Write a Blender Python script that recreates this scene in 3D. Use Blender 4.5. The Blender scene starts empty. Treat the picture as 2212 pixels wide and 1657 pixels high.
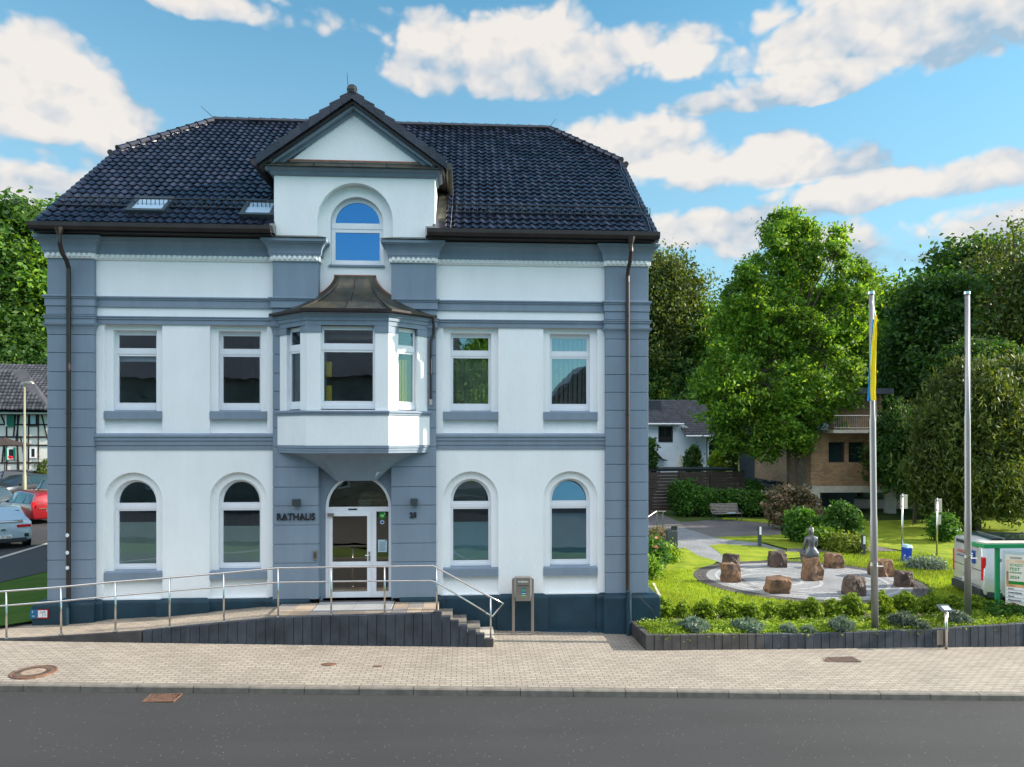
import bpy, math, random
import numpy as np
from math import sin, cos, pi, radians, sqrt
from mathutils import Vector, Matrix
from mathutils.geometry import tessellate_polygon

random.seed(7)
SC = bpy.context.scene
COL = SC.collection
# ------------------------------------------------------------------ survey
# the photograph was surveyed with this pinhole model; at() / onz() give world points on a plane
F, TH, Y0, CX, D0, CZ = 1587., radians(3.5), 942., 1106., 17.75, 4.88
def ray(px, py):
    u = (px-CX)/F; v = (Y0-py)/F
    return sin(TH)+u*cos(TH), cos(TH)-u*sin(TH), v
def at(px, py, Y=0.):
    dx, dy, v = ray(px, py); t = (Y+D0)/dy
    return dx*t, CZ+v*t
def onz(px, py, z=0.):
    dx, dy, v = ray(px, py); t = (z-CZ)/v
    return dx*t, dy*t-D0
def far(px, py, d):      # point at camera depth d
    dx, dy, v = ray(px, py)
    return dx*d, dy*d-D0, CZ+v*d
def clip(a, lo, hi): return max(lo, min(hi, a))
def G(X, Y):
    zx = 0.1-0.031*(clip(X, -16, 24)-4.3)
    if Y <= 0 and not (X > 4.6 and Y > -0.5): return zx+0.025*max(Y, -4)
    if X > 4.4: return 0.0
    T = .6 if X < -9.7 else .6*(4.4-X)/14.1
    t = clip(Y/3., 0, 1)
    return zx*(1-t)+T*t

# ------------------------------------------------------------------ materials
def nn(nt, t, **kw):
    n = nt.nodes.new(t)
    for k, v in kw.items():
        if k == 'loc': continue
        setattr(n, k, v)
    return n
def newmat(name):
    m = bpy.data.materials.new(name); m.use_nodes = True
    nt = m.node_tree; b = nt.nodes['Principled BSDF']
    return m, nt, b
def rgba(c): return (c[0], c[1], c[2], 1)
def pmat(name, col, rough=.6, metal=0., var=.12, vs=2., bump=0., bs=40., stretch=(1, 1, 1), spec=.5, col2=None, coat=0., fine=.0, objco=False):
    m, nt, b = newmat(name); L = nt.links
    if objco:
        tc = nn(nt, 'ShaderNodeTexCoord'); pos = tc.outputs['Object']
    else:
        g = nn(nt, 'ShaderNodeNewGeometry'); pos = g.outputs['Position']
    n1 = nn(nt, 'ShaderNodeTexNoise'); n1.inputs['Scale'].default_value = vs; n1.inputs['Detail'].default_value = 6
    L.new(pos, n1.inputs['Vector'])
    mr = nn(nt, 'ShaderNodeMapRange'); mr.inputs[1].default_value = .3; mr.inputs[2].default_value = .7
    L.new(n1.outputs['Fac'], mr.inputs[0])
    mx = nn(nt, 'ShaderNodeMix', data_type='RGBA')
    c2 = col2 or tuple(min(1, c*(1+var)) for c in col); c1 = tuple(c*(1-var) for c in col)
    if col2: c1 = col
    mx.inputs[6].default_value = rgba(c1); mx.inputs[7].default_value = rgba(c2)
    L.new(mr.outputs[0], mx.inputs[0])
    out = mx.outputs[2]
    if fine > 0:
        n3 = nn(nt, 'ShaderNodeTexNoise'); n3.inputs['Scale'].default_value = bs*1.5; n3.inputs['Detail'].default_value = 3
        L.new(pos, n3.inputs['Vector'])
        mr3 = nn(nt, 'ShaderNodeMapRange'); mr3.inputs[1].default_value = .3; mr3.inputs[2].default_value = .7
        mr3.inputs[3].default_value = 1-fine; mr3.inputs[4].default_value = 1+fine
        L.new(n3.outputs['Fac'], mr3.inputs[0])
        v = nn(nt, 'ShaderNodeVectorMath', operation='SCALE'); L.new(out, v.inputs[0]); L.new(mr3.outputs[0], v.inputs['Scale'])
        out = v.outputs[0]
    L.new(out, b.inputs['Base Color'])
    b.inputs['Roughness'].default_value = rough; b.inputs['Metallic'].default_value = metal
    b.inputs['Specular IOR Level'].default_value = spec; b.inputs['Coat Weight'].default_value = coat
    b.inputs['Coat Roughness'].default_value = .05
    if bump > 0:
        mp = nn(nt, 'ShaderNodeMapping'); mp.inputs['Scale'].default_value = stretch; L.new(pos, mp.inputs['Vector'])
        n2 = nn(nt, 'ShaderNodeTexNoise'); n2.inputs['Scale'].default_value = bs; n2.inputs['Detail'].default_value = 5
        L.new(mp.outputs[0], n2.inputs['Vector'])
        bp = nn(nt, 'ShaderNodeBump'); bp.inputs['Strength'].default_value = bump; bp.inputs['Distance'].default_value = .02
        L.new(n2.outputs['Fac'], bp.inputs['Height']); L.new(bp.outputs[0], b.inputs['Normal'])
    return m
def brickmat(name, c1, c2, mortar, bw, rh, ms, rot=0., axes='XY', rough=.85, var=.25, bumpd=.004, off=.5, squash=1.):
    m, nt, b = newmat(name); L = nt.links
    g = nn(nt, 'ShaderNodeNewGeometry'); pos = g.outputs['Position']
    if axes == 'XZ':
        s = nn(nt, 'ShaderNodeSeparateXYZ'); c = nn(nt, 'ShaderNodeCombineXYZ'); L.new(pos, s.inputs[0])
        ad = nn(nt, 'ShaderNodeMath', operation='ADD'); L.new(s.outputs[0], ad.inputs[0]); L.new(s.outputs[1], ad.inputs[1])
        L.new(ad.outputs[0], c.inputs[0]); L.new(s.outputs[2], c.inputs[1]); pos2 = c.outputs[0]
    else: pos2 = pos
    mp = nn(nt, 'ShaderNodeMapping'); mp.inputs['Rotation'].default_value = (0, 0, rot); L.new(pos2, mp.inputs[0])
    br = nn(nt, 'ShaderNodeTexBrick'); br.offset = off; L.new(mp.outputs[0], br.inputs['Vector'])
    br.inputs['Scale'].default_value = 1; br.inputs['Brick Width'].default_value = bw; br.inputs['Row Height'].default_value = rh
    br.inputs['Mortar Size'].default_value = ms; br.inputs['Mortar Smooth'].default_value = .2
    br.inputs['Color1'].default_value = rgba(c1); br.inputs['Color2'].default_value = rgba(c2); br.inputs['Mortar'].default_value = rgba(mortar)
    n1 = nn(nt, 'ShaderNodeTexNoise'); n1.inputs['Scale'].default_value = .9; n1.inputs['Detail'].default_value = 8; L.new(pos, n1.inputs['Vector'])
    mr = nn(nt, 'ShaderNodeMapRange'); mr.inputs[1].default_value = .3; mr.inputs[2].default_value = .7; mr.inputs[3].default_value = 1-var; mr.inputs[4].default_value = 1+var*.6
    L.new(n1.outputs['Fac'], mr.inputs[0])
    v = nn(nt, 'ShaderNodeVectorMath', operation='SCALE'); L.new(br.outputs['Color'], v.inputs[0]); L.new(mr.outputs[0], v.inputs['Scale'])
    n3 = nn(nt, 'ShaderNodeTexNoise'); n3.inputs['Scale'].default_value = 70; L.new(pos, n3.inputs['Vector'])
    mr3 = nn(nt, 'ShaderNodeMapRange'); mr3.inputs[1].default_value = .3; mr3.inputs[2].default_value = .7; mr3.inputs[3].default_value = .88; mr3.inputs[4].default_value = 1.12
    L.new(n3.outputs['Fac'], mr3.inputs[0])
    v2 = nn(nt, 'ShaderNodeVectorMath', operation='SCALE'); L.new(v.outputs[0], v2.inputs[0]); L.new(mr3.outputs[0], v2.inputs['Scale'])
    L.new(v2.outputs[0], b.inputs['Base Color']); b.inputs['Roughness'].default_value = rough
    bp = nn(nt, 'ShaderNodeBump'); bp.invert = True; bp.inputs['Distance'].default_value = bumpd; bp.inputs['Strength'].default_value = .8
    L.new(br.outputs['Fac'], bp.inputs['Height']); L.new(bp.outputs[0], b.inputs['Normal'])
    return m
def leafmat(name, cols, trans=.35, rough=.55):
    m, nt, b = newmat(name); L = nt.links
    g = nn(nt, 'ShaderNodeNewGeometry')
    cr = nn(nt, 'ShaderNodeValToRGB'); L.new(g.outputs['Random Per Island'], cr.inputs[0])
    els = cr.color_ramp.elements
    while len(els) < len(cols): els.new(.5)
    for i, c in enumerate(cols):
        els[i].position = i/(len(cols)-1); els[i].color = rgba(c)
    n = nn(nt, 'ShaderNodeTexNoise'); n.inputs['Scale'].default_value = .45; n.inputs['Detail'].default_value = 3; L.new(g.outputs['Position'], n.inputs['Vector'])
    mr = nn(nt, 'ShaderNodeMapRange'); mr.inputs[1].default_value = .35; mr.inputs[2].default_value = .65; mr.inputs[3].default_value = .7; mr.inputs[4].default_value = 1.3
    L.new(n.outputs['Fac'], mr.inputs[0])
    v = nn(nt, 'ShaderNodeVectorMath', operation='SCALE'); L.new(cr.outputs[0], v.inputs[0]); L.new(mr.outputs[0], v.inputs['Scale'])
    L.new(v.outputs[0], b.inputs['Base Color']); b.inputs['Roughness'].default_value = rough; b.inputs['Specular IOR Level'].default_value = .35
    tr = nn(nt, 'ShaderNodeBsdfTranslucent')
    hs = nn(nt, 'ShaderNodeMix', data_type='RGBA', blend_type='MULTIPLY'); hs.inputs[0].default_value = 1; L.new(v.outputs[0], hs.inputs[6]); hs.inputs[7].default_value = (1.7, 1.5, .5, 1)
    L.new(hs.outputs[2], tr.inputs[0])
    mx = nn(nt, 'ShaderNodeMixShader'); mx.inputs[0].default_value = trans
    L.new(b.outputs[0], mx.inputs[1]); L.new(tr.outputs[0], mx.inputs[2])
    L.new(mx.outputs[0], nt.nodes['Material Output'].inputs[0])
    return m
def glassmat(name, tint=(.96, .98, .98), base=.085, rough=0., gcol=(.75, .88, 1)):
    m, nt, b = newmat(name); L = nt.links; nt.nodes.remove(b)
    t = nn(nt, 'ShaderNodeBsdfTransparent'); t.inputs[0].default_value = rgba(tint)
    gl = nn(nt, 'ShaderNodeBsdfGlossy'); gl.inputs['Roughness'].default_value = rough; gl.inputs[0].default_value = rgba(gcol)
    g = nn(nt, 'ShaderNodeNewGeometry'); n = nn(nt, 'ShaderNodeTexNoise'); n.inputs['Scale'].default_value = 1.3; L.new(g.outputs['Position'], n.inputs['Vector'])
    bp = nn(nt, 'ShaderNodeBump'); bp.inputs['Strength'].default_value = .12; bp.inputs['Distance'].default_value = .02; L.new(n.outputs['Fac'], bp.inputs['Height']); L.new(bp.outputs[0], gl.inputs['Normal'])
    lw = nn(nt, 'ShaderNodeFresnel'); lw.inputs[0].default_value = 1.5
    mr = nn(nt, 'ShaderNodeMapRange'); mr.inputs[3].default_value = base; mr.inputs[4].default_value = 1.; L.new(lw.outputs[0], mr.inputs[0])
    mx = nn(nt, 'ShaderNodeMixShader'); L.new(mr.outputs[0], mx.inputs[0]); L.new(t.outputs[0], mx.inputs[1]); L.new(gl.outputs[0], mx.inputs[2])
    L.new(mx.outputs[0], nt.nodes['Material Output'].inputs[0])
    return m

M = {}
M['white'] = pmat('white_render', (.85, .86, .87), .75, var=.03, vs=.8, bump=.35, bs=14, stretch=(1.6, 1.6, .5), spec=.2)
M['smooth_white'] = pmat('white_smooth_render', (.85, .86, .86), .7, var=.03, bump=.12, bs=8, spec=.2)
M['grey'] = pmat('blue_grey_paint', (.212, .268, .338), .62, var=.05, vs=1., bump=.12, bs=25, spec=.3)
M['plinth'] = pmat('dark_teal_paint', (.018, .05, .075), .55, var=.15, bump=.2, bs=20, spec=.3)
M['pvc'] = pmat('white_window_frame', (.78, .79, .83), .35, var=.02, spec=.4)
M['glass'] = glassmat('window_glass'); M['glass_clear'] = glassmat('clear_facet_glass', (.95, .95, .92), .02)
M['glass_strong'] = glassmat('coated_window_glass', (.9, .93, .93), .18)
M['dark_in'] = pmat('interior_wall', (.45, .45, .42), .9, var=.1)
M['blind'] = pmat('vertical_blind_fabric', (.66, .62, .45), .8, var=.12, vs=6)
M['blind_brown'] = pmat('brown_blind_fabric', (.58, .48, .42), .8, var=.12, vs=6)
M['frost'] = pmat('frosted_film', (.50, .60, .52), .35, var=.08, vs=1.5)
M['frost_blue'] = pmat('bluish_frosted_film', (.36, .58, .62), .25, var=.1, vs=1.5)
M['yellow'] = pmat('yellow_cloth', (1., .64, .0), .7, var=.1, vs=5)
M['tile'] = pmat('glazed_black_tile', (.013, .015, .028), .24, var=.45, vs=3.5, bump=.15, bs=30, spec=.55)
M['tile_old'] = pmat('dark_roof_tile', (.045, .045, .055), .5, var=.3, vs=2, spec=.5)
M['gutter'] = pmat('dark_brown_gutter', (.045, .032, .03), .4, metal=.3, var=.2, vs=3)
M['copper'] = pmat('weathered_copper', (.035, .045, .045), .42, metal=.45, var=.4, vs=3.5, col2=(.11, .095, .065), bump=.1, bs=20)
M['copper_edge'] = pmat('bare_copper_edge', (.28, .11, .07), .5, metal=.4, var=.3, vs=5)
M['steel'] = pmat('brushed_steel', (.62, .60, .58), .25, metal=1., var=.06, vs=4)
M['steel_dull'] = pmat('dull_steel', (.36, .33, .30), .4, metal=.85, var=.08)
M['alu'] = pmat('anodised_pole', (.30, .29, .30), .45, metal=.6, var=.06)
M['black'] = pmat('black_metal', (.012, .012, .014), .45, var=.1)
M['anthracite'] = pmat('anthracite_metal', (.045, .055, .065), .45, var=.1)
M['palisade'] = pmat('anthracite_concrete', (.042, .050, .066), .8, var=.35, vs=3, bump=.25, bs=60, fine=.12)
M['palisade2'] = pmat('brown_concrete', (.055, .05, .05), .8, var=.35, vs=3, bump=.25, bs=60, fine=.12)
M['pave'] = brickmat('sidewalk_blocks', (.36, .32, .265), (.285, .25, .21), (.15, .12, .10), .21, .10, .010, rot=0, var=.26)
M['pave_ramp'] = brickmat('ramp_blocks', (.36, .30, .23), (.28, .235, .19), (.13, .11, .09), .30, .15, .008, var=.25)
M['pave_grey'] = brickmat('grey_setts', (.27, .28, .30), (.21, .22, .24), (.10, .10, .10), .12, .10, .01, rot=.3, var=.2)
M['pave_dark'] = brickmat('dark_path_blocks', (.15, .13, .135), (.12, .11, .11), (.06, .06, .06), .2, .1, .008, rot=.2, var=.2)
M['kerb'] = pmat('kerb_granite', (.16, .145, .125), .85, var=.25, vs=5, bump=.4, bs=70, fine=.2)
M['asphalt'] = pmat('road_asphalt', (.029, .029, .031), .85, var=.10, vs=.35, bump=.5, bs=110, fine=.28)
M['asphalt_dark'] = pmat('fresh_asphalt', (.028, .032, .038), .85, var=.12, vs=.5, bump=.4, bs=80, fine=.15)
M['lawn'] = pmat('lawn_grass', (.13, .20, .017), .9, var=.3, vs=1.3, col2=(.27, .31, .03), bump=.9, bs=60, fine=.35, spec=.1)
M['shade_turf'] = pmat('turf_painted_shade', (.035, .085, .012), .95, var=.3, vs=1.5, col2=(.06, .11, .018), bump=.8, bs=50, fine=.35, spec=.1)  # darker grass: the building's shade is put into this colour
M['ground'] = pmat('meadow', (.05, .08, .02), .95, var=.3, vs=.6, bump=.6, bs=20, fine=.3, spec=.1)
M['soil'] = pmat('garden_soil', (.06, .045, .03), .95, var=.4, vs=3, bump=.8, bs=40, fine=.3)
M['gravel'] = pmat('grey_gravel', (.16, .16, .16), .9, var=.3, vs=20, bump=1., bs=60, fine=.5)
M['rust'] = pmat('rusty_iron', (.13, .065, .04), .8, var=.45, vs=12, bump=.5, bs=60)
M['iron'] = pmat('brown_cast_iron', (.08, .06, .05), .7, var=.3, vs=12, bump=.6, bs=50)
M['concrete'] = pmat('pale_concrete', (.42, .39, .34), .85, var=.15, vs=4, bump=.3, bs=40)
M['rock'] = pmat('brown_basalt', (.05, .03, .025), .7, var=.5, vs=2.6, col2=(.21, .115, .06), bump=.9, bs=9, fine=.25, spec=.4)
M['rock_dark'] = pmat('dark_basalt', (.03, .022, .022), .7, var=.5, vs=2.6, col2=(.10, .065, .05), bump=.9, bs=9, fine=.25, spec=.4)
M['bronze'] = pmat('grey_bronze', (.12, .125, .14), .38, metal=.5, var=.2, vs=6)
M['bark'] = pmat('tree_bark', (.07, .05, .035), .9, var=.3, vs=6, bump=.8, bs=20, stretch=(1, 1, .2))
M['wood_dark'] = pmat('dark_stained_wood', (.035, .022, .018), .7, var=.3, vs=4, bump=.4, bs=20, stretch=(.2, 1, 4))
M['timber'] = pmat('black_timber', (.025, .018, .015), .8, var=.3)
M['bench'] = pmat('weathered_slats', (.17, .15, .14), .7, var=.2, vs=8)
M['brick'] = brickmat('yellow_brown_brick', (.36, .22, .11), (.24, .14, .08), (.16, .13, .10), .24, .08, .009, axes='XZ')
M['stone'] = brickmat('rubble_stone', (.36, .30, .23), (.18, .15, .12), (.45, .42, .36), .45, .16, .02, axes='XZ')
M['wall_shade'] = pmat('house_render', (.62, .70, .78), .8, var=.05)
M['pale'] = pmat('pale_render', (.72, .70, .64), .8, var=.06)
M['slate'] = pmat('dark_slate_cladding', (.035, .04, .055), .6, var=.2)
M['green_paint'] = pmat('green_powder_coat', (.0, .22, .075), .35, var=.06)
M['shutter'] = pmat('green_shutter', (.0, .16, .10), .5, var=.1)
M['blue_bin'] = pmat('blue_plastic', (.01, .05, .42), .4, var=.1)
M['bin_lid'] = pmat('pale_blue_lid', (.35, .5, .6), .4, var=.1)
M['flag_y'] = pmat('yellow_flag_cloth', (.97, .72, .0), .7, var=.05)
M['flag_b'] = pmat('blue_flag_cloth', (.0, .30, .75), .7, var=.05)
M['tyre'] = pmat('tyre_rubber', (.012, .012, .013), .8, var=.1)
M['rim'] = pmat('alloy_rim', (.45, .45, .47), .3, metal=.9)
M['carglass'] = pmat('car_glass', (.015, .03, .035), .04, var=.1, spec=.8)
M['chrome'] = pmat('chrome', (.8, .8, .8), .12, metal=1.)
M['redlamp'] = pmat('red_lamp_glass', (.5, .01, .015), .15, var=.1)
M['clearlamp'] = pmat('clear_lamp_glass', (.7, .72, .75), .1, var=.1)
M['plate'] = pmat('number_plate', (.75, .75, .72), .4, var=.02)
M['eu'] = pmat('plate_blue', (.02, .08, .5), .4)
M['ink'] = pmat('black_ink', (.015, .015, .018), .5)
M['ink_white'] = pmat('white_ink', (.8, .8, .8), .5)
M['logo_blue'] = pmat('logo_blue', (.01, .06, .30), .4)
M['logo_teal'] = pmat('sign_teal_blue', (.0, .13, .28), .4)
M['leafgreen'] = pmat('sticker_green', (.0, .22, .03), .4)
M['lime'] = pmat('sticker_lime', (.3, .6, .2), .4)
M['paper'] = pmat('paper', (.45, .62, .70), .6, var=.06)
M['poster'] = pmat('poster_paper', (.72, .68, .60), .5, var=.03)
M['poster_warm'] = pmat('poster_photo_tones', (.10, .04, .02), .4, vs=3.2, col2=(.75, .42, .20))
M['poster_sky'] = pmat('poster_pale_tones', (.55, .38, .22), .4, vs=2.5, col2=(.80, .66, .50))
M['pink'] = leafmat('pink_blossom', [(.7, .2, .3), (.8, .4, .5)], .2)
M['redfl'] = leafmat('red_blossom', [(.6, .01, .02), (.8, .05, .08)], .2)
def carpaint(name, c): return pmat(name, c, .3, metal=.25, var=.03, coat=1.)
M['silver'] = carpaint('silver_blue_paint', (.40, .52, .62))
M['red'] = carpaint('red_paint', (.26, .006, .014))
M['darkcar'] = carpaint('black_violet_paint', (.02, .02, .03))
M['tealcar'] = carpaint('grey_teal_paint', (.06, .09, .11))
M['vanpaint'] = carpaint('pale_silver_van_paint', (.50, .52, .54))
M['vangrey'] = pmat('dark_bumper', (.02, .025, .035), .5)
def islandvar(m, lo, hi):      # every tile its own tone
    nt = m.node_tree; b = nt.nodes['Principled BSDF']; L = nt.links; src = b.inputs['Base Color'].links[0].from_socket
    g = nn(nt, 'ShaderNodeNewGeometry'); mr = nn(nt, 'ShaderNodeMapRange'); mr.inputs[3].default_value = lo; mr.inputs[4].default_value = hi; L.new(g.outputs['Random Per Island'], mr.inputs[0])
    v = nn(nt, 'ShaderNodeVectorMath', operation='SCALE'); L.new(src, v.inputs[0]); L.new(mr.outputs[0], v.inputs['Scale']); L.new(v.outputs[0], b.inputs['Base Color'])
    m2 = nn(nt, 'ShaderNodeMapRange'); r0 = b.inputs['Roughness'].default_value; m2.inputs[3].default_value = r0*.7; m2.inputs[4].default_value = r0*1.5; L.new(g.outputs['Random Per Island'], m2.inputs[0]); L.new(m2.outputs[0], b.inputs['Roughness'])
islandvar(M['tile'], .7, 1.45); islandvar(M['tile_old'], .6, 1.5)
def streaks(m, amt, sc=(3.5, 3.5, .35)):     # faint rain streaks and grime with a shape of their own
    nt = m.node_tree; b = nt.nodes['Principled BSDF']; L = nt.links; src = b.inputs['Base Color'].links[0].from_socket
    g = nn(nt, 'ShaderNodeNewGeometry'); mp = nn(nt, 'ShaderNodeMapping'); mp.inputs['Scale'].default_value = sc; L.new(g.outputs['Position'], mp.inputs[0])
    n = nn(nt, 'ShaderNodeTexNoise'); n.inputs['Scale'].default_value = 1.; n.inputs['Detail'].default_value = 7; n.inputs['Roughness'].default_value = .65; L.new(mp.outputs[0], n.inputs['Vector'])
    mr = nn(nt, 'ShaderNodeMapRange'); mr.inputs[1].default_value = .40; mr.inputs[2].default_value = .75; mr.inputs[3].default_value = 1.; mr.inputs[4].default_value = 1-amt; L.new(n.outputs['Fac'], mr.inputs[0])
    v = nn(nt, 'ShaderNodeVectorMath', operation='SCALE'); L.new(src, v.inputs[0]); L.new(mr.outputs[0], v.inputs['Scale']); L.new(v.outputs[0], b.inputs['Base Color'])
streaks(M['white'], .06, (2., 2., .5)); streaks(M['smooth_white'], .05); streaks(M['grey'], .14); streaks(M['plinth'], .35, (2, 2, 1)); streaks(M['palisade'], .45, (6, 6, 1.2)); streaks(M['pvc'], .05)
streaks(M['pave'], .28, (.9, .9, .9)); streaks(M['asphalt'], .22, (.12, 1.2, 1)); streaks(M['copper'], .4, (6, 6, 1))
def specks(m, col, dens=.012, sc=55.):      # pale aggregate stones
    nt = m.node_tree; b = nt.nodes['Principled BSDF']; L = nt.links; src = b.inputs['Base Color'].links[0].from_socket
    g = nn(nt, 'ShaderNodeNewGeometry'); v = nn(nt, 'ShaderNodeTexVoronoi'); v.inputs['Scale'].default_value = sc; L.new(g.outputs['Position'], v.inputs['Vector'])
    sp = nn(nt, 'ShaderNodeSeparateColor'); L.new(v.outputs['Color'], sp.inputs[0])
    a = nn(nt, 'ShaderNodeMath', operation='LESS_THAN'); a.inputs[1].default_value = dens; L.new(sp.outputs[0], a.inputs[0])
    c = nn(nt, 'ShaderNodeMath', operation='LESS_THAN'); c.inputs[1].default_value = .35; L.new(v.outputs['Distance'], c.inputs[0])
    f = nn(nt, 'ShaderNodeMath', operation='MULTIPLY'); L.new(a.outputs[0], f.inputs[0]); L.new(c.outputs[0], f.inputs[1])
    mx = nn(nt, 'ShaderNodeMix', data_type='RGBA'); L.new(f.outputs[0], mx.inputs[0]); L.new(src, mx.inputs[6]); mx.inputs[7].default_value = rgba(col); L.new(mx.outputs[2], b.inputs['Base Color'])
specks(M['asphalt'], (.28, .28, .28), .008, 50.)
# foliage
M['leaf_mid'] = leafmat('mid_green_leaves', [(.04, .115, .014), (.10, .22, .02), (.24, .37, .035)], .42)
M['leaf_dark'] = leafmat('dark_green_leaves', [(.016, .055, .012), (.034, .095, .016), (.085, .16, .026)], .4)
M['leaf_yel'] = leafmat('yellow_green_leaves', [(.08, .13, .014), (.14, .21, .02), (.24, .29, .035)])
M['leaf_olive'] = leafmat('olive_leaves', [(.032, .065, .014), (.065, .10, .020), (.14, .17, .035)])
M['leaf_hedge'] = leafmat('hedge_leaves', [(.018, .07, .010), (.038, .12, .014), (.09, .19, .022)])
M['leaf_yew'] = leafmat('bright_needle_leaves', [(.07, .14, .012), (.15, .25, .018), (.30, .40, .03)])
M['leaf_lav'] = leafmat('grey_lavender_leaves', [(.08, .13, .10), (.13, .19, .15), (.21, .27, .21)], .15)
M['leaf_cover'] = leafmat('bright_ground_cover', [(.10, .19, .012), (.17, .28, .02), (.30, .36, .04)])
M['leaf_bronze'] = leafmat('bronze_pink_leaves', [(.05, .075, .02), (.16, .12, .08), (.34, .24, .18)])
M['blade'] = leafmat('grass_blades', [(.14, .24, .015), (.22, .32, .02), (.34, .40, .03)], .3, .7)

# ------------------------------------------------------------------ mesh builder
W = {}
class MB:
    def __init__(s): s.v = []; s.f = []
    def add(s, vs, fs):
        o = len(s.v); s.v += [tuple(v) for v in vs]; s.f += [tuple(i+o for i in f) for f in fs]; return s
    def box(s, x0, x1, y0, y1, z0, z1):
        return s.add([(x0,y0,z0),(x1,y0,z0),(x1,y1,z0),(x0,y1,z0),(x0,y0,z1),(x1,y0,z1),(x1,y1,z1),(x0,y1,z1)],
                     [(0,3,2,1),(4,5,6,7),(0,1,5,4),(1,2,6,5),(2,3,7,6),(3,0,4,7)])
    def hexa(s, b, t):   # bottom 4 + top 4 points
        return s.add(list(b)+list(t), [(0,3,2,1),(4,5,6,7),(0,1,5,4),(1,2,6,5),(2,3,7,6),(3,0,4,7)])
    def obox(s, c, sx, sy, sz, rz=0, rx=0, ry=0):
        R = Matrix.Rotation(rz, 3, 'Z') @ Matrix.Rotation(ry, 3, 'Y') @ Matrix.Rotation(rx, 3, 'X')
        p = []
        for z in (-.5, .5):
            for x, y in ((-.5,-.5),(.5,-.5),(.5,.5),(-.5,.5)):
                p.append(Vector(c)+R @ Vector((x*sx, y*sy, z*sz)))
        return s.add(p, [(0,3,2,1),(4,5,6,7),(0,1,5,4),(1,2,6,5),(2,3,7,6),(3,0,4,7)])
    def poly(s, fn, outer, holes, d0, d1):
        loops = [outer]+list(holes)
        flat = [p for l in loops for p in l]
        tris = tessellate_polygon([[Vector((p[0], p[1], 0)) for p in l] for l in loops])
        n = len(flat)
        vs = [fn(p[0], p[1], d0) for p in flat]+[fn(p[0], p[1], d1) for p in flat]
        fs = [tuple(t) for t in tris]+[tuple(i+n for i in reversed(t)) for t in tris]
        o = 0
        for l in loops:
            k = len(l)
            for i in range(k):
                j = (i+1) % k; fs.append((o+i, o+j, n+o+j, n+o+i))
            o += k
        return s.add(vs, fs)
    def xz(s, outer, holes=(), y0=0, y1=.1): return s.poly(lambda a, b, d: (a, d, b), outer, holes, y0, y1)
    def xy(s, outer, z0, z1, holes=()): return s.poly(lambda a, b, d: (a, b, d), outer, holes, z0, z1)
    def yz(s, outer, x0, x1, holes=()): return s.poly(lambda a, b, d: (d, a, b), outer, holes, x0, x1)
    def tube(s, pts, r, n=8, caps=True):
        pts = [Vector(p) for p in pts]; k = len(pts)
        rs = r if isinstance(r, (list, tuple)) else [r]*k
        o = len(s.v); up = Vector((0, 0, 1)); prev = None
        for i, p in enumerate(pts):
            if i == 0: d = pts[1]-p
            elif i == k-1: d = p-pts[i-1]
            else: d = (pts[i+1]-p).normalized()+(p-pts[i-1]).normalized()
            d = d.normalized() if d.length > 1e-9 else Vector((0, 0, 1))
            if prev is None:
                a = d.cross(up)
                if a.length < .05: a = d.cross(Vector((0, 1, 0)))
                a.normalize()
            else:
                a = prev-d*prev.dot(d); a.normalize()
            prev = a; b = d.cross(a)
            for j in range(n):
                w = 2*pi*j/n; s.v.append(tuple(p+(a*cos(w)+b*sin(w))*rs[i]))
        for i in range(k-1):
            for j in range(n):
                j2 = (j+1) % n; s.f.append((o+i*n+j, o+i*n+j2, o+(i+1)*n+j2, o+(i+1)*n+j))
        if caps:
            s.f.append(tuple(o+j for j in range(n))[::-1]); s.f.append(tuple(o+(k-1)*n+j for j in range(n)))
        return s
    def lathe(s, prof, cx=0, cy=0, n=16, sx=1, sy=1):
        o = len(s.v)
        for r, z in prof:
            for j in range(n):
                w = 2*pi*j/n; s.v.append((cx+r*cos(w)*sx, cy+r*sin(w)*sy, z))
        for i in range(len(prof)-1):
            for j in range(n):
                j2 = (j+1) % n; s.f.append((o+i*n+j, o+i*n+j2, o+(i+1)*n+j2, o+(i+1)*n+j))
        s.f.append(tuple(o+j for j in range(n))[::-1]); s.f.append(tuple(o+(len(prof)-1)*n+j for j in range(n)))
        return s
    def sweep(s, path, prof):   # plan path, outward = right of travel; prof closed loop [(out, z)]
        k = len(path); m = len(prof); o = len(s.v)
        P = [Vector(p) for p in path]; N = []
        for i in range(k-1):
            d = (P[i+1]-P[i]).normalized(); N.append(Vector((d.y, -d.x)))
        for i in range(k):
            if i == 0: mi = N[0]
            elif i == k-1: mi = N[-1]
            else: mi = (N[i-1]+N[i])/(1+N[i-1].dot(N[i]))
            for a, z in prof:
                q = P[i]+mi*a; s.v.append((q.x, q.y, z))
        for i in range(k-1):
            for j in range(m):
                j2 = (j+1) % m; s.f.append((o+i*m+j, o+(i+1)*m+j, o+(i+1)*m+j2, o+i*m+j2))
        t0 = tessellate_polygon([[Vector((a, z, 0)) for a, z in prof]])
        for t in t0:
            s.f.append(tuple(o+i for i in t)); s.f.append(tuple(o+(k-1)*m+i for i in reversed(t)))
        return s
    def build(s, name, mat, parent=None, smooth=False, bevel=0, recalc=True, subsurf=0):
        me = bpy.data.meshes.new(name); me.from_pydata(s.v, [], s.f); me.update()
        if recalc:
            import bmesh
            bm = bmesh.new(); bm.from_mesh(me); bmesh.ops.recalc_face_normals(bm, faces=bm.faces); bm.to_mesh(me); bm.free()
        me.materials.append(mat)
        if smooth: me.polygons.foreach_set('use_smooth', [True]*len(me.polygons))
        return link(name, me, parent, bevel, subsurf)
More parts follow.
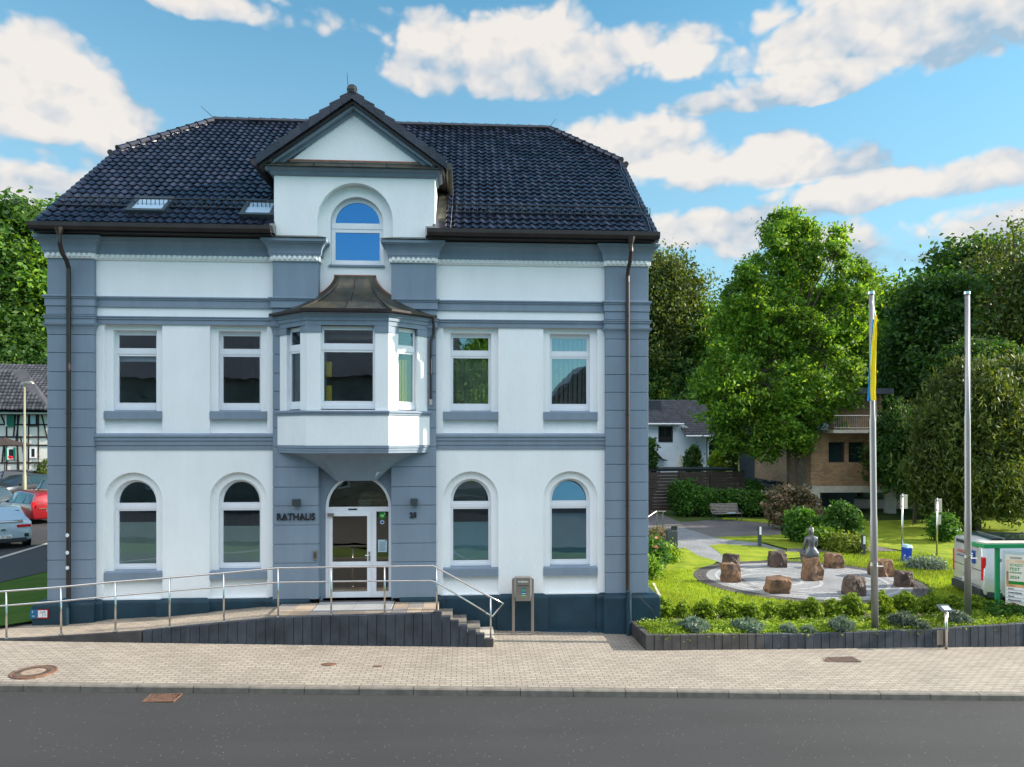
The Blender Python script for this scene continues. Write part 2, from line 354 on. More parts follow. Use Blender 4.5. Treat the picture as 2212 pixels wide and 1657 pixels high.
def link(name, me, parent=None, bevel=0, subsurf=0):
    ob = bpy.data.objects.new(name, me); COL.objects.link(ob)
    if parent:
        ob.parent = parent; ob.matrix_parent_inverse = W.get(parent.name, Matrix.Identity(4)).inverted()
        W[ob.name] = Matrix.Identity(4)
    else:
        n = len(me.vertices); co = np.empty(n*3, dtype=np.float32); me.vertices.foreach_get('co', co); co = co.reshape(-1, 3)
        c = (co.min(0)+co.max(0))/2; c[2] = co[:, 2].min()
        co -= c; me.vertices.foreach_set('co', co.ravel()); me.update()
        ob.location = c.tolist(); W[ob.name] = Matrix.Translation(Vector(c.tolist()))
    if bevel:
        b = ob.modifiers.new('bevel', 'BEVEL'); b.width = bevel; b.segments = 2; b.limit_method = 'ANGLE'; b.angle_limit = radians(40)
    if subsurf:
        b = ob.modifiers.new('sub', 'SUBSURF'); b.levels = subsurf; b.render_levels = subsurf
    return ob
def tag(o, label=None, cat=None, group=None, kind=None):
    if label: o['label'] = label
    if cat: o['category'] = cat
    if group: o['group'] = group
    if kind: o['kind'] = kind
    return o
def thing(name, label, cat, loc=(0, 0, 0), group=None):
    o = bpy.data.objects.new(name, None); COL.objects.link(o); o.location = loc; o.empty_display_size = .2
    W[o.name] = Matrix.Translation(Vector(loc)); return tag(o, label, cat, group)
def local(name, label, cat, group=None):      # thing whose parts are modelled round the origin, placed afterwards
    return thing(name, label, cat, (0, 0, 0), group)
def place(o, loc, rz=0, sc=None):
    o.location = loc; o.rotation_euler = (0, 0, rz)
    if sc: o.scale = (sc,)*3 if isinstance(sc, (int, float)) else sc
    W[o.name] = Matrix.LocRotScale(Vector(loc), o.rotation_euler, o.scale); return o
def dup(root, loc, rz=0, sc=None, label=None, mats=None):
    r = root.copy(); COL.objects.link(r); r.location = loc; r.rotation_euler = (0, 0, rz)
    if sc: r.scale = (sc,)*3 if isinstance(sc, (int, float)) else sc
    if label: r['label'] = label
    for ch in list(root.children):
        c = ch.copy(); COL.objects.link(c); c.parent = r; swap(c, mats)
        for g in list(ch.children):
            d = g.copy(); COL.objects.link(d); d.parent = c; swap(d, mats)
    return r
def swap(o, mats):
    if not mats or o.type != 'MESH': return
    for a, b in mats.items():
        if o.data.materials and o.data.materials[0] == M[a]:
            o.data = o.data.copy(); o.data.materials[0] = M[b]; return
def struct(o): o['kind'] = 'structure'; return o
def text(s, size, mat, name, parent, loc, rot=(pi/2, 0, 0), ext=.004, align='LEFT', shear=0, sx=1., bold=0.):
    cu = bpy.data.curves.new('t', 'FONT'); cu.body = s; cu.size = size; cu.extrude = ext; cu.align_x = align; cu.shear = shear; cu.offset = bold
    ob = bpy.data.objects.new('t', cu); COL.objects.link(ob)
    me = bpy.data.meshes.new_from_object(ob.evaluated_get(bpy.context.evaluated_depsgraph_get()))
    bpy.data.objects.remove(ob)
    me.transform(Matrix.Translation(Vector(loc)) @ Matrix.Diagonal((1, 1, 1, 1)) @ Matrix.Rotation(rot[2], 4, 'Z') @ Matrix.Rotation(rot[0], 4, 'X') @ Matrix.Diagonal((sx, 1, 1, 1)))
    me.materials.clear(); me.materials.append(mat); me.name = name
    return link(name, me, parent)
def npmesh(name, V, Q, mat, smooth=False):
    me = bpy.data.meshes.new(name); V = np.asarray(V, dtype=np.float32); Q = np.asarray(Q, dtype=np.int32); k = Q.shape[1]
    me.vertices.add(len(V)); me.vertices.foreach_set('co', V.ravel())
    me.loops.add(Q.size); me.loops.foreach_set('vertex_index', Q.ravel())
    me.polygons.add(len(Q)); me.polygons.foreach_set('loop_start', np.arange(0, Q.size, k, dtype=np.int32))
    try: me.polygons.foreach_set('loop_total', np.full(len(Q), k, dtype=np.int32))
    except Exception: pass
    me.materials.append(mat); me.update(calc_edges=True); me.validate()
    return me
def arch(cx, hw, z0, zs, n=16, top=None):   # rectangle with round top, from bottom left, counter-clockwise
    r = hw; h = (top-zs) if top else r
    pts = [(cx-hw, z0), (cx+hw, z0), (cx+hw, zs)]
    for i in range(1, n): a = pi*i/n; pts.append((cx+r*cos(a), zs+h*sin(a)))
    pts.append((cx-hw, zs)); return pts
def rect(x0, x1, z0, z1): return [(x0, z0), (x1, z0), (x1, z1), (x0, z1)]
def halfdisc(cx, hw, zs, h, n=16):
    return [(cx+hw*cos(pi*i/n), zs+h*sin(pi*i/n)) for i in range(n+1)]


# ================================================================== TOWN HALL
CXH = -2.655                      # axis of the front
TH_ = thing('town_hall', 'white and blue-grey three-storey town hall with black tiled hipped roof and central gable', 'building', (CXH, 0, .3))
T = TH_
def mir(x): return 2*CXH-x
niches = [-7.82, -5.40, 0.09, 2.51]
NW, OW = .665, .495
# --- wall layers
mb = MB()
for x0, x1, cs in ((-8.66, -4.57, niches[:2]), (-.74, 3.35, niches[2:])):
    holes = []
    for c in cs:
        holes.append(rect(c-NW, c+NW, 4.94, 7.53)); holes.append(arch(c, NW, 1.07, 3.36))
    mb.xz(rect(x0, x1, .6, 9.2), holes, 0, .10)
    h2 = []
    for c in cs:
        h2.append(rect(c-OW, c+OW, 5.47, 7.38)); h2.append(arch(c, OW, 1.70, 3.35))
    mb.xz(rect(x0, x1, .6, 9.2), h2, .10, .36)
# central niche wall behind pilasters and gable
mb.xz(rect(-3.60, -1.71, 7.3, 11.2), [arch(CXH+.01, .63, 8.95, 10.0)], .104, .36)
mb.xz(rect(-4.57, -.74, 4.62, 7.3), [rect(-3.4, -1.9, 5.3, 7.2)], .02, .36)
mb.build('wall', M['white'], T, bevel=.012)
# gable wall of the roof storey
mb = MB()
mb.xz([(-4.55, 9.2), (-3.54, 9.2), (-3.54, 9.99)] + [(CXH-.885*cos(pi*i/20), 9.99+.9*sin(pi*i/20)) for i in range(1, 20)] + [(-1.77, 9.99), (-1.77, 9.2), (-.76, 9.2), (-.76, 11.3), (-1.1, 11.36), (-2.675, 12.62), (-4.2, 11.36), (-4.55, 11.3)], (), -.10, .10)
mb.xz([(-4.55, 9.0), (-3.5, 9.0), (-3.5, 11.2), (-1.8, 11.2), (-1.8, 9.0), (-.76, 9.0), (-.76, 11.3), (-2.675, 12.6), (-4.55, 11.3)], (), .112, .34)
mb.box(-4.55, -4.30, .34, 1.9, 9.2, 11.3); mb.box(-1.0, -.76, .34, 1.9, 9.2, 11.3)
tag(mb.build('gable_wall', M['white'], T, bevel=.01), 'white rendered gable wall with round-arched recess')
# side and back walls, inner floors
mb = MB()
for x0, x1 in ((-9.68, -9.38), (4.07, 4.37)):
    mb.yz([(0, .5), (12.3, .5), (12.3, 9.5), (8.7, 12.7), (3.5, 12.7), (.0, 9.6)], x0, x1)
mb.box(-9.38, 4.07, 12, 12.3, .5, 9.5)
mb.build('side_wall', M['smooth_white'], T)
mb = MB()
for z in (.75, 4.6, 8.75): mb.box(-9.36, 4.05, .40, 5.2, z, z+.15)
for x in (-6.6, -4.2, -1.1, 1.3): mb.box(x, x+.1, .40, 5.2, .75, 9)
mb.box(-9.36, 4.05, 5.2, 5.3, .75, 9.6); mb.box(-4.2, -1.1, 4.0, 4.1, 8.9, 11.1)
mb.build('inner_wall', M['dark_in'], T)
# --- rusticated pilasters
def rust(x0, x1, yf, zs, name='pilaster', yb=.10):
    m = MB(); m.box(x0+.012, x1-.012, yf+.018, yb, zs[-1], zs[0])
    for a, b in zip(zs[:-1], zs[1:]): m.box(x0, x1, yf, yb+.003, b+.009, a-.009)
    return m
zsR = [7.235, 6.809, 6.368, 5.938, 5.502, 5.067, 4.631, 4.19, 3.755, 3.309, 2.868, 2.438, 2.002, 1.562, 1.06]
for x0, x1 in ((-9.70, -8.66), (3.35, 4.40)):
    m = rust(x0, x1, -.12, zsR); m.box(x0, x1, -.12, .1, 7.24, 9.16); m.build('pilaster', M['grey'], T, bevel=.006)
zsC = [7.235, 6.80, 6.36, 5.93, 5.50, 5.07, 4.62, 4.146, 3.671, 3.23, 2.778, 2.327, 1.881, 1.445, 1.02]
for x0, x1 in ((-4.57, -3.51), (-1.80, -.74)):
    m = rust(x0, x1, -.14, zsC, yb=.16); m.box(x0, x1, -.14, .1, 7.24, 9.16); m.build('pilaster', M['grey'], T, bevel=.006)
# door surround wall (grey recess)
mb = MB(); mb.xz(rect(-3.53, -1.78, .85, 4.7), [arch(CXH+.04, .79, .99, 3.17)], .10, .36); mb.build('door_recess', M['grey'], T)
# --- mouldings swept round the breaks of the front
PL = [(-9.70, 12.2), (-9.70, -.12), (-8.66, -.12), (-8.66, 0), (-4.57, 0), (-4.57, -.14), (-3.51, -.14), (-3.51, .10)]
def mirpath(p): return [(mir(x), y) for x, y in reversed(p)]
PR = mirpath(PL)
def mould(name, prof, mat, paths=(PL, PR), bevel=0):
    for p in paths:
        m = MB(); m.sweep(p, prof); m.build(name, mat, T, bevel=bevel)
cove = [(-.02, 9.125), (0.072, 9.125), (0.072, 9.15), (0.083, 9.17), (0.086, 9.22), (0.101, 9.28), (0.130, 9.34), (0.166, 9.385), (0.194, 9.40), (0.194, 9.425), (0.223, 9.43), (0.230, 9.495), (-.02, 9.50)]
mould('cornice', cove, M['grey'])
m2 = [(-.02, 9.0), (.055, 9.0), (.06, 9.03), (.06, 9.122), (-.02, 9.122)]
def dentils(path):
    m = MB(); m.sweep(path, [(-.02, 9.0), (.035, 9.0), (.045, 9.02), (.045, 9.122), (-.02, 9.122)])
    for (ax, ay), (bx, by) in zip(path[:-1], path[1:]):
        L = math.hypot(bx-ax, by-ay)
        if L < .3: continue
        dx, dy = (bx-ax)/L, (by-ay)/L; nx, ny = dy, -dx; k = max(1, int(L/.115))
        for i in range(k):
            t = (i+.5)*L/k; cx, cy = ax+dx*t+nx*.06, ay+dy*t+ny*.06
            m.obox((cx, cy, 9.078), .06, .045, .078, rz=math.atan2(dy, dx))
    return m
for p in (PL, PR): dentils(p).build('dentil_course', M['smooth_white'], T)
FL = [(-8.66, 0), (-4.57, 0)]; FR = [(-.74, 0), (3.35, 0)]
b1 = [(-.02, 7.90), (.04, 7.90), (.04, 8.06), (.06, 8.07), (.06, 8.10), (.085, 8.11), (.085, 8.14), (-.02, 8.165)]
b2 = [(-.02, 7.50), (.035, 7.50), (.035, 7.60), (.06, 7.615), (.06, 7.65), (.08, 7.66), (.08, 7.68), (-.02, 7.70)]
b3 = [(-.02, 4.56), (.03, 4.56), (.03, 4.66), (.05, 4.67), (.05, 4.76), (.075, 4.775), (.075, 4.85), (.10, 4.86), (.10, 4.90), (.0, 4.945), (-.02, 4.95)]
mould('string_course', b1, M['grey']); mould('string_course', b3, M['grey'], (FL, FR)); mould('string_course', b2, M['grey'])
CAPS = [[(-9.70, .3), (-9.70, -.12), (-8.66, -.12), (-8.66, 0)], [(3.35, 0), (3.35, -.12), (4.40, -.12), (4.40, .3)], [(-4.57, 0), (-4.57, -.14), (-3.9, -.14)], [(-1.41, -.14), (-.74, -.14), (-.74, 0)]]
cap = [(-.02, 7.27), (.0, 7.27), (.012, 7.36), (.03, 7.42), (.065, 7.46), (.075, 7.50), (-.02, 7.498)]
mould('capital', cap, M['grey'], CAPS)
blk = [(-.02, 7.70), (.02, 7.705), (.02, 7.895), (-.02, 7.898)]
mould('capital_block', blk, M['grey'], CAPS[:2])
# --- plinth
pp = []
def zig(spans, y0=-.17, yr=-.05):
    out = []
    for a, b, y in spans:
        out += [(a, y), (b, y)]
    return out
spR = [(-1.60, -.72, -.20), (-.72, -.55, -.12), (-.55, .72, -.06), (.72, 1.95, -.13), (1.95, 3.14, -.05), (3.14, 3.28, -.13), (3.28, 4.66, -.26)]
spL = [(mir(b), mir(a), y) for a, b, y in reversed(spR)]
prof = [(-.35, -.6), (.0, -.6), (.0, .97), (-.015, 1.02), (-.10, 1.065), (-.35, 1.07)]
mb = MB(); mb.sweep([(mir(4.66), 12.3)]+zig(spL), prof); mb.sweep(zig(spR)+[(4.66, 12.3)], prof)
mb.build('plinth', M['plinth'], T, bevel=.015)
mb = MB(); mb.sweep([(.72, -.13), (3.3, -.13)], [(-.1, -.3), (.03, -.3), (.03, .17), (-.08, .20)]); mb.build('plinth_foot', M['plinth'], T)

# --- windows
def winparts(c, style):
    x0, x1 = c-OW, c+OW
    if style[0] == 'U':
        m = MB(); m.xz(rect(x0-.01, x1+.01, 5.50, 7.39), [rect(c-.43, c+.43, 5.67, 6.78), rect(c-.43, c+.43, 6.97, 7.275)], .235, .30)
        m.box(x0, x1, .222, .24, 6.83, 6.915); m.box(x0, x1, .215, .24, 5.50, 5.585)
        for dx in (-.3, .3): m.box(c+dx-.02, c+dx+.02, .211, .216, 5.535, 5.545)
        w = m.build('window', M['pvc'], T, bevel=.004)
        g = MB().box(c-.44, c+.44, .262, .268, 5.66, 6.79).box(c-.44, c+.44, .262, .268, 6.96, 7.285)
        g.build('pane', M['glass_strong' if style[1] == 's' else 'glass'], w)
        s = MB(); s.hexa([(c-NW, -.02, 5.275), (c+NW, -.02, 5.275), (c+NW, .10, 5.275), (c-NW, .10, 5.275)], [(c-NW, -.02, 5.455), (c+NW, -.02, 5.455), (c+NW, .10, 5.475), (c-NW, .10, 5.475)])
        s.hexa([(x0+.002, .098, 5.40), (x1-.002, .098, 5.40), (x1-.002, .235, 5.40), (x0+.002, .235, 5.40)], [(x0+.002, .098, 5.473), (x1-.002, .098, 5.473), (x1-.002, .235, 5.503), (x0+.002, .235, 5.503)])
        s.build('window_sill', M['grey'], w)
        z0, z1 = 5.60, 7.32
    else:
        zs = 3.35
        m = MB(); m.xz(arch(c, OW+.01, 1.70, zs), [rect(c-.43, c+.43, 1.845, 3.10), halfdisc(c, .43, 3.29, .50)], .235, .30)
        m.box(x0, x1, .222, .24, 3.14, 3.235); m.box(x0, x1, .215, .24, 1.70, 1.78)
        w = m.build('window', M['pvc'], T, bevel=.004)
        g = MB().box(c-.44, c+.44, .262, .268, 1.83, 3.11)
        if c < 2: g.xz(halfdisc(c, .44, 3.28, .52), (), .262, .268)
        else:      # this fanlight is tilted open
            tl = MB(); tl.poly(lambda a, b, d: (a, d+(b-3.28)*.16, b-.03), halfdisc(c, .425, 3.30, .50), (), .262, .268); tl.build('tilted_pane', M['glass_strong'], w)
        g.build('pane', M['glass_strong' if style[1] == 's' else 'glass'], w)
        s = MB(); s.hexa([(c-NW, -.02, 1.49), (c+NW, -.02, 1.49), (c+NW, .10, 1.49), (c-NW, .10, 1.49)], [(c-NW, -.02, 1.675), (c+NW, -.02, 1.675), (c+NW, .10, 1.70), (c-NW, .10, 1.70)])
        s.hexa([(x0+.002, .098, 1.60), (x1-.002, .098, 1.60), (x1-.002, .235, 1.60), (x0+.002, .235, 1.60)], [(x0+.002, .098, 1.698), (x1-.002, .098, 1.698), (x1-.002, .235, 1.725), (x0+.002, .235, 1.725)])
        s.build('window_sill', M['grey'], w)
        fm = 'frost_blue' if 'b' in style else 'frost'
        zt = 2.83 if c < -6 else 2.72 if c < -4 else 2.78 if c < 1 else 2.97
        MB().box(c-.43, c+.43, .275, .278, 1.86, zt).build('frosted_film', M[fm], w)
        z0, z1 = 1.8, 3.9
    def slats(a, b, n, za, zb, mat, ang=.5, y=.40):
        m = MB()
        for i in range(n):
            x = a+(i+.5)*(b-a)/n; m.obox((x, y, (za+zb)/2), (b-a)/n*1.02, .003, zb-za, rz=ang)
        m.build('vertical_blind', mat, w)
    if 'v' in style: slats(c-.46, c+.46, 8, z0, z1, M['blind_brown'])
    if 'c' in style:
        m = MB(); pts = []; n = 40
        for i in range(n+1): pts.append((c-.47+.94*i/n, .42+.025*sin(i*.9)+.012*sin(i*2.3)))
        m.poly(lambda a, b, d: (a, b, d), pts+[(x, y+.004) for x, y in reversed(pts)], (), z0, 7.0); m.build('curtain', M['blind'], w)
    if 'r' in style: MB().box(c-.45, c+.45, .34, .345, 6.66, 6.80).build('roller_blind', M['pvc'], w)
    return w
winparts(niches[0], 'Uwr'); winparts(niches[1], 'Uw'); winparts(niches[2], 'Usc'); winparts(niches[3], 'Usv')
winparts(niches[0], 'Gw'); winparts(niches[1], 'Gw'); winparts(niches[2], 'Gwb'); winparts(niches[3], 'Gsb')
for ob in T.children:      # individual film under the fanlight of one window
    pass
MB().xz(halfdisc(niches[2], .43, 3.29, .5), (), .275, .278).build('tinted_film', pmat('dark_olive_film', (.035, .06, .035), .5, var=.05), T)
# gable window
c = CXH+.01
m = MB(); m.xz(arch(c, .625, 8.985, 10.0), [rect(c-.53, c+.53, 9.13, 9.80), halfdisc(c, .53, 10.03, .50)], .235, .30)
m.box(c-.62, c+.62, .222, .24, 9.885, 9.98); m.box(c-.62, c+.62, .215, .24, 8.985, 9.07)
w = m.build('window', M['pvc'], T, bevel=.004); tag(w, 'tall round-headed window of the roof gable')
MB().box(c-.54, c+.54, .262, .268, 9.12, 9.81).xz(halfdisc(c, .54, 10.02, .52), (), .262, .268).build('pane', glassmat('gable_glass', (.30, .42, .55), .50, gcol=(.28, .55, .95)), w)
MB().box(c-.66, c+.66, .06, .235, 8.94, 8.985).build('window_sill', M['grey'], w)
m = MB()
for i in range(4): m.obox((c+.16+i*.12, .4, 9.8), .07, .003, 1.4, rz=.4)
m.build('vertical_blind', M['blind'], w)

# --- gable trim: cornice, copper flashing, raking boards
m = MB(); m.sweep([(-4.55, .6), (-4.55, -.10), (-.76, -.10), (-.76, .6)], [(-.02, 11.03), (.03, 11.03), (.06, 11.06), (.08, 11.12), (.16, 11.15), (.17, 11.19), (-.02, 11.19)]); m.build('gable_cornice', M['grey'], T)
m = MB(); m.hexa([(-4.72, -.34, 11.19), (-.58, -.34, 11.19), (-.58, -.08, 11.19), (-4.72, -.08, 11.19)], [(-4.72, -.34, 11.205), (-.58, -.34, 11.205), (-.80, -.08, 11.385), (-4.40, -.08, 11.385)])
for x in (-3.6, -2.7, -1.9): m.box(x, x+.015, -.345, -.2, 11.2, 11.30)
m.build('copper_flashing', M['copper'], T); MB().box(-4.25, -1.1, -.125, -.10, 11.385, 11.42).build('copper_flashing', M['copper_edge'], T)
AX, AZ, EX, EZ = -2.675, 12.88, 2.14, 11.33     # apex and half width of the gable roof (tile level)
def rake(d0, d1, y0, y1, mat, name, shrink=0):
    m = MB(); sl = (AZ-EZ)/EX
    for sg in (-1, 1):
        a = (AX, AZ-d0*1.24); b = (AX+sg*(EX-shrink), AZ-(EX-shrink)*sl-d0*1.24); c2 = (AX+sg*(EX-shrink), AZ-(EX-shrink)*sl-d1*1.24); d = (AX, AZ-d1*1.24)
        m.xz([a, b, c2, d], (), y0, y1)
    return m.build(name, mat, T)
rake(.10, .17, -.36, -.02, M['gutter'], 'verge_board'); rake(.17, .23, -.28, -.102, M['grey'], 'rake_moulding', .1); rake(.23, .30, -.16, -.102, M['grey'], 'rake_moulding', .25)

# --- tiled roofs as modelled pantiles
RS, RE, RZ = .80, -.55, 9.62       # slope, eave Y, eave Z
RIDGE_Y = 5.95; RIDGE_Z = RZ+RS*(RIDGE_Y-RE)
XL, XR = -9.80, 4.50; HL, HR = -7.95, 2.68
VY = 3.55                          # verge height where the half hips start
def tiles(P0, U, V, nu, nv, keep, name='roof', wt=.2, lt=.285, mat='tile', amp=.032):
    # P0 origin at the eave, U unit vector along the eave, V unit vector up the slope
    P0, U, V = Vector(P0), Vector(U).normalized(), Vector(V).normalized(); N = U.cross(V)
    if N.z < 0: N = -N
    S = 6; vs = []; fs = []
    prof = [amp*(.9*max(0, sin(2*pi*(j/S)))**1.0-.35*max(0, -sin(2*pi*(j/S)))) for j in range(S+1)]
    for r in range(nv):
        for k in range(nu):
            if not keep((k+.5)*wt, (r+.5)*lt): continue
            jit = random.uniform(-.004, .004); o = len(vs)
            for (v, lift) in ((-.02, .0), (-.02, .042), (lt, .004)):
                for j in range(S+1):
                    sag = .020*(1-abs(2*j/S-1)) if v < 0 else 0
                    p = P0+U*((k+j/S)*wt)+V*(r*lt+v-sag)+N*(prof[j]+lift+jit)
                    vs.append(tuple(p))
            for a in range(2):
                for j in range(S): fs.append((o+a*(S+1)+j, o+a*(S+1)+j+1, o+(a+1)*(S+1)+j+1, o+(a+1)*(S+1)+j))
    return npmesh(name, vs, fs, M[mat])
VV = Vector((0, 1, RS)).normalized(); LS = (RIDGE_Y-RE)*sqrt(1+RS*RS); nv = int(LS/.285)
vy_l = (VY-RE)*sqrt(1+RS*RS)
def keep_main(u, v):
    x = XL+u; y = RE+v/sqrt(1+RS*RS)
    if y > VY:
        t = (y-VY)/(RIDGE_Y-VY)
        if x < XL+(HL-XL)*t or x > XR+(HR-XR)*t: return False
    # footprint of the gable roof
    gz = AZ-abs(x-AX)*(AZ-EZ)/EX; rz = RZ+RS*(y-RE)
    if abs(x-AX) < 1.89 and y < 1.45: return False
    if abs(x-AX) < EX and rz < gz-.12 and y > -.3: return False
    return True
me = tiles((XL, RE, RZ), (1, 0, 0), VV, int((XR-XL)/.2018), nv, keep_main, wt=.2018, lt=LS/nv)
roof = link('roof', me, T); tag(roof, 'black glazed pantile roof with half hips')
for p in roof.data.polygons: p.use_smooth = False
def under(x, y): return (x, y, RZ+RS*(y-RE)-.03)
m = MB()   # sarking under the tiles, back slope, half hips
def slab(pts, t=.06):
    n = len(pts); m.add([(x, y, z) for x, y, z in pts]+[(x, y, z-t) for x, y, z in pts], [tuple(range(n)), tuple(range(2*n-1, n-1, -1))]+[(i, (i+1) % n, n+(i+1) % n, n+i) for i in range(n)])
gx0, gx1 = AX-1.86, AX+1.86
slab([under(XL, RE+.02), under(gx0, RE+.02), under(gx0, 1.4), under(gx0, VY), under(HL, RIDGE_Y), under(XL, VY)])
slab([under(gx1, RE+.02), under(XR, RE+.02), under(XR, VY), under(HR, RIDGE_Y), under(gx1, VY), under(gx1, 1.4)])
slab([under(gx0, VY), under(gx1, VY), under(HR, RIDGE_Y), under(HL, RIDGE_Y)])
BY = 2*RIDGE_Y-RE; VB = 2*RIDGE_Y-VY
def ub(x, y): return (x, y, RZ+RS*(BY-y))
slab([ub(XL, BY), ub(XL, VB), ub(HL, RIDGE_Y), ub(HR, RIDGE_Y), ub(XR, VB), ub(XR, BY)])
slab([under(XL-.15, VY-.1), under(HL, RIDGE_Y), (XL-.15, VB+.1, under(0, VY-.1)[2])]); slab([under(XR+.15, VY-.1), under(HR, RIDGE_Y), (XR+.15, VB+.1, under(0, VY-.1)[2])])
m.build('roof_boarding', M['tile'], T)
# ridge and hip caps
def caps(a, b, mat='tile', r=.095, step=.36, par=roof, name='ridge_cap'):
    a, b = Vector(a), Vector(b); L = (b-a).length; n = max(1, round(L/step)); m = MB()
    for i in range(n):
        p = a+(b-a)*(i/n); q = a+(b-a)*((i+1.06)/n)
        m.tube([p, p+(q-p)*.12, q], [r*1.22, r*1.08, r*.92], 10)
    return m.build(name, M[mat], par)
zr = RIDGE_Z+.03
caps((HL, RIDGE_Y, zr), (HR, RIDGE_Y, zr)); caps((XL, VY, RZ+RS*(VY-RE)+.05), (HL, RIDGE_Y, zr)); caps((XR, VY, RZ+RS*(VY-RE)+.05), (HR, RIDGE_Y, zr))
for sx, x in ((-1, XL), (1, XR)):   # half-hip gutters and verge edges
    z = RZ+RS*(VY-RE)
    MB().tube([(x+sx*.10, VY-.25, z-.13), (x+sx*.10, VB+.2, z-.13)], .08, 8).build('gutter', M['gutter'], T)
    m = MB(); m.tube([(x, RE, RZ-.02), (x, VY, z-.02)], .05, 6)
    nt = 19
    for i in range(nt):
        t = i/nt; y = RE+(VY-RE)*t; yy = RE+(VY-RE)*(t+1/nt)
        m.hexa([(x-.05, y, RZ+RS*(y-RE)-.12), (x+.05, y, RZ+RS*(y-RE)-.12), (x+.05, yy, RZ+RS*(yy-RE)-.12), (x-.05, yy, RZ+RS*(yy-RE)-.12)],
               [(x-.05, y, RZ+RS*(y-RE)+.085), (x+.05, y, RZ+RS*(y-RE)+.085), (x+.05, yy, RZ+RS*(yy-RE)+.05), (x-.05, yy, RZ+RS*(yy-RE)+.05)])
    m.build('verge_tile', M['tile'], roof)
# gable roof
gsl = (AZ-EZ)/EX; GL = EX*sqrt(1+gsl*gsl); GY0 = -.40
def gy_end(h): return RE+(h-RZ)/RS     # where height h meets the main slope
for sg in (-1, 1):
    U = Vector((0, 1, 0)); V = Vector((-sg, 0, gsl)).normalized(); nvg = 9
    def kp(u, v):
        h = EZ+v*gsl/sqrt(1+gsl*gsl); return GY0+u < gy_end(h)+.15
    me = tiles((AX+sg*EX, GY0, EZ-.02), U, V, 22, nvg, kp, 'gable_roof', wt=.2, lt=GL/nvg)
    link('gable_roof', me, T)
    m = MB()
    for i in range(nvg):      # verge tiles seen on the front edge
        t0, t1 = i/nvg, (i+1)/nvg
        def q(t, d): return (AX+sg*EX*(1-t), EZ+(AZ-EZ)*t+d)
        a, b = q(t0-.02, .115), q(t1, .05)
        m.xz([q(t0-.02, -.135), q(t1, -.135), b, a][::sg], (), GY0-.05-.004*(i % 2), GY0+.05)
    m.build('verge_tile', M['tile'], T)
    m = MB(); zt = EZ-.10
    m.tube([(AX+sg*(EX+.10), GY0+.0, zt), (AX+sg*(EX+.10), 1.62, zt)], .085, 10); m.build('gutter', M['gutter' if sg < 0 else 'copper'], T)
    MB().tube([(AX+sg*(EX+.06), 1.5, zt-.05), (AX+sg*(EX-.02), 1.45, zt-.45), (AX+sg*(EX-.05), 1.3, zt-.7)], .045, 8).build('downpipe', M['copper'], T)
    # soffit of the gable roof side
    m = MB(); m.hexa([(AX+sg*(EX), GY0+.05, EZ-.14), (AX+sg*1.85, GY0+.05, EZ-.05), (AX+sg*1.85, 1.7, EZ-.05), (AX+sg*EX, 1.7, EZ-.14)], [(AX+sg*(EX), GY0+.05, EZ-.09), (AX+sg*1.85, GY0+.05, EZ+.10), (AX+sg*1.85, 1.7, EZ+.10), (AX+sg*EX, 1.7, EZ-.09)]); m.build('soffit', M['gutter'], T)
    # boarding
    m = MB(); ye = gy_end(AZ)
    m.add([(AX+sg*(EX-.02), GY0+.06, EZ-.03), (AX, GY0+.06, AZ-.03), (AX, ye, AZ-.03), (AX+sg*(EX-.02), gy_end(EZ), EZ-.03), (AX+sg*(EX-.02), GY0+.06, EZ-.10), (AX, GY0+.06, AZ-.10), (AX, ye, AZ-.10), (AX+sg*(EX-.02), gy_end(EZ), EZ-.10)], [(0, 1, 2, 3), (7, 6, 5, 4), (0, 4, 5, 1), (1, 5, 6, 2), (2, 6, 7, 3), (3, 7, 4, 0)])
    m.build('roof_boarding', M['gutter'], T)
caps((AX, GY0-.06, AZ+.07), (AX, gy_end(AZ)+.1, AZ+.07), r=.10)
MB().lathe([(.0, AZ-.02), (.11, AZ+.0), (.125, AZ+.08), (.10, AZ+.15), (.04, AZ+.19), (.0, AZ+.195)], AX, GY0-.02, 12, 1, .6).build('finial', M['black'], T)
# lead apron and little box flashings at the gable feet
MB().box(-4.60, -4.50, -.30, -.08, 9.62, 9.84).box(-.98, -.74, -.30, -.08, 9.62, 9.84).build('flashing_box', M['steel_dull'], T)
MB().add([(-.70, .05, 10.13), (-.52, .0, 10.12), (-.50, 1.5, 11.30), (-.72, 1.5, 11.32), (-.70, .05, 10.0), (-.52, .0, 10.0), (-.50, 1.5, 11.1), (-.72, 1.5, 11.1)], [(0, 1, 2, 3), (7, 6, 5, 4), (0, 4, 5, 1), (1, 5, 6, 2), (2, 6, 7, 3), (3, 7, 4, 0)]).build('lead_flashing', M['copper'], T)
# main gutters
def gutter(x0, x1):
    m = MB(); m.sweep([(x0, -.47), (x1, -.47)], [(.0, 9.70), (.01, 9.60), (.06, 9.555), (.13, 9.56), (.16, 9.62), (.165, 9.71), (.15, 9.71), (.14, 9.63), (.1, 9.59), (.03, 9.6), (.012, 9.7)])
    m.build('gutter', M['gutter'], T)
    MB().box(x0+.02, x1-.02, -.46, .0, 9.52, 9.57).build('soffit', M['gutter'], T)
gutter(-9.86, -4.50); gutter(-.93, 4.56)
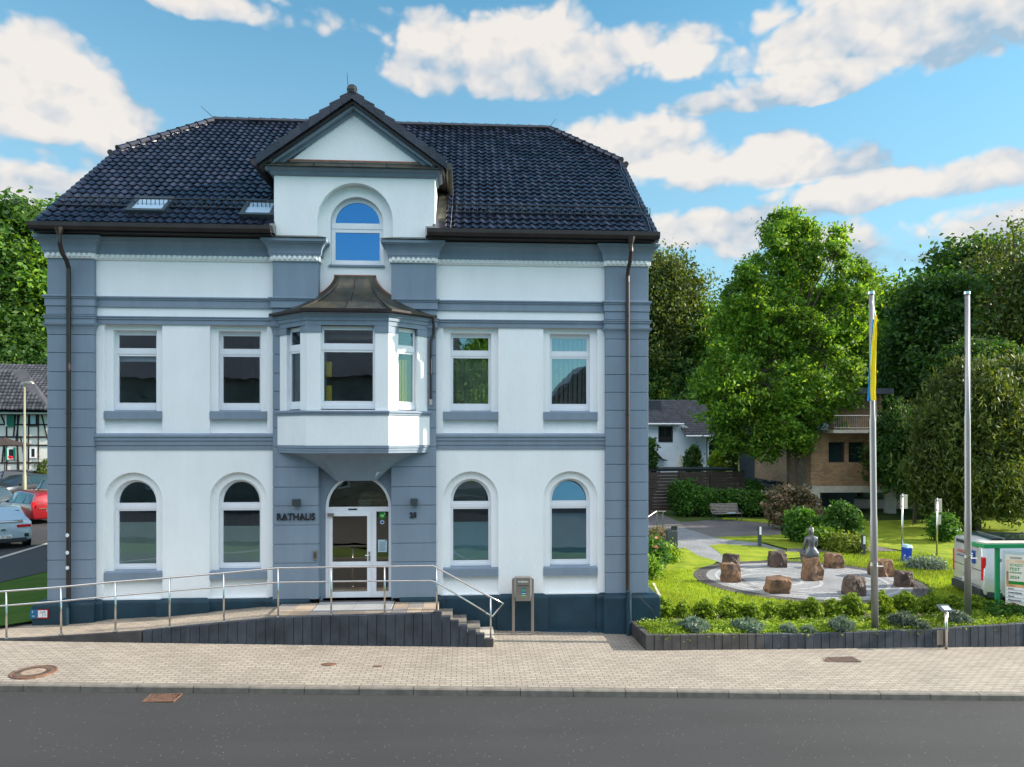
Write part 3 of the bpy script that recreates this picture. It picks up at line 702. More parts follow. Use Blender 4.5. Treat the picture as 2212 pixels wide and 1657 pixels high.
# copper cover strips on the broken cornice
for x0, x1 in ((-4.74, -3.27), (-2.03, -.57)):
    MB().hexa([(x0, -.39, 9.505), (x1, -.39, 9.505), (x1-(.3 if x0 < -3 else 0), -.09, 9.505), (x0+(.3 if x0 > -3 else 0), -.09, 9.505)], [(x0, -.39, 9.52), (x1, -.39, 9.52), (x1-(.3 if x0 < -3 else 0), -.09, 9.63), (x0+(.3 if x0 > -3 else 0), -.09, 9.63)]).build('copper_flashing', M['copper'], T)
# snow guards
def on_roof(px, py):
    dx, dy, v = ray(px, py); t = (RZ-CZ+RS*(-D0-RE))/(v-RS*dy); return dx*t, dy*t-D0, CZ+v*t
def guard(x0, x1, y=.32):
    z = RZ+RS*(y-RE)+.06; m = MB()
    for dz in (0, .19): m.tube([(x0, y, z+dz), (x1, y, z+dz)], .015, 6)
    n = int((x1-x0)/.10)
    for i in range(n+1): x = x0+(x1-x0)*i/n; m.tube([(x, y, z), (x, y, z+.19)], .009, 4, False)
    for i in range(int((x1-x0)/.8)+1): x = x0+.2+i*.8; m.tube([(x, y, z+.19), (x, y-.02, z-.03), (x, y+.3, z+.20)], .011, 5)
    m.build('snow_guard', M['black'], roof)
guard(-9.75, -4.85); guard(-.45, 4.50)
# skylights
for k, (a, b, c1_, d) in enumerate(((283, 352, 437, 459), (528, 584, 444, 468))):
    x0, y0, z0 = on_roof(a, d); x1, _, _ = on_roof(b, d); _, y1, z1 = on_roof((a+b)/2, c1_)
    if k == 1: x1 = min(x1, -4.62)
    n = Vector((0, -RS, 1)).normalized()
    def quad(e, h0, h1, mat, name, par):
        q = [Vector((x0-e, y0-e, RZ+RS*(y0-e-RE))), Vector((x1+e, y0-e, RZ+RS*(y0-e-RE))), Vector((x1+e, y1+e, RZ+RS*(y1+e-RE))), Vector((x0-e, y1+e, RZ+RS*(y1+e-RE)))]
        m = MB(); m.hexa([p+n*h0 for p in q], [p+n*h1 for p in q]); return m.build(name, mat, par)
    s = quad(.09, -.05, .10, M['anthracite'], 'skylight', roof) if False else None
    q_frame = MB(); 
    e = .09
    def P(x, y, h): return Vector((x, y, RZ+RS*(y-RE)))+n*h
    for (xa, xb, ya, yb) in ((x0-e, x1+e, y0-e, y0), (x0-e, x1+e, y1, y1+e), (x0-e, x0, y0, y1), (x1, x1+e, y0, y1)):
        q_frame.hexa([P(xa, ya, -.05), P(xb, ya, -.05), P(xb, yb, -.05), P(xa, yb, -.05)], [P(xa, ya, .11), P(xb, ya, .11), P(xb, yb, .11), P(xa, yb, .11)])
    sk = q_frame.build('skylight', M['anthracite'], T)
    MB().hexa([P(x0, y0, .04), P(x1, y0, .04), P(x1, y1, .04), P(x0, y1, .04)], [P(x0, y0, .075), P(x1, y0, .075), P(x1, y1, .075), P(x0, y1, .075)]).build('pane', pmat('skylight_blind', (.42, .55, .68), .12, var=.03, spec=.7), sk)
# lightning rods and conductor wires
def rod(p, q): MB().tube([p, q], [.012, .006], 5).build('lightning_rod', M['black'], T)
rod((HL+.05, RIDGE_Y, zr), (HL-.42, RIDGE_Y, zr+.42)); rod((HR-.05, RIDGE_Y, zr), (HR+.2, RIDGE_Y, zr+.32)); rod((AX-.12, -.1, AZ), (AX-.17, -.1, AZ+.62))
m = MB(); m.tube([(XR-.06, VY, RZ+RS*(VY-RE)+.10)]+[(XR-.10+.03*sin(i*2.), VY-(VY-RE)*i/12, RZ+RS*(VY-(VY-RE)*i/12-RE)+.09) for i in range(1, 13)], .006, 4)
m.tube([(-.36, 1.3, RZ+RS*(1.3-RE)+.09), (-.38, -.5, RZ+.1)], .006, 4); m.build('conductor_wire', M['steel'], T)
# downpipes
for x, sg in ((-9.17, -1), (3.87, 1)):
    m = MB(); m.lathe([(.05, 9.40), (.085, 9.52), (.10, 9.58)], x-.08*0, -.60, 10)
    m.tube([(x, -.60, 9.45), (x, -.60, 9.25), (x, -.50, 9.05), (x, -.30, 8.9), (x, -.22, 8.75), (x, -.22, 8.6)], .05, 10)
    m.tube([(x, -.22, 8.6), (x, -.22, 1.12)], .05, 12)
    for z in (7.8, 5.4, 3.2): m.lathe([(.06, z-.02), (.06, z+.02)], x, -.22, 12)
    p = m.build('downpipe', M['gutter'], T)
    if sg < 0: m = MB().tube([(x, -.33, 1.15), (x, -.33, .45)], .065, 12); m.lathe([(.075, 1.1), (.075, 1.16)], x, -.33, 12); m.build('standpipe', M['plinth'], p)
    else: m = MB().tube([(x, -.33, 1.15), (x, -.33, .05)], .065, 12); m.lathe([(.075, 1.1), (.075, 1.16)], x, -.33, 12); m.build('standpipe', M['plinth'], p)
for z, mt in ((2.60, 'pvc'), (2.20, 'pvc'), (1.85, 'pvc')):
    MB().lathe([(.0, 0), (.001, 0), (.045, 0), (.045, .004), (0, .004)], 0, 0, 14).v
    m = MB(); pts = [(-9.17+.04*cos(2*pi*i/12), z+.045*sin(2*pi*i/12)) for i in range(12)]; m.xz(pts, (), -.278, -.272); m.build('sticker', M[mt], T)
# garden tap and cable at the right corner
m = MB(); m.tube([(3.93, -.34, 1.12), (4.1, -.40, 1.05), (4.42, -.38, .72), (4.52, -.34, .55)], .008, 5); m.build('cable', M['black'], T)
m = MB(); m.tube([(4.22, -.27, .42), (4.22, -.33, .42), (4.22, -.35, .30)], .015, 6); m.tube([(4.19, -.30, .47), (4.25, -.30, .47)], .012, 6); m.build('garden_tap', M['chrome'], T)
for x in (1.93, 2.95): MB().obox((x, -.15, .155), .05, .02, .03).build('wall_plug', M['pvc'], T)

# --- entrance door
c = CXH+.045; hw = .785
m = MB()
m.xz(arch(c, hw, .99, 3.17), [rect(-3.235, -2.39, 1.85, 2.965), rect(-3.235, -2.39, 1.13, 1.755), rect(-2.185, -1.89, 1.85, 3.06), rect(-2.185, -1.89, 1.13, 1.755), halfdisc(c, .715, 3.175, .71)], .13, .20)
m.xz(rect(-3.31, -2.31, 1.0, 3.05), [rect(-3.225, -2.40, 1.86, 2.955), rect(-3.225, -2.40, 1.14, 1.745)], .105, .13)
d = m.build('door', M['pvc'], T, bevel=.004); tag(d, 'white framed glass entrance door under a round fanlight')
g = MB()
for a in (rect(-3.24, -2.385, 1.84, 2.97), rect(-3.24, -2.385, 1.12, 1.76), rect(-2.19, -1.885, 1.84, 3.07), rect(-2.19, -1.885, 1.12, 1.76), halfdisc(c, .72, 3.17, .715)): g.xz(a, (), .16, .166)
g.build('pane', glassmat('door_glass', (.75, .74, .68), .16, gcol=(1., .9, .8)), d)
m = MB(); m.box(-2.365, -2.325, .085, .107, 1.88, 2.10); m.tube([(-2.345, .09, 2.02), (-2.345, .05, 2.02), (-2.44, .05, 2.015)], .011, 6); m.build('handle', M['steel'], d)
MB().box(-3.33, -3.19, .05, .105, 2.955, 3.03).build('door_closer', M['steel_dull'], d)
MB().box(-2.85, -2.64, .118, .13, 3.10, 3.135).build('sensor', M['black'], d)
MB().box(-2.12, -1.965, .150, .159, 2.89, 3.04).build('sticker', M['leafgreen'], d)
hp = [(-2.0425+.05*(sin(t)**3), 2.955+.045*(.8125*cos(t)-.3125*cos(2*t)-.125*cos(3*t))) for t in [2*pi*i/20 for i in range(20)]]
MB().xz(hp, (), .146, .151).build('heart_symbol', M['lime'], d)
text('+', .07, M['ink_white'], 'heart_symbol', d, (-2.005, .148, 2.985), ext=.001)
MB().xz([(-2.045+.05*cos(2*pi*i/16), 2.80+.05*sin(2*pi*i/16)) for i in range(16)], (), .150, .159).build('round_sticker', M['paper'], d)
MB().xz([(-2.045+.03*cos(2*pi*i/16), 2.80+.03*sin(2*pi*i/16)) for i in range(16)], (), .148, .1505).build('round_sticker', M['logo_blue'], d)
MB().box(-2.145, -1.93, .150, .159, 2.08, 2.375).build('notice', M['paper'], d)
m = MB()
for i in range(9): m.box(-2.12, -1.95-.05*random.random(), .148, .151, 2.11+i*.026, 2.118+i*.026)
m.box(-1.975, -1.945, .148, .151, 2.345, 2.365); m.build('notice_text', M['ink'], d)
MB().box(-2.62, -1.92, .45, .47, 3.22, 3.52).build('hanging_sign', M['concrete'], d)
text('Information', .125, M['ink'], 'sign_text', d, (-2.59, .445, 3.33), ext=.002, bold=.002)
MB().box(-2.64, -2.33, .30, .31, 3.18, 3.33).build('notice', M['paper'], d)
MB().box(-3.45, -1.82, .1, .4, .90, .99).build('threshold', M['plinth'], d)
# --- lettering, lamps, intercom
text('RATHAUS', .225, M['ink'], 'lettering', T, (-4.475, -.165, 2.905), ext=.012, sx=.90, bold=.003)
m = MB()    # small slab serifs that give the letters their flared feet
for x in (-4.44, -4.34, -4.29, -4.17, -4.07, -3.90, -3.80, -3.745, -3.63): m.box(x-.022, x+.022, -.177, -.153, 2.902, 2.915)
m.build('lettering_serif', M['ink'], T)
text('25', .17, M['ink'], 'house_number', T, (-1.365, -.165, 2.945), ext=.012, bold=.006)
for x in (-4.085, -1.335):
    l = MB().box(x, x+.17, -.30, -.152, 3.24, 3.40).build('wall_lamp', M['anthracite'], T, bevel=.005)
    MB().box(x+.05, x+.12, -.155, -.14, 3.28, 3.36).build('lamp_bracket', M['black'], l)
i_ = MB().box(-3.625, -3.53, -.175, -.14, 1.955, 2.185).build('intercom', M['steel_dull'], T, bevel=.004)
m = MB()
for i in range(6): m.box(-3.61, -3.55, -.178, -.174, 2.0+i*.024, 2.012+i*.024)
m.build('call_button', M['black'], i_)

# --- bay window (first floor) as one part with its own pieces
def bp(off=0., yf=-.87, xl=-4.46, xr=-.89, fl=-3.64, fr=-1.78):
    k = off*.41
    return [(xl-off*1.4, -.14), (fl-k, yf-off), (fr+k, yf-off), (xr+off*1.4, -.14)]
def prism(m, pts, z0, z1, back=.0): m.xy([(pts[0][0], back)]+pts+[(pts[-1][0], back)], z0, z1)
m = MB(); prism(m, bp(0), 4.66, 5.36); bay = m.build('bay_window', M['white'], T, bevel=.01); tag(bay, 'three-sided bay window with copper roof over the door')
pts0 = bp(-.02)
# piers of the bay storey: two wall piers, two corner piers
P0_, P1_, P2_, P3_ = [Vector(p) for p in bp(-.04)]
def along(a, b, t): return a+(b-a)*t
def pier(a, b, t0, t1, th=.16, z0=5.46, z1=7.28, ext0=0, ext1=0):
    d = (b-a).normalized(); nrm = Vector((-d.y, d.x)); p, q = along(a, b, t0)-d*ext0, along(a, b, t1)+d*ext1
    return [(p.x, p.y), (q.x, q.y), (q.x+nrm.x*th, q.y+nrm.y*th), (p.x+nrm.x*th, p.y+nrm.y*th)]
m = MB()
for a, b, t0, t1 in ((P0_, P1_, 0, .26), (P2_, P3_, .74, 1)): m.xy(pier(a, b, t0, t1), 5.40, 7.28)
def corner(pc, pa, pb, ta, tb, th=.16):
    da = (pa-pc).normalized(); db = (pb-pc).normalized(); inn = (da+db).normalized()
    A = pc+da*ta; B = pc+db*tb
    na = Vector((-da.y, da.x)); na = na if na.dot(db) > 0 else -na
    nb = Vector((-db.y, db.x)); nb = nb if nb.dot(da) > 0 else -nb
    return [tuple(pc), tuple(B), tuple(B+nb*th), tuple(pc+inn*th*1.08), tuple(A+na*th), tuple(A)]
FO = P2_.x-P1_.x
for pc, pa, pb in ((P1_, P0_, P2_), (P2_, P3_, P1_)):
    pl = corner(pc, pa, pb, .26, (FO-1.23)/2)
    m.xy(pl, 5.40, 7.28)
m.xy([(P0_.x, 0), tuple(P0_), tuple(P1_), tuple(P2_), tuple(P3_), (P3_.x, 0)], 7.40, 7.6)
m.build('bay_pier', M['white'], bay, bevel=.006)
# capitals on the piers + frieze (grey)
def front_prof(m, off, z0, z1, pr=None):
    m.sweep(bp(0), [(-.2, z0), (off, z0), (off, z1), (-.2, z1)])
m = MB()
for a, b, t0, t1 in ((P0_, P1_, -.01, .27), (P2_, P3_, .73, 1.01)):
    q = pier(a, b, t0, t1, .17); d2 = (b-a).normalized(); n2 = Vector((d2.y, -d2.x))*.02; q = [(q[0][0]+n2.x, q[0][1]+n2.y), (q[1][0]+n2.x, q[1][1]+n2.y), q[2], q[3]]; m.xy(q, 7.24, 7.42)
for pc, pa, pb in ((P1_, P0_, P2_), (P2_, P3_, P1_)):
    pl = corner(pc, pa, pb, .275, (FO-1.23)/2+.015); inn = ((pa-pc).normalized()+(pb-pc).normalized()).normalized()
    pl[0] = tuple(pc-inn*.03); pl[1] = (pl[1][0], pl[1][1]-.02) ; m.xy(pl, 7.24, 7.42)
m.sweep(bp(-.04), [(-.15, 7.40), (.03, 7.40), (.03, 7.50), (.055, 7.51), (.055, 7.58), (.09, 7.60), (.09, 7.64), (.13, 7.67), (-.15, 7.68)])
m.sweep(bp(0), [(-.15, 5.36), (.025, 5.36), (.025, 5.40), (.05, 5.415), (.05, 5.45), (-.02, 5.475), (-.15, 5.48)])
m.build('bay_moulding', M['grey'], bay)
m = MB(); m.sweep(bp(-.02), [(-.2, 4.49), (.0, 4.49), (.0, 4.54), (.012, 4.545), (.012, 4.60), (.03, 4.61), (.03, 4.655), (-.2, 4.66)]); m.build('bay_moulding', M['grey'], bay)
# solid band between apron and sill inside
m = MB(); prism(m, bp(-.06), 5.34, 5.44); m.build('bay_floor', M['grey'], bay)
# bay windows
def bwin(a, b, w, side):
    mid = (a+b)/2; d = (b-a).normalized(); nrm = Vector((-d.y, d.x)); ang = math.atan2(d.y, d.x)
    base = mid+nrm*.09
    def bx(m, u0, u1, v0, v1, z0, z1):
        q = []
        for u, v in ((u0, v0), (u1, v0), (u1, v1), (u0, v1)): q.append(base+d*u+nrm*v)
        m.xy([(p.x, p.y) for p in q], z0, z1)
    h = w/2; f = .065 if w > .9 else .05; m = MB()
    bx(m, -h, -h+f, 0, .06, 5.50, 7.42); bx(m, h-f, h, 0, .06, 5.50, 7.42)
    for z0, z1 in ((5.50, 5.68), (6.80, 7.0), (7.305, 7.42)): bx(m, -h+f, h-f, .002, .058, z0, z1)
    bx(m, -h, h, -.012, .0, 6.85, 6.95); bx(m, -h, h, -.018, .0, 5.50, 5.60)
    w_ = m.build('window_frame', M['pvc'], bay, bevel=.003)
    m = MB(); bx(m, -h+f, h-f, .028, .034, 5.68, 6.80); bx(m, -h+f, h-f, .028, .034, 7.0, 7.305); m.build('pane', M['glass_clear' if side == 1 else 'glass'], bay)
    if side == 1:
        m = MB()
        for i in range(7): 
            u = -h+.06+i*.048; bx(m, u, u+.044, .16+.02*(i % 2), .165+.02*(i % 2), 5.66, 6.68)
        m.build('yellow_drape', M['yellow'], bay)
    if side == -1:
        m = MB()
        for i in range(8):
            u = -h+.05+i*.06; bx(m, u, u+.055, .16+.015*(i % 2), .165+.015*(i % 2), 5.6, 7.35)
        m.build('curtain', M['blind'], bay)
    if side == 0:
        m = MB(); bx(m, -h+.07, -h+.20, .22, .23, 5.68, 6.05); bx(m, -h+.07, -h+.20, .22, .23, 6.25, 6.6); m.build('yellow_drape', M['yellow'], bay)
bwin(P1_, P2_, 1.235, 0)
fl_ = (P1_-P0_).length; 
bwin(along(P0_, P1_, .26), along(P0_, P1_, 1-.26/fl_), fl_*.74-.26, -1); bwin(along(P2_, P3_, .26/fl_), along(P2_, P3_, .74), fl_*.74-.26, 1)
# bell-shaped copper roof
m = MB(); E_ = [(-4.62, -.14), (-3.71, -1.03), (-1.71, -1.03), (-.74, -.14)]; Tt = [(-3.13, -.10), (-3.02, -.20), (-2.29, -.20), (-2.18, -.10)]
N_ = 12
rings = []
for i in range(N_+1):
    t = i/N_; h = (1-t)**1.9; z = 7.735+.93*t
    rings.append([(Tt[j][0]+(E_[j][0]-Tt[j][0])*h, Tt[j][1]+(E_[j][1]-Tt[j][1])*h, z) for j in range(4)]+[(Tt[3][0]+(E_[3][0]-Tt[3][0])*h, .12, z), (Tt[0][0]+(E_[0][0]-Tt[0][0])*h, .12, z)])
vs = [p for r in rings for p in r]; fs = [(i*6+j, i*6+(j+1) % 6, (i+1)*6+(j+1) % 6, (i+1)*6+j) for i in range(N_) for j in range(6)]+[tuple(range(6)), tuple(N_*6+j for j in range(6))]
m.add(vs, fs); m.build('bay_roof', M['copper'], bay)
m = MB()
for j in (1, 2): m.tube([Vector(r[j])+Vector((0, -.01, .012)) for r in rings], .016, 5)
m.tube([((r[1][0]+r[2][0])/2, r[1][1]-.008, r[1][2]+.012) for r in rings[:-1]], .012, 5)
m.build('standing_seam', M['copper'], bay)
m = MB(); m.tube([Vector(r[0])+Vector((0, .02, .02)) for r in rings], .022, 5); m.tube([Vector(r[3])+Vector((0, .02, .02)) for r in rings], .022, 5); m.tube([Vector(rings[-1][0])+Vector((-.02, 0, .02)), Vector(rings[-1][3])+Vector((.02, 0, .02))], .025, 5); m.build('copper_edge', M['copper_edge'], bay)
m = MB(); m.sweep([(E_[0][0], -.14), E_[1], E_[2], (E_[3][0], -.14)], [(-.08, 7.68), (.0, 7.675), (.045, 7.70), (.05, 7.75), (.03, 7.75), (-.02, 7.72), (-.08, 7.73)]); m.build('bay_gutter', M['gutter'], bay)
m = MB(); m.tube([(-.80, -.22, 7.70), (-.79, -.20, 7.50), (-.80, -.17, 7.30), (-.86, -.18, 7.15), (-.86, -.18, 5.75)], .032, 8); m.build('bay_downpipe', M['gutter'], bay)
m = MB(); m.tube([(-.86, -.18, 5.75), (-.86, -.2, 5.62)], .035, 8); m.build('pipe_end', M['concrete'], bay)
# concave corbel below the bay: plan polygon shrinking towards the wall as it descends
rings = []; N_ = 12
B0 = [(-4.40, -.13), (-3.60, -.84), (-1.82, -.84), (-.95, -.13)]; B1 = [(-3.10, -.13), (-3.06, -.16), (-2.20, -.16), (-2.16, -.13)]
for i in range(N_+1):
    t = i/N_; h = 1-sin(t*pi/2)**.9 if False else (1-t**.55); z = 4.50-.68*t
    zz = 4.50-.68*t
    h = 1-sqrt(max(0, 1-(1-t)**2)) if False else (1-sqrt(t))*.92+(1-t)*.08
    rings.append([(B1[j][0]+(B0[j][0]-B1[j][0])*h, B1[j][1]+(B0[j][1]-B1[j][1])*h, zz) for j in range(4)]+[(B1[3][0]+(B0[3][0]-B1[3][0])*h, .12, zz), (B1[0][0]+(B0[0][0]-B1[0][0])*h, .12, zz)])
vs = [p for r in rings for p in r]; fs = [(i*6+j, i*6+(j+1) % 6, (i+1)*6+(j+1) % 6, (i+1)*6+j) for i in range(N_) for j in range(6)]+[tuple(range(6)), tuple(N_*6+j for j in range(6))]
m = MB(); m.add(vs, fs); m.build('corbel', M['grey'], bay)

# ================================================================== GROUND SHEETS
def sheet(name, xs, ys, zf, mat, par=None):
    xs = list(xs); ys = list(ys); V = [(x, y, zf(x, y)) for y in ys for x in xs]; n = len(xs)
    Q = [(j*n+i, j*n+i+1, (j+1)*n+i+1, (j+1)*n+i) for j in range(len(ys)-1) for i in range(n-1)]
    return struct(link(name, npmesh(name, V, Q, mat), par))
def hill(x, y):
    r = clip((y-62)/60., 0, 1); return 16*r*r*(3-2*r)+clip(y-122, 0, 200)*.1
KY = -3.98      # kerb line
XS = list(np.linspace(-500, -60, 10))+list(np.arange(-56, 60, 1.))+list(np.linspace(62, 500, 10))
YS = list(np.linspace(-300, -24, 8))+[-16, -12, -8, -4.05, -3.9, -2, -1, -.55, -.45, 0]+list(np.arange(1, 62, 2.))+list(np.arange(64, 140, 6.))+[180, 260, 400, 700]
def zground(x, y):
    if y < 0 and not (x > 4.6 and y > -.5): return G(x, max(y, -4))-.17
    return G(x, y)-.03+hill(x, y)
sheet('ground', XS, YS, zground, M['ground'])
rx = list(np.arange(-60, 61, 2.))
def Gs(x, y): return 0.1-0.031*(clip(x, -16, 24)-4.3)+0.025*max(y, -4)
sheet('road', rx, [-13.5, -11, -8, -6, KY+.02], lambda x, y: Gs(x, -4)-.115-.008*(KY-y), M['asphalt'])
sheet('sidewalk', rx, [KY+.14, -3, -2, -1, 0, .3], lambda x, y: Gs(x, y)+.0-(.0 if x < 60 else 0), M['pave'])
sheet('far_sidewalk', rx, [-60, -40, -29, -17, -15, -13.5], lambda x, y: Gs(x, -4)+.03, M['asphalt_dark'])
# kerb of one-metre granite stones
m = MB(); x = -40.
while x < 40:
    x1 = x+1.0; g = .006
    z0, z1 = Gs(x, KY), Gs(x1, KY)
    j = random.uniform(-.004, .004); h = .012+j
    def pr(xx, z): return [(xx, KY, z-.22), (xx, KY, z+h-.025), (xx, KY+.02, z+h), (xx, KY+.145, z+h), (xx, KY+.145, z-.22)]
    a = pr(x+g, z0); b = pr(x1-g, z1)
    m.add(a+b, [(0, 1, 2, 3, 4)[::-1], (5, 6, 7, 8, 9)]+[(i, (i+1) % 5, 5+(i+1) % 5, 5+i) for i in range(5)])
    x = x1
struct(m.build('kerb', M['kerb']))
# covers and grates in the pavement and road
def P3(px, py, z): x, y = onz(px, py, z); return x, y
t = thing('manhole_cover', 'round rusty manhole cover with concrete centre in the sidewalk', 'manhole cover', (-8.2, -3.35, Gs(-8.2, -3.35)))
x, y = -8.2, -3.30; z = Gs(x, y)
m = MB(); m.lathe([(.20, z-.02), (.20, z+.012), (.33, z+.014), (.34, z+.006), (.355, z+.016), (.39, z+.016), (.40, z-.02)], x, y, 40); m.build('cover_ring', M['rust'], t)
for k in range(28):
    pass
m = MB(); m.lathe([(.001, z-.01), (.199, z-.01), (.199, z+.011), (.001, z+.011)], x, y, 32); m.build('concrete_infill', pmat('stained_infill', (.26, .20, .15), .9, var=.3, vs=9, fine=.2), t)
m = MB()
for k in range(36):
    a = 2*pi*k/36; m.obox((x+.27*cos(a), y+.27*sin(a), z+.016), .08, .018, .008, rz=a)
m.build('cover_rib', M['iron'], t)
t = thing('drain_grate', 'rusty slotted storm drain grate in the road gutter', 'drain', (-5.4, -4.35, .1))
x0, x1, y0, y1 = -5.72, -5.12, -4.42, -4.0
x, y = -5.45, -4.24; z = Gs(x, -4)-.115
m = MB(); w, d = .28, .20
for a in ((-w, w, -d, -d+.035), (-w, w, d-.035, d), (-w, -w+.035, -d+.035, d-.035), (w-.035, w, -d+.035, d-.035)): m.box(x+a[0], x+a[1], y+a[2], y+a[3], z-.02, z+.012)
m.build('grate_frame', M['rust'], t)
m = MB()
for k in range(8): m.obox((x-w+.075+k*.064, y, z+.004), .021, 2*d-.06, .016, rz=-.18)
m.build('grate_bar', M['rust'], t)
m = MB(); m.box(x-w+.03, x+w-.03, y-d+.03, y+d-.03, z+.0005, z+.002); m.build('drain_hole', M['black'], t)
for px, py, rx_, lab in ((710, 1441, .16, 'larger rusty valve cap in the sidewalk below the door'), (815, 1442, .09, 'smaller rusty valve cap in the sidewalk below the door')):
    x, y = onz(px, py, .2); z = Gs(x, y)
    m = MB(); m.lathe([(.001, z-.01), (.001, z+.008), (rx_*.75, z+.012), (rx_*.8, z+.004), (rx_, z+.008), (rx_, z-.01)], x, y, 20, 1, .62); tag(m.build('valve_cap', M['rust']), lab, 'valve cap', 'small iron valve caps in the sidewalk')
x, y = onz(1812, 1423, -.05); z = Gs(x, y)
t = thing('access_cover', 'rectangular brown iron access cover in the sidewalk before the planter', 'access cover', (x, y, z))
m = MB(); m.obox((x, y, z), .84, .36, .02); m.build('cover_plate', M['iron'], t, bevel=.004)
m = MB()
for i in range(14):
    for j in range(5): m.obox((x-.36+i*.055, y-.13+j*.065, z+.011), .03, .03, .006, rz=.78*((i+j) % 2))
m.build('tread_stud', M['rust'], t)

# ================================================================== ENTRANCE RAMP AND STAIRS
WF = -1.42; WB = -1.28      # front wall of the ramp
def topz(x):
    pts = [(-10.6, G(-10.6, -1.4)+.02), (-9.6, .50+.03), (-7.0, .66), (-4.35, .885), (-2.8, .93), (-.68, .95)]
    if x <= pts[0][0]: return pts[0][1]
    for (a, za), (b, zb) in zip(pts[:-1], pts[1:]):
        if x <= b: return za+(zb-za)*(x-a)/(b-a)
    return pts[-1][1]
R_ = thing('entrance_ramp', 'wheelchair ramp with stairs, edged by dark concrete palisades, before the door', 'ramp', (-4., -.9, .3))
m = MB(); xs = [-10.6, -9.6, -8.3, -7.02]
for a, b in zip(xs[:-1], xs[1:]): m.hexa([(a, WF, -.1), (b, WF, -.1), (b, WB, -.1), (a, WB, -.1)], [(a, WF, topz(a)), (b, WF, topz(b)), (b, WB, topz(b)), (a, WB, topz(a))])
tag(m.build('ramp_kerb', M['palisade2'], R_), 'low brown end of the ramp edging')
x = -7.0; pw = .2005
while x < -.70:
    x1 = x+pw; g = .004; j = random.uniform(-.006, .006)
    m = MB(); m.hexa([(x+g, WF+j*.7, -.1), (x1-g, WF+j*.7, -.1), (x1-g, WB, -.1), (x+g, WB, -.1)], [(x+g, WF+j*.7, topz(x)+.012+j), (x1-g, WF+j*.7, topz(x1)+.012+j), (x1-g, WB, topz(x1)+.012), (x+g, WB, topz(x)+.012)])
    m.build('palisade', M['palisade'], R_, bevel=.008); x = x1
# stepped palisades beside the stairs
zt = [.955, .80, .655, .51, .37, .235, .20+.02]
steps = [(-.70, .945), (-.37, .78), (-.045, .63), (.27, .49), (.585, .335)]
zs_ = []
for k in range(7):
    z = at((1000+(1392+64*k)/1.841)/1.8517, (1800+[1190, 1225, 1258, 1290, 1325, 1355, 1392][k]/1.841)/1.8517, WF)[1]; zs_.append(z)
x = -.70+.0
for k, z in enumerate(zs_):
    xa, xb = -.745+k*.19, -.745+(k+1)*.19
    m = MB(); m.box(xa+.004, xb-.004, WF, WB, -.1, z); m.build('palisade', M['palisade2' if k == 6 else 'palisade'], R_, bevel=.008)
# paving of ramp, landing, and the filling below
m = MB(); xs = list(np.arange(-10.6, -4.3, .7))+[-4.35]
for a, b in zip(xs[:-1], xs[1:]): m.hexa([(a, WB, topz(a)-.12), (b, WB, topz(b)-.12), (b, .02, topz(b)-.12), (a, .02, topz(a)-.12)], [(a, WB, topz(a)), (b, WB, topz(b)), (b, .02, topz(b)), (a, .02, topz(a))])
m.build('ramp_paving', M['pave_ramp'], R_)
slabc = [pmat('slab_beige', (.34, .27, .20), .85, var=.15, fine=.15), pmat('slab_grey', (.22, .20, .19), .85, var=.15, fine=.15), pmat('slab_brown', (.27, .21, .16), .85, var=.15, fine=.15)]
xs = [-4.35, -3.95, -3.53]; 
lay = [(-4.35, -3.93), (-3.93, -3.50), (-1.70, -1.36), (-1.36, -1.02), (-1.02, -.66)]
for i, (a, b) in enumerate(lay):
    for j, (ya, yb) in enumerate(((WB, -.75), (-.75, -.15))):
        MB().box(a+.004, b-.004, ya+.004, yb-.004, .80, .935).build('landing_slab', slabc[(i*2+j) % 3], R_)
for i, (a, b) in enumerate(((-3.5, -2.9), (-2.9, -2.3), (-2.3, -1.7))): MB().box(a+.004, b-.004, WB+.004, -.98, .80, .935).build('landing_slab', slabc[(i+1) % 3], R_)
MB().box(-4.34, -.67, WB, -.1, .3, .80).build('landing_core', M['palisade2'], R_)
for a, b in ((-3.48, -2.60), (-2.59, -1.72)):
    m = MB(); n = 22
    for i in range(n): xx = a+(i+.5)*(b-a)/n; m.box(xx-.014, xx+.014, -.94, -.15, .90, .945)
    m.box(a, b, -.97, -.94, .90, .947); m.box(a, b, -.15, -.12, .90, .947); g_ = m.build('foot_grating', pmat('galvanised_grating', (.42, .43, .44), .5, metal=.2, var=.1), R_)
    MB().box(a, b, -.94, -.15, .85, .905).build('grating_pit', M['black'], R_)
MB().box(-3.5, -1.7, -.12, .12, .6, .935).box(-3.5, -1.7, -.98, -.97, .8, .935).build('landing_edge', M['palisade2'], R_)
for k, (xa, z) in enumerate(steps):
    xb = steps[k+1][0] if k+1 < len(steps) else xa
    if k == 0: continue
    xa0 = steps[k-1][0]+(.0 if k > 1 else .035)
    MB().box(xa0+.002, xa+.03, WB+.005, -.22, -.05, z).build('step', M['concrete' if k > 3 else 'kerb'], R_, bevel=.006)
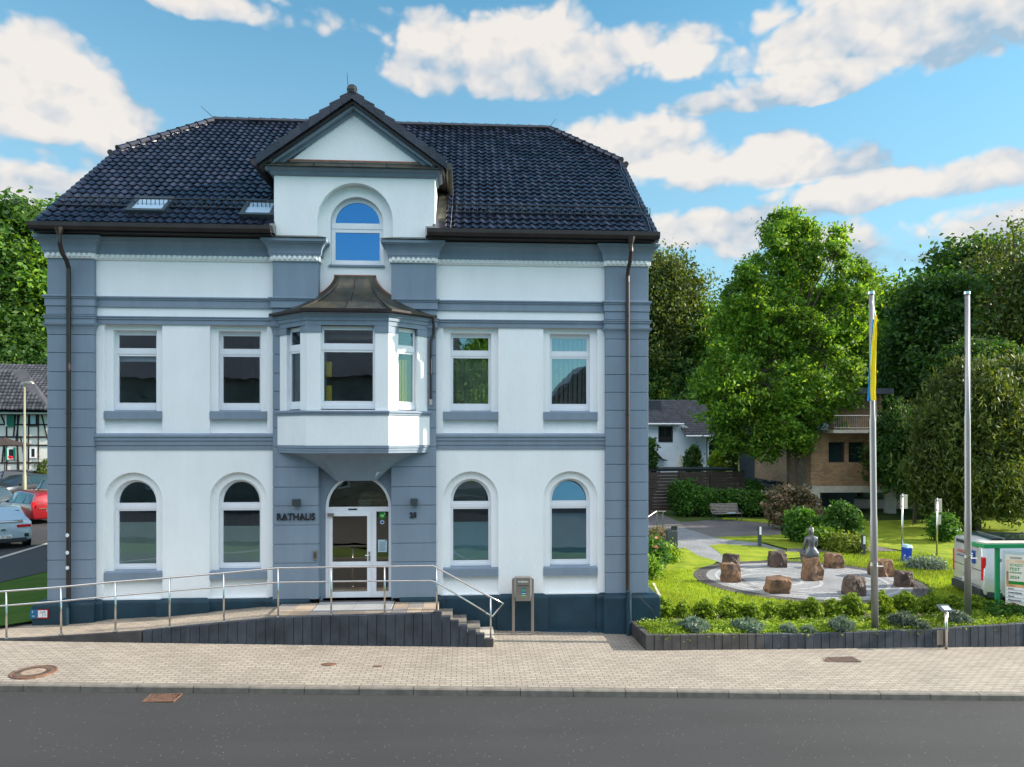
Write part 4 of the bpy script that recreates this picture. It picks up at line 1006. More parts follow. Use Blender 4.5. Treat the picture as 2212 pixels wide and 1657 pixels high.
# ------------------------------------------------ railing
RL = thing('stair_railing', 'stainless steel handrail with posts along ramp and stairs', 'railing', (-4, -1.35, .5))
RY = -1.35
def rp(px, py): x, z = at(px, py, RY); return (x, RY, z)
top = [rp(*p) for p in ((-140, 1290), (0, 1278), (132, 1268), (249, 1257), (366, 1248), (483, 1238), (601, 1227), (716, 1225), (831, 1223.5), (936, 1222), (1056, 1288), (1087, 1303.5), (1064, 1331), (1050, 1324))]
mid = [rp(*p) for p in ((-140, 1323), (0, 1309), (132, 1298.5), (249, 1287), (366, 1277), (483, 1267), (601, 1258), (716, 1256), (831, 1255), (932, 1254), (944, 1259), (1064, 1331))]
MB().tube(top, .0215, 10).build('handrail', M['steel'], RL, smooth=True)
MB().tube(mid, .019, 10).build('mid_rail', M['steel'], RL, smooth=True)
posts = [(14, 1277, 1380), (132, 1268, 1368), (249.5, 1257, 1357), (366.5, 1248, 1347), (483.5, 1238, 1335), (601, 1227, 1327.5), (715.5, 1225, 1325.5), (831, 1223, 1323.5), (943.5, 1226, 1321), (1060, 1291, 1381)]
for px, a, b in posts:
    x, _, za = rp(px, a); _, _, zb = rp(px, b)
    xo = x
    zb2 = min(zb, topz(x)+.02) if px < 900 else zb
    m = MB().tube([(xo, RY, za-.01), (xo, RY, zb2-.02)], .020, 10); p = m.build('post', M['steel'], RL, smooth=True)
    MB().lathe([(.05, zb2+.002), (.05, zb2+.012), (.024, zb2+.014), (.024, zb2+.03)], xo, RY, 14).build('base_plate', M['steel'], p)
# ------------------------------------------------ letterbox on two legs
xL, _ = at(1106, 1300, -.42); xR, _ = at(1153, 1300, -.42)
B = thing('letterbox_stand', 'bronze-coloured municipal letterbox on two flat legs before the plinth', 'letterbox', ((xL+xR)/2, -.40, G(1, -.4)))
zt_ = at(1130, 1247, -.42)[1]; zb_ = at(1130, 1297, -.42)[1]; g0 = G(1.2, -.4)
for a, b in ((xL, xL+.065), (xR-.065, xR)):
    s_ = 1 if a == xL else -1
    MB().xz([(a, g0-.05), (b, g0-.05), (b, zt_-(.0 if s_ > 0 else .04)), (a, zt_-(.04 if s_ > 0 else .0))], (), -.46, -.36).build('leg', M['steel_dull'], B, bevel=.004)
bx_ = MB().box(xL+.078, xR-.078, -.50, -.30, zb_, zt_+.01).build('box', M['steel_dull'], B, bevel=.006)
cxb = (xL+xR)/2; wB = xR-xL-.16
text('Briefkasten', .052, M['ink_white'], 'box_text', bx_, (cxb, -.503, zt_-.105), align='CENTER', ext=.001, bold=.001)
text('Stadtverwaltung', .040, M['ink'], 'box_text', bx_, (cxb, -.503, zt_-.195), align='CENTER', ext=.001, bold=.001)
MB().box(cxb-.045, cxb+.065, -.504, -.501, zt_-.40, zt_-.24).build('label_plate', M['logo_teal'], bx_)
MB().box(cxb-.045, cxb+.065, -.504, -.501, zt_-.425, zt_-.401).build('label_plate', M['lime'], bx_)
text('O/', .085, M['lime'], 'logo', bx_, (cxb-.035, -.506, zt_-.32), ext=.001, bold=.001)
MB().box(cxb-.035, cxb+.055, -.506, -.504, zt_-.375, zt_-.36).build('logo', M['ink_white'], bx_)
for a in (xL+.068, xR-.076): MB().box(a, a+.008, -.47, -.46, zb_+.1, zt_-.02).build('hinge_strip', M['pvc'], bx_)
# ------------------------------------------------ signs at the left foot of the building
t = thing('utility_marker', 'blue and white hydrant marker plates fixed to the left plinth corner', 'marker plate', (-9.75, -.28, .8))
z = .92; 
MB().box(-9.985, -9.83, -.285, -.262, .70, .90).build('blue_plate', M['logo_teal'], t)
MB().box(-9.83, -9.59, -.285, -.262, .70, .90).build('red_frame', M['redlamp'], t)
MB().box(-9.81, -9.61, -.289, -.286, .725, .885).build('white_plate', M['pvc'], t)
text('H 100', .05, M['ink'], 'plate_text', t, (-9.77, -.290, .835), ext=.001); text('1,6', .05, M['ink'], 'plate_text', t, (-9.69, -.290, .765), ext=.001)
MB().box(-9.78, -9.64, -.291, -.289, .82, .826).box(-9.712, -9.706, -.291, -.289, .735, .82).build('plate_line', M['ink'], t)
text('S', .07, M['ink_white'], 'plate_text', t, (-9.95, -.287, .83), ext=.001); text('8,5', .045, M['ink_white'], 'plate_text', t, (-9.94, -.287, .74), ext=.001)

# ================================================================== PLANTER, FLAGPOLES, INFO SIGN
def wl(x):   # front line of the planter wall
    return -1.50+(x-4.02)*.074
def wz(x):
    pts = [(3.9, .42), (8, .30), (10.9, .30), (13.6, .36), (16, .38)]
    for (a, za), (b, zb) in zip(pts[:-1], pts[1:]):
        if x <= b: return za+(zb-za)*(x-a)/(b-a)
    return pts[-1][1]
PLT = thing('planter_wall', 'low garden bed wall of dark upright concrete palisades by the sidewalk', 'planter', (9, -1.2, -.1))
x = 4.0; k = 0
for px, a, b in ((1395, 1371, 1404), (1640, 1372, 1405), (2000, 1367, 1401), (2200, 1352, 1396)): pass
while x < 13.95:
    x1 = x+.2; ya, yb = wl(x), wl(x1); j = random.uniform(-.006, .006); z = wz(x)+j
    m = MB(); m.hexa([(x+.004, ya+j, -.5), (x1-.004, yb+j, -.5), (x1-.004, yb+.13, -.5), (x+.004, ya+.13, -.5)], [(x+.004, ya+j, z), (x1-.004, yb+j, wz(x1)+j), (x1-.004, yb+.13, wz(x1)+j), (x+.004, ya+.13, z)])
    m.build('palisade', M['palisade2' if x < 6.8 else 'palisade'], PLT, bevel=.008); x = x1; k += 1
y = wl(4.0)+.14
while y < .15:
    j = random.uniform(-.005, .005); xa = 4.0+(y+1.5)*(-.06)-.0
    m = MB(); m.hexa([(xa, y+.004, -.3), (xa+.13, y+.004, -.3), (xa+.12, y+.196, -.3), (xa-.01, y+.196, -.3)], [(xa, y+.004, .42+j), (xa+.13, y+.004, .42+j), (xa+.12, y+.196, .42+j), (xa-.01, y+.196, .42+j)])
    m.build('palisade', M['palisade2'], PLT, bevel=.008); y += .2
y = wl(13.95)+.14
while y < 1.2:
    m = MB(); m.box(13.82, 13.95, y+.004, y+.196, -.5, .40); m.build('palisade', M['palisade'], PLT, bevel=.008); y += .2
# bed soil
sx = list(np.linspace(4.12, 13.85, 40)); 
V = []; Q = []; n = 9
for i, x in enumerate(sx):
    for j in range(n):
        t_ = j/(n-1); y = wl(x)+.12+(1.75-wl(x)-.12)*t_; V.append((x, y, (wz(x)-.06)*(1-t_)+.03*t_+random.uniform(0, .02)))
Q = [(i*n+j, (i+1)*n+j, (i+1)*n+j+1, i*n+j+1) for i in range(len(sx)-1) for j in range(n-1)]
struct(link('soil', npmesh('soil', V, Q, M['soil'])))
# flagpoles
def flagpole(px0, py0, px1, py1, Y, label):
    x0, z0 = at(px0, py0, Y); x1, z1 = at(px1, py1, Y)
    t = thing('flagpole', label, 'flagpole', (x0, Y, .2), 'tall metal flagpoles in the garden bed')
    H = z1-.2; d = Vector((x1-x0, 0, z1-.2))
    def q(f): return Vector((x0, Y, .2))+d*f
    fs = [(0, .085), (.345, .085), (.35, .079), (.60, .078), (.64, .07), (.645, .058), (.985, .054)]
    f = [(0, .080), (.33, .080), (.345, .072), (.62, .070), (.64, .055), (.995, .052)]
    MB().tube([q(a) for a, r in f], [r for a, r in f], 14).build('pole', M['alu'], t, smooth=True)
    MB().tube([q(.992), q(1.)], [.075, .07], 14).build('pole_cap', M['steel'], t)
    z = q(.20); m = MB(); m.tube([z-Vector((0, 0, .04)), z+Vector((0, 0, .04))], .09, 14); m.tube([z+Vector((0, -.1, -.03)), z+Vector((.16, -.1, -.03))], .015, 6); m.build('clamp', M['steel'], t)
    MB().tube([q(.62)+Vector((.07, -.02, 0)), q(.99)+Vector((.065, -.02, 0))], .005, 4).build('halyard', M['pvc'], t)
    MB().lathe([(.12, .10), (.12, .24), (.095, .26)], x0, Y, 12).build('pole_foot', M['gutter'], t)
    return x0, x1
flagpole(1890, 1357, 1882, 630, -.8, 'left metal flagpole with the limp yellow and blue flag beside it')
flagpole(2091, 1334, 2089, 630, -.05, 'right metal flagpole without any flag, by the green bus shelter')
# limp flag: folded cloth with thickness
t = thing('flag', 'limp yellow and blue flag hanging close along the left flagpole', 'flag', (9.7, -.92, 5.))
Yf = -.98
def fl(pxs): return [at(a, b, Yf) for a, b in pxs]
def cloth(name, pts, mat, y0, amp=.04):
    # pts: rows (pxl, pxr, py) top to bottom; folded sheet
    V = []; n = 13
    for k, (a, b, py) in enumerate(pts):
        xa, z = at(a, py, y0); xb, _ = at(b, py, y0)
        for j in range(n): s_ = j/(n-1); V.append((xa+(xb-xa)*s_, y0-amp*abs(sin(s_*3.1+k*.15))-.012*sin(s_*19+k*.4), z))
    off = len(V); V += [(x, y+.012, z) for x, y, z in V]; R = len(pts); Q = []
    for k in range(R-1):
        for j in range(n-1): a = k*n+j; Q += [(a, a+1, a+n+1, a+n), (off+a+n, off+a+n+1, off+a+1, off+a)]
        for j in (0, n-1): a = k*n+j; Q.append((a, a+n, off+a+n, off+a))
    o = link(name, npmesh(name, V, Q, mat, ), t)
    for p in o.data.polygons: p.use_smooth = True
def lerp_rows(rows, n=24):
    out = []
    for i in range(n+1):
        py = rows[0][2]+(rows[-1][2]-rows[0][2])*i/n
        for (a, b, c), (a2, b2, c2) in zip(rows[:-1], rows[1:]):
            if c <= py <= c2+.01: f_ = (py-c)/(c2-c); out.append((a+(a2-a)*f_, b+(b2-b)*f_, py)); break
    return out
cloth('yellow_half', lerp_rows([(1890.5, 1893.5, 681), (1889.5, 1894, 688), (1886, 1893, 700), (1881.5, 1892, 745), (1879.5, 1891, 790), (1880, 1891.5, 845), (1881, 1892.5, 865)]), M['flag_y'], Yf)
cloth('blue_half', lerp_rows([(1885, 1889, 690), (1883, 1889, 715), (1880, 1886, 760), (1877.5, 1884, 800), (1873.5, 1883, 866)]), M['flag_b'], Yf+.05, .01)
xk, zk = at(1891.5, 682, Yf); xq, zq = at(1884, 650, Yf+.1)
MB().tube([(xk, Yf, zk), (xq, Yf+.1, zq)], .012, 6).build('rope', M['pvc'], t)
# information sign lectern in front of the wall
x, y = onz(2044, 1401, -.13); z0 = Gs(x, y)
t = thing('information_sign', 'small slanted metal information sign on a thin steel post by the planter', 'sign', (x, y, z0))
zt1 = at(2044, 1318, y)[1]
MB().tube([(x, y, z0-.02), (x, y, zt1)], .032, 12).build('post', M['steel'], t, smooth=True)
s_ = MB(); s_.obox((x-.02, y+.02, zt1+.04), .30, .26, .025, rx=radians(-0)+radians(25)); s_.build('sign_board', M['anthracite'], t, bevel=.004)
m = MB(); m.obox((x, y-.0, zt1+.048), .17, .15, .012, rx=radians(25)); m.build('sign_face', M['paper'], t)
m = MB(); m.obox((x+.0, y+.02, zt1+.058), .11, .015, .008, rx=radians(25)); m.obox((x+.0, y-.03, zt1+.036), .11, .015, .008, rx=radians(25)); m.build('sign_text', M['logo_blue'], t)
MB().box(x-.17, x-.02, wl(x)-.035, wl(x)-.012, -.12+.05, .28).box(x+.03, x+.10, wl(x)-.035, wl(x)-.012, -.07, .28).build('back_plate', M['steel_dull'], t)

# ================================================================== PLANTS
RNG = np.random.default_rng(11)
def leafcloud(blobs, n, size, clump=.5, per=60, shell=.45, flat=.0, droop=0., aspect=1.6, rng=None):
    # blobs: (cx,cy,cz,rx,ry,rz,weight); leaves gather in clumps near the surface of every blob
    rng = rng or RNG
    bl = np.array([b[:6] for b in blobs], dtype=float); w = np.array([b[6] if len(b) > 6 else b[3]*b[5] for b in blobs]); w = w/w.sum()
    nc = max(6, n//per); ib = rng.choice(len(bl), nc, p=w)
    d = rng.normal(size=(nc, 3)); d /= np.linalg.norm(d, axis=1)[:, None]
    r = (shell+(1-shell)*rng.random(nc))[:, None]
    cc = bl[ib, :3]+d*r*bl[ib, 3:6]
    cs = clump*(.5+rng.random(nc))
    il = rng.integers(0, nc, n)
    off = rng.normal(size=(n, 3))*.5; off[:, 2] *= .7
    p = cc[il]+off*cs[il][:, None]
    if droop: p[:, 2] -= droop*rng.random(n)
    nr = rng.normal(size=(n, 3)); nr[:, 2] = np.abs(nr[:, 2])*(1+flat)+flat*.5; nr /= np.linalg.norm(nr, axis=1)[:, None]
    tv = rng.normal(size=(n, 3)); tv[:, 2] -= droop*1.5; tv -= nr*(tv*nr).sum(1)[:, None]; tv /= np.linalg.norm(tv, axis=1)[:, None]+1e-9
    bv = np.cross(nr, tv); s = (size*(.6+.8*rng.random(n)))[:, None]
    V = np.empty((n, 4, 3)); V[:, 0] = p-tv*s*.5*aspect; V[:, 1] = p+bv*s*.42; V[:, 2] = p+tv*s*.5*aspect; V[:, 3] = p-bv*s*.42+nr*s*.12
    return V.reshape(-1, 3), np.arange(4*n).reshape(-1, 4)
def foliage(name, mat, par, *a, **k):
    V, Q = leafcloud(*a, **k); return link(name, npmesh(name, V, Q, M[mat]), par)
def limbs(m, base, top, r, blobs, n=9, rng=random):
    base, top = Vector(base), Vector(top); mid = base.lerp(top, .5)+Vector((rng.uniform(-.1, .1), rng.uniform(-.1, .1), 0))*(top-base).length*.3
    m.tube([base, base.lerp(mid, .5), mid, mid.lerp(top, .5), top], [r*1.25, r, r*.75, r*.5, r*.18], 8)
    for i in range(n):
        b = rng.choice(blobs); t = rng.uniform(.3, .85); s = base.lerp(mid, t*2) if t < .5 else mid.lerp(top, t*2-1)
        e = Vector(b[:3])+Vector((rng.uniform(-.5, .5)*b[3], rng.uniform(-.5, .5)*b[4], rng.uniform(-.2, .6)*b[5]))
        q = s.lerp(e, .5)+Vector((0, 0, .1*(e-s).length)); rr = r*.35*(1-t*.5)
        m.tube([s, q, e], [rr, rr*.6, rr*.15], 5, False)
def _unused(): pass
def tree(name, label, x, y, z, blobs, n, leaf, mat, group=None, r=.25, th=None, cat='tree', clump=.8, droop=0., per=60, shell=.45, base=None):
    t = local(name, label, cat, group)
    H = th or max(b[2]+b[5]*.6 for b in blobs)
    m = MB(); limbs(m, (0, 0, -.3), (random.uniform(-.3, .3), 0, H), r, blobs, 14); m.build('trunk', M['bark'], t)
    foliage('crown', mat, t, blobs, n, leaf, clump=clump, droop=droop, per=per, shell=shell)
    return place(t, (x, y, z))
def pz(x, y): return G(x, y)+hill(x, y)-.03
# prototypes for the woods behind
def crown_blobs(h, w, kind):
    b = []
    if kind == 'round':
        for i in range(11): a = random.uniform(0, 6.28); q = random.uniform(.0, .62)*w; zz = random.uniform(.30, .88)*h; k = 1-abs(zz/h-.55)*.9; b.append((q*cos(a)*k, q*sin(a)*k, zz, w*.40*k, w*.40*k, h*.15))
        b.append((0, 0, h*.84, w*.3, w*.3, h*.14)); b.append((0, 0, h*.55, w*.6, w*.6, h*.25))
    if kind == 'tall':
        for i in range(12): zz = h*(.2+.75*i/11); k = sin(pi*min(1, .18+.8*(1-i/12)))*.9+.12; a = random.uniform(0, 6.28); b.append((w*.2*cos(a), w*.2*sin(a), zz, w*.5*k, w*.5*k, h*.09))
    if kind == 'low':
        for i in range(8): a = random.uniform(0, 6.28); b.append((w*.45*cos(a), w*.45*sin(a), h*random.uniform(.35, .7), w*.42, w*.42, h*.30))
    return b
protos = {}
GW = 'trees of the wood behind the garden'
def first_tree(kind, mat, h, w, n, leaf, x, y, label, droop=0., sc=1., group=GW):
    bl = crown_blobs(h, w, kind)
    t = tree({'round': 'broadleaf_tree', 'tall': 'birch_tree', 'low': 'bushy_tree'}[kind], label, x, y, pz(x, y), bl, n, leaf, mat, group, r=h*.017, clump=h*.065, droop=droop, per=70)
    t.scale = (sc,)*3; protos[(kind, mat)] = t; return t
def copy_tree(key, px, depth, hpx_top, label, rot=None, wide=1., basep=None):
    # stands at image column px, camera distance depth, top seen at row hpx_top
    src = protos[key]; x, y, _ = far(px, 942, depth); z = pz(x, y)
    H = CZ+(Y0-hpx_top)/F*depth-z; h0 = src['h0']
    return dup(src, (x, y, z), random.uniform(0, 6.28) if rot is None else rot, (H/h0*wide, H/h0*wide, H/h0), label)
def reg(key, px, depth, top, mat, h, w, n, leaf, label, droop=0.):
    x, y, _ = far(px, 942, depth); z = pz(x, y); H = CZ+(Y0-top)/F*depth-z
    t = first_tree(key[0], mat, h, w, n, leaf, x, y, label, droop); t.scale = (H/h,)*3; t['h0'] = h; return t
a = reg(('round', 'leaf_dark'), 2010, 52, 575, 'leaf_dark', 16, 6.0, 46000, .20, 'dense dark tree right behind the left flagpole gap')
b = reg(('round', 'leaf_mid'), 1930, 66, 585, 'leaf_mid', 18, 6.5, 46000, .21, 'mid-green tree filling the gap right of the big maple')
c = reg(('tall', 'leaf_olive'), 1425, 78, 548, 'leaf_olive', 20, 6.5, 42000, .19, 'tall airy birch seen right past the town hall corner', droop=.7)
d = reg(('low', 'leaf_yel'), 1440, 84, 700, 'leaf_yel', 10, 6.0, 40000, .20, 'sunlit yellow-green bushy tree above the small white house')
e = reg(('low', 'leaf_dark'), 1590, 80, 690, 'leaf_dark', 11, 6.5, 40000, .20, 'low dark tree under the slate spire')
f = reg(('round', 'leaf_olive'), 2120, 58, 520, 'leaf_olive', 20, 6.0, 17000, .19, 'tall olive tree with see-through crown above the right flagpole')
ld = ('round', 'leaf_dark'); lm = ('round', 'leaf_mid'); to = ('tall', 'leaf_olive'); ly = ('low', 'leaf_yel'); lo = ('low', 'leaf_dark'); ro = ('round', 'leaf_olive')
copy_tree(ld, 2075, 60, 500, 'dark round tree just left of the right flagpole top')
copy_tree(ro, 2190, 50, 455, 'tallest olive tree at the right edge of the picture', wide=.85)
copy_tree(ro, 2250, 62, 430, 'olive tree half cut by the right picture edge', wide=.9)
copy_tree(ld, 2170, 68, 560, 'dark tree behind the tallest olive trees at the right edge')
copy_tree(ld, 2000, 54, 690, 'lower dark tree between the two flagpoles', wide=1.1)
copy_tree(ld, 2105, 45, 720, 'dark tree low behind the right flagpole', wide=1.1)
copy_tree(lm, 1860, 60, 690, 'mid-green tree directly behind the hanging flag')
copy_tree(lo, 1520, 78, 755, 'dark bushy tree left of the maple crown')
copy_tree(lm, 1545, 78, 640, 'mid-green tree beside the slate spire')
copy_tree(ly, 1500, 78, 745, 'yellow-green bushy tree between birch and maple')
copy_tree(ly, 1410, 80, 765, 'yellow-green bush tree hard against the town hall corner')
copy_tree(lo, 1455, 76, 800, 'dark shrubby tree over the roof of the small white house')
copy_tree(lo, 1560, 74, 820, 'dark shrubby tree right of the small white house roof')
copy_tree(lm, 1640, 80, 620, 'mid-green tree far behind the maple', wide=1.2)
copy_tree(lm, 1760, 84, 600, 'mid-green tree far behind the right half of the maple', wide=1.2)
copy_tree(ld, 1840, 60, 800, 'dark tree over the roof of the brick apartment house', wide=1.2)
copy_tree(lo, 1975, 41, 850, 'dark bushy tree screening the right half of the brick apartment house', wide=.7)
copy_tree(lo, 2040, 44, 880, 'dark undergrowth tree behind the two sign posts', wide=1.3)
copy_tree(lo, 1975, 54, 850, 'dark undergrowth tree beside the brick apartment house', wide=1.1)
copy_tree(lo, 2230, 46, 830, 'dark undergrowth tree behind the parked van', wide=1.2)
copy_tree(ld, 2330, 50, 520, 'dark round tree past the right edge of the picture')
copy_tree(lm, 2420, 60, 520, 'mid-green tree farthest out past the right edge of the picture')
# left wood
for px, dp, tp, key, lab in ((20, 78, 405, ld, 'sunlit mid-green tree at the left picture edge'), (95, 84, 425, lm, 'mid-green tree touching the left end of the town hall roof'), (50, 80, 560, ld, 'dark tree over the half-timbered house roof'), (125, 82, 560, ld, 'dark tree half hidden behind the left building corner'), (-60, 74, 470, ld, 'mid-green tree just past the left picture edge'), (0, 74, 690, lo, 'dark undergrowth tree above the half-timbered house'), (100, 74, 700, lo, 'dark undergrowth tree between timbered house and town hall')):
    tt = copy_tree(key, px, dp, tp, lab, wide=1.15); tt['group'] = 'trees of the wood behind the car park'
for i, (px, key) in enumerate(((190, lm), (300, ld), (420, ly), (540, lm), (670, ld), (800, lo), (930, lm), (1060, ld), (1180, ly), (1290, lm), (1370, ld))):
    tt = copy_tree(key, px, 88+(i*7) % 16, 660, 'hillside tree hidden behind the town hall', wide=1.3); tt['group'] = 'hillside trees hidden behind the town hall'
# the big maple
mx_, my_, _ = far(1716, 942, 46)
def bf(px, py, dpx, rpx, rz=None, dd=0.):     # blob surveyed against the photo at the maple's distance
    s = dpx/F; x, y, z = far(px, py, dpx+dd); return (x, y, z, rpx*s, rpx*s, (rz or rpx)*s)
D_ = 46.
blobs = [bf(1700, 505, D_, 55, 62), bf(1668, 590, D_, 75, 70), bf(1725, 590, D_, 58, 60, 1), bf(1800, 650, D_, 62, 48, 1), bf(1812, 560, D_, 22, 60, -1), bf(1620, 640, D_, 62, 55, -1),
         bf(1670, 700, D_, 95, 70), bf(1765, 735, D_, 76, 62), bf(1600, 730, D_, 70, 60, 1), bf(1590, 860, D_, 75, 65, -1), bf(1660, 820, D_, 95, 80), bf(1745, 850, D_, 90, 80), bf(1545, 850, D_, 42, 38, 0),
         bf(1620, 930, D_, 62, 60, 0), bf(1700, 910, D_, 85, 70), bf(1775, 880, D_, 42, 45), bf(1565, 930, D_, 45, 35), bf(1735, 950, D_, 32, 42), bf(1850, 600, D_, 45, 30), bf(1835, 690, D_, 50, 55)]
rr_ = random.Random(4)
for (px, py, r_) in ((1698, 462, 22), (1672, 520, 24), (1735, 500, 26), (1640, 560, 24), (1760, 545, 24), (1812, 500, 16), (1812, 530, 20), (1850, 580, 26), (1878, 600, 18), (1610, 590, 22), (1580, 640, 26), (1562, 690, 24), (1555, 770, 26), (1520, 830, 26), (1530, 890, 24), (1860, 640, 24), (1850, 740, 28), (1840, 800, 28), (1830, 860, 26), (1800, 940, 24), (1580, 960, 22), (1655, 980, 26), (1540, 800, 22), (1500, 850, 18), (1870, 690, 20)):
    blobs.append(bf(px, py, D_, r_, r_*rr_.uniform(.8, 1.3), rr_.uniform(-2.5, 2.5)))
blobs = [(b[0]-mx_, b[1]-my_, b[2], b[3]*.93, b[4]*.85, b[5]*.93) for b in blobs]
t = local('maple_tree', 'big sunlit maple with trunk and wide broken crown in the middle of the garden', 'tree')
m = MB(); limbs(m, (0, 0, -.2), (-.5, 0, 14.5), .33, blobs, 40); m.tube([(0, 0, 3.), (1.4, 0, 7), (2.6, 0, 11.5)], [.2, .14, .04], 6); m.build('trunk', M['bark'], t)
foliage('crown', 'leaf_mid', t, blobs, 100000, .15, clump=.46, per=80, shell=.52)
place(t, (mx_, my_, 0))
# weeping tree on the right
wx, wy, _ = far(2110, 942, 38)
blobs = [bf(2110, 830, 38, 90, 70), bf(2050, 900, 38, 85, 90), bf(2160, 900, 38, 90, 100), bf(2110, 1000, 38, 100, 100), bf(2020, 1000, 38, 60, 80), bf(2190, 1030, 38, 70, 70), bf(2060, 1070, 38, 55, 50), bf(2190, 800, 38, 55, 45)]
blobs = [(b[0]-wx, b[1]-wy, b[2], b[3], b[4], b[5]) for b in blobs]
t = local('weeping_tree', 'olive-grey weeping tree with trailing twigs behind the right flagpole', 'tree')
m = MB(); limbs(m, (0, 0, -.2), (0, 0, 7), .2, blobs, 40); m.build('trunk', M['bark'], t)
foliage('crown', 'leaf_olive', t, blobs, 90000, .10, clump=.50, per=45, shell=.35, droop=.9, aspect=2.8)
place(t, (wx, wy, 0))

# ================================================================== GARDEN GROUND
def px_poly(name, pts, mat, z, t=None):
    V = [onz(a, b, z) for a, b in pts]; m = MB(); tr = tessellate_polygon([[Vector((x, y, 0)) for x, y in V]]); m.add([(x, y, z) for x, y in V], [tuple(i) for i in tr])
    return struct(m.build(name, mat))
px_poly('lawn', [(1404, 1205), (1440, 1196), (1478, 1182), (1508, 1200), (1550, 1212), (1520, 1232), (1500, 1262), (1560, 1292), (1700, 1312), (1900, 1316), (2010, 1290), (2035, 1262), (2020, 1232), (1960, 1205), (1900, 1200), (1892, 1196), (1800, 1198), (1690, 1207), (1600, 1215), (1568, 1205), (1540, 1183), (1530, 1178), (1560, 1175), (1640, 1180), (1700, 1192), (1860, 1192), (1960, 1192), (2060, 1225), (2150, 1262), (2260, 1300), (2260, 1348), (1404, 1345)], M['lawn'], .012)
px_poly('back_lawn', [(1540, 1160), (1640, 1157), (1685, 1155), (1700, 1142), (1760, 1128), (2300, 1115), (2300, 1225), (2110, 1236), (2020, 1200), (1900, 1181), (1700, 1185), (1650, 1172), (1580, 1167)], M['lawn'], .008)
px_poly('verge_lawn', [(1560, 1118), (1700, 1124), (1720, 1130), (1700, 1133), (1560, 1122)], M['lawn'], .02)
px_poly('path', [(1404, 1150), (1455, 1135), (1480, 1140), (1530, 1156), (1590, 1168), (1640, 1172), (1700, 1190), (1640, 1183), (1560, 1178), (1540, 1184), (1570, 1206), (1620, 1225), (1600, 1235), (1555, 1215), (1510, 1202), (1475, 1185), (1404, 1190)], M['pave_grey'], .004)
px_poly('dark_path', [(1300, 1100), (1404, 1100), (1470, 1128), (1600, 1119), (1735, 1134), (1690, 1142), (1685, 1155), (1640, 1157), (1540, 1160), (1480, 1141), (1455, 1136), (1404, 1150), (1300, 1160)], M['pave_dark'], .006)
px_poly('side_path', [(1700, 1185), (1900, 1181), (1940, 1190), (1700, 1193)], M['pave_dark'], .01)
px_poly('back_road', [(1200, 1068), (2300, 1085), (2300, 1100), (1470, 1098), (1404, 1100), (1200, 1100)], M['concrete'], .005)
# paved circle with rings of setts
CXc, CYc = 11.45, 6.55; RC = 3.72
t = struct(MB().lathe([(.001, -.02), (.001, .020), (RC-.45, .020), (RC-.45, -.02)], CXc, CYc, 64).build('plaza', M['pave_grey']))
m = MB()
for k, r in enumerate(np.arange(RC-.42, RC+.01, .145)):
    n = int(2*pi*r/.2)
    for i in range(n):
        a = 2*pi*(i+.5*(k % 2))/n; m.obox((CXc+r*cos(a), CYc+r*sin(a), .006+random.uniform(-.003, .003)), .132, .188, .04, rz=a)
struct(m.build('plaza_ring', M['palisade2']))
m = MB()
for k, r in enumerate((1.0, 1.6, 2.2, 2.55, 2.9)):
    n = int(2*pi*r/.19)
    for i in range(n):
        a = 2*pi*i/n; m.obox((CXc-1.2*(k < 2)+r*cos(a), CYc+r*sin(a), .006), .115, .175, .04, rz=a)
struct(m.build('plaza_setts', pmat('light_setts', (.30, .30, .31), .85, var=.2, vs=6, fine=.15)))
# gravel strip and edging along the building's right side
px_poly('gravel_strip', [(1404, 1262), (1412, 1275), (1450, 1335), (1404, 1345)], M['gravel'], .02)
a, b = onz(1409, 1260, .05), onz(1440, 1320, .05); MB().hexa([(a[0], a[1], -.05), (a[0]+.06, a[1], -.05), (b[0]+.06, b[1], -.05), (b[0], b[1], -.05)], [(a[0], a[1], .06), (a[0]+.06, a[1], .06), (b[0]+.06, b[1], .06), (b[0], b[1], .06)])
m = MB(); m.hexa([(a[0], a[1], -.05), (a[0]+.07, a[1], -.05), (b[0]+.07, b[1], -.05), (b[0], b[1], -.05)], [(a[0], a[1], .06), (a[0]+.07, a[1], .06), (b[0]+.07, b[1], .06), (b[0], b[1], .06)]); struct(m.build('lawn_edging', M['concrete']))
# grass blades over the near lawn and its edges
rng = np.random.default_rng(5)
def blades(n, x0, x1, y0, y1, keep, zf, h=.07, w=.012, name='grass', mat='blade', label=None):
    x = x0+(x1-x0)*rng.random(n*3); y = y0+(y1-y0)*rng.random(n*3); k = keep(x, y); x = x[k][:n]; y = y[k][:n]; n = len(x)
    a = rng.random(n)*6.28; hh = h*(.5+rng.random(n)); z = zf(x, y); lx = (rng.random(n)-.5)*h; ly = (rng.random(n)-.5)*h
    V = np.empty((n, 3, 3)); V[:, 0] = np.stack([x-np.cos(a)*w, y-np.sin(a)*w, z], 1); V[:, 1] = np.stack([x+np.cos(a)*w, y+np.sin(a)*w, z], 1); V[:, 2] = np.stack([x+lx, y+ly, z+hh], 1)
    return tag(link(name, npmesh(name, V.reshape(-1, 3), np.arange(3*n).reshape(-1, 3), M[mat])), label, None, None, 'stuff')
def keepl(x, y):
    r = np.hypot(x-CXc, y-CYc); return (r > RC+.05) & (y > 1.3+.0*x) & ~((x < 9.9) & (y > 8.5)) & ~((y > 10.2) & (x < 14))
blades(60000, 5.2, 19, 1.3, 12, keepl, lambda x, y: 0*x+.01, label='short green lawn grass around the paved circle')
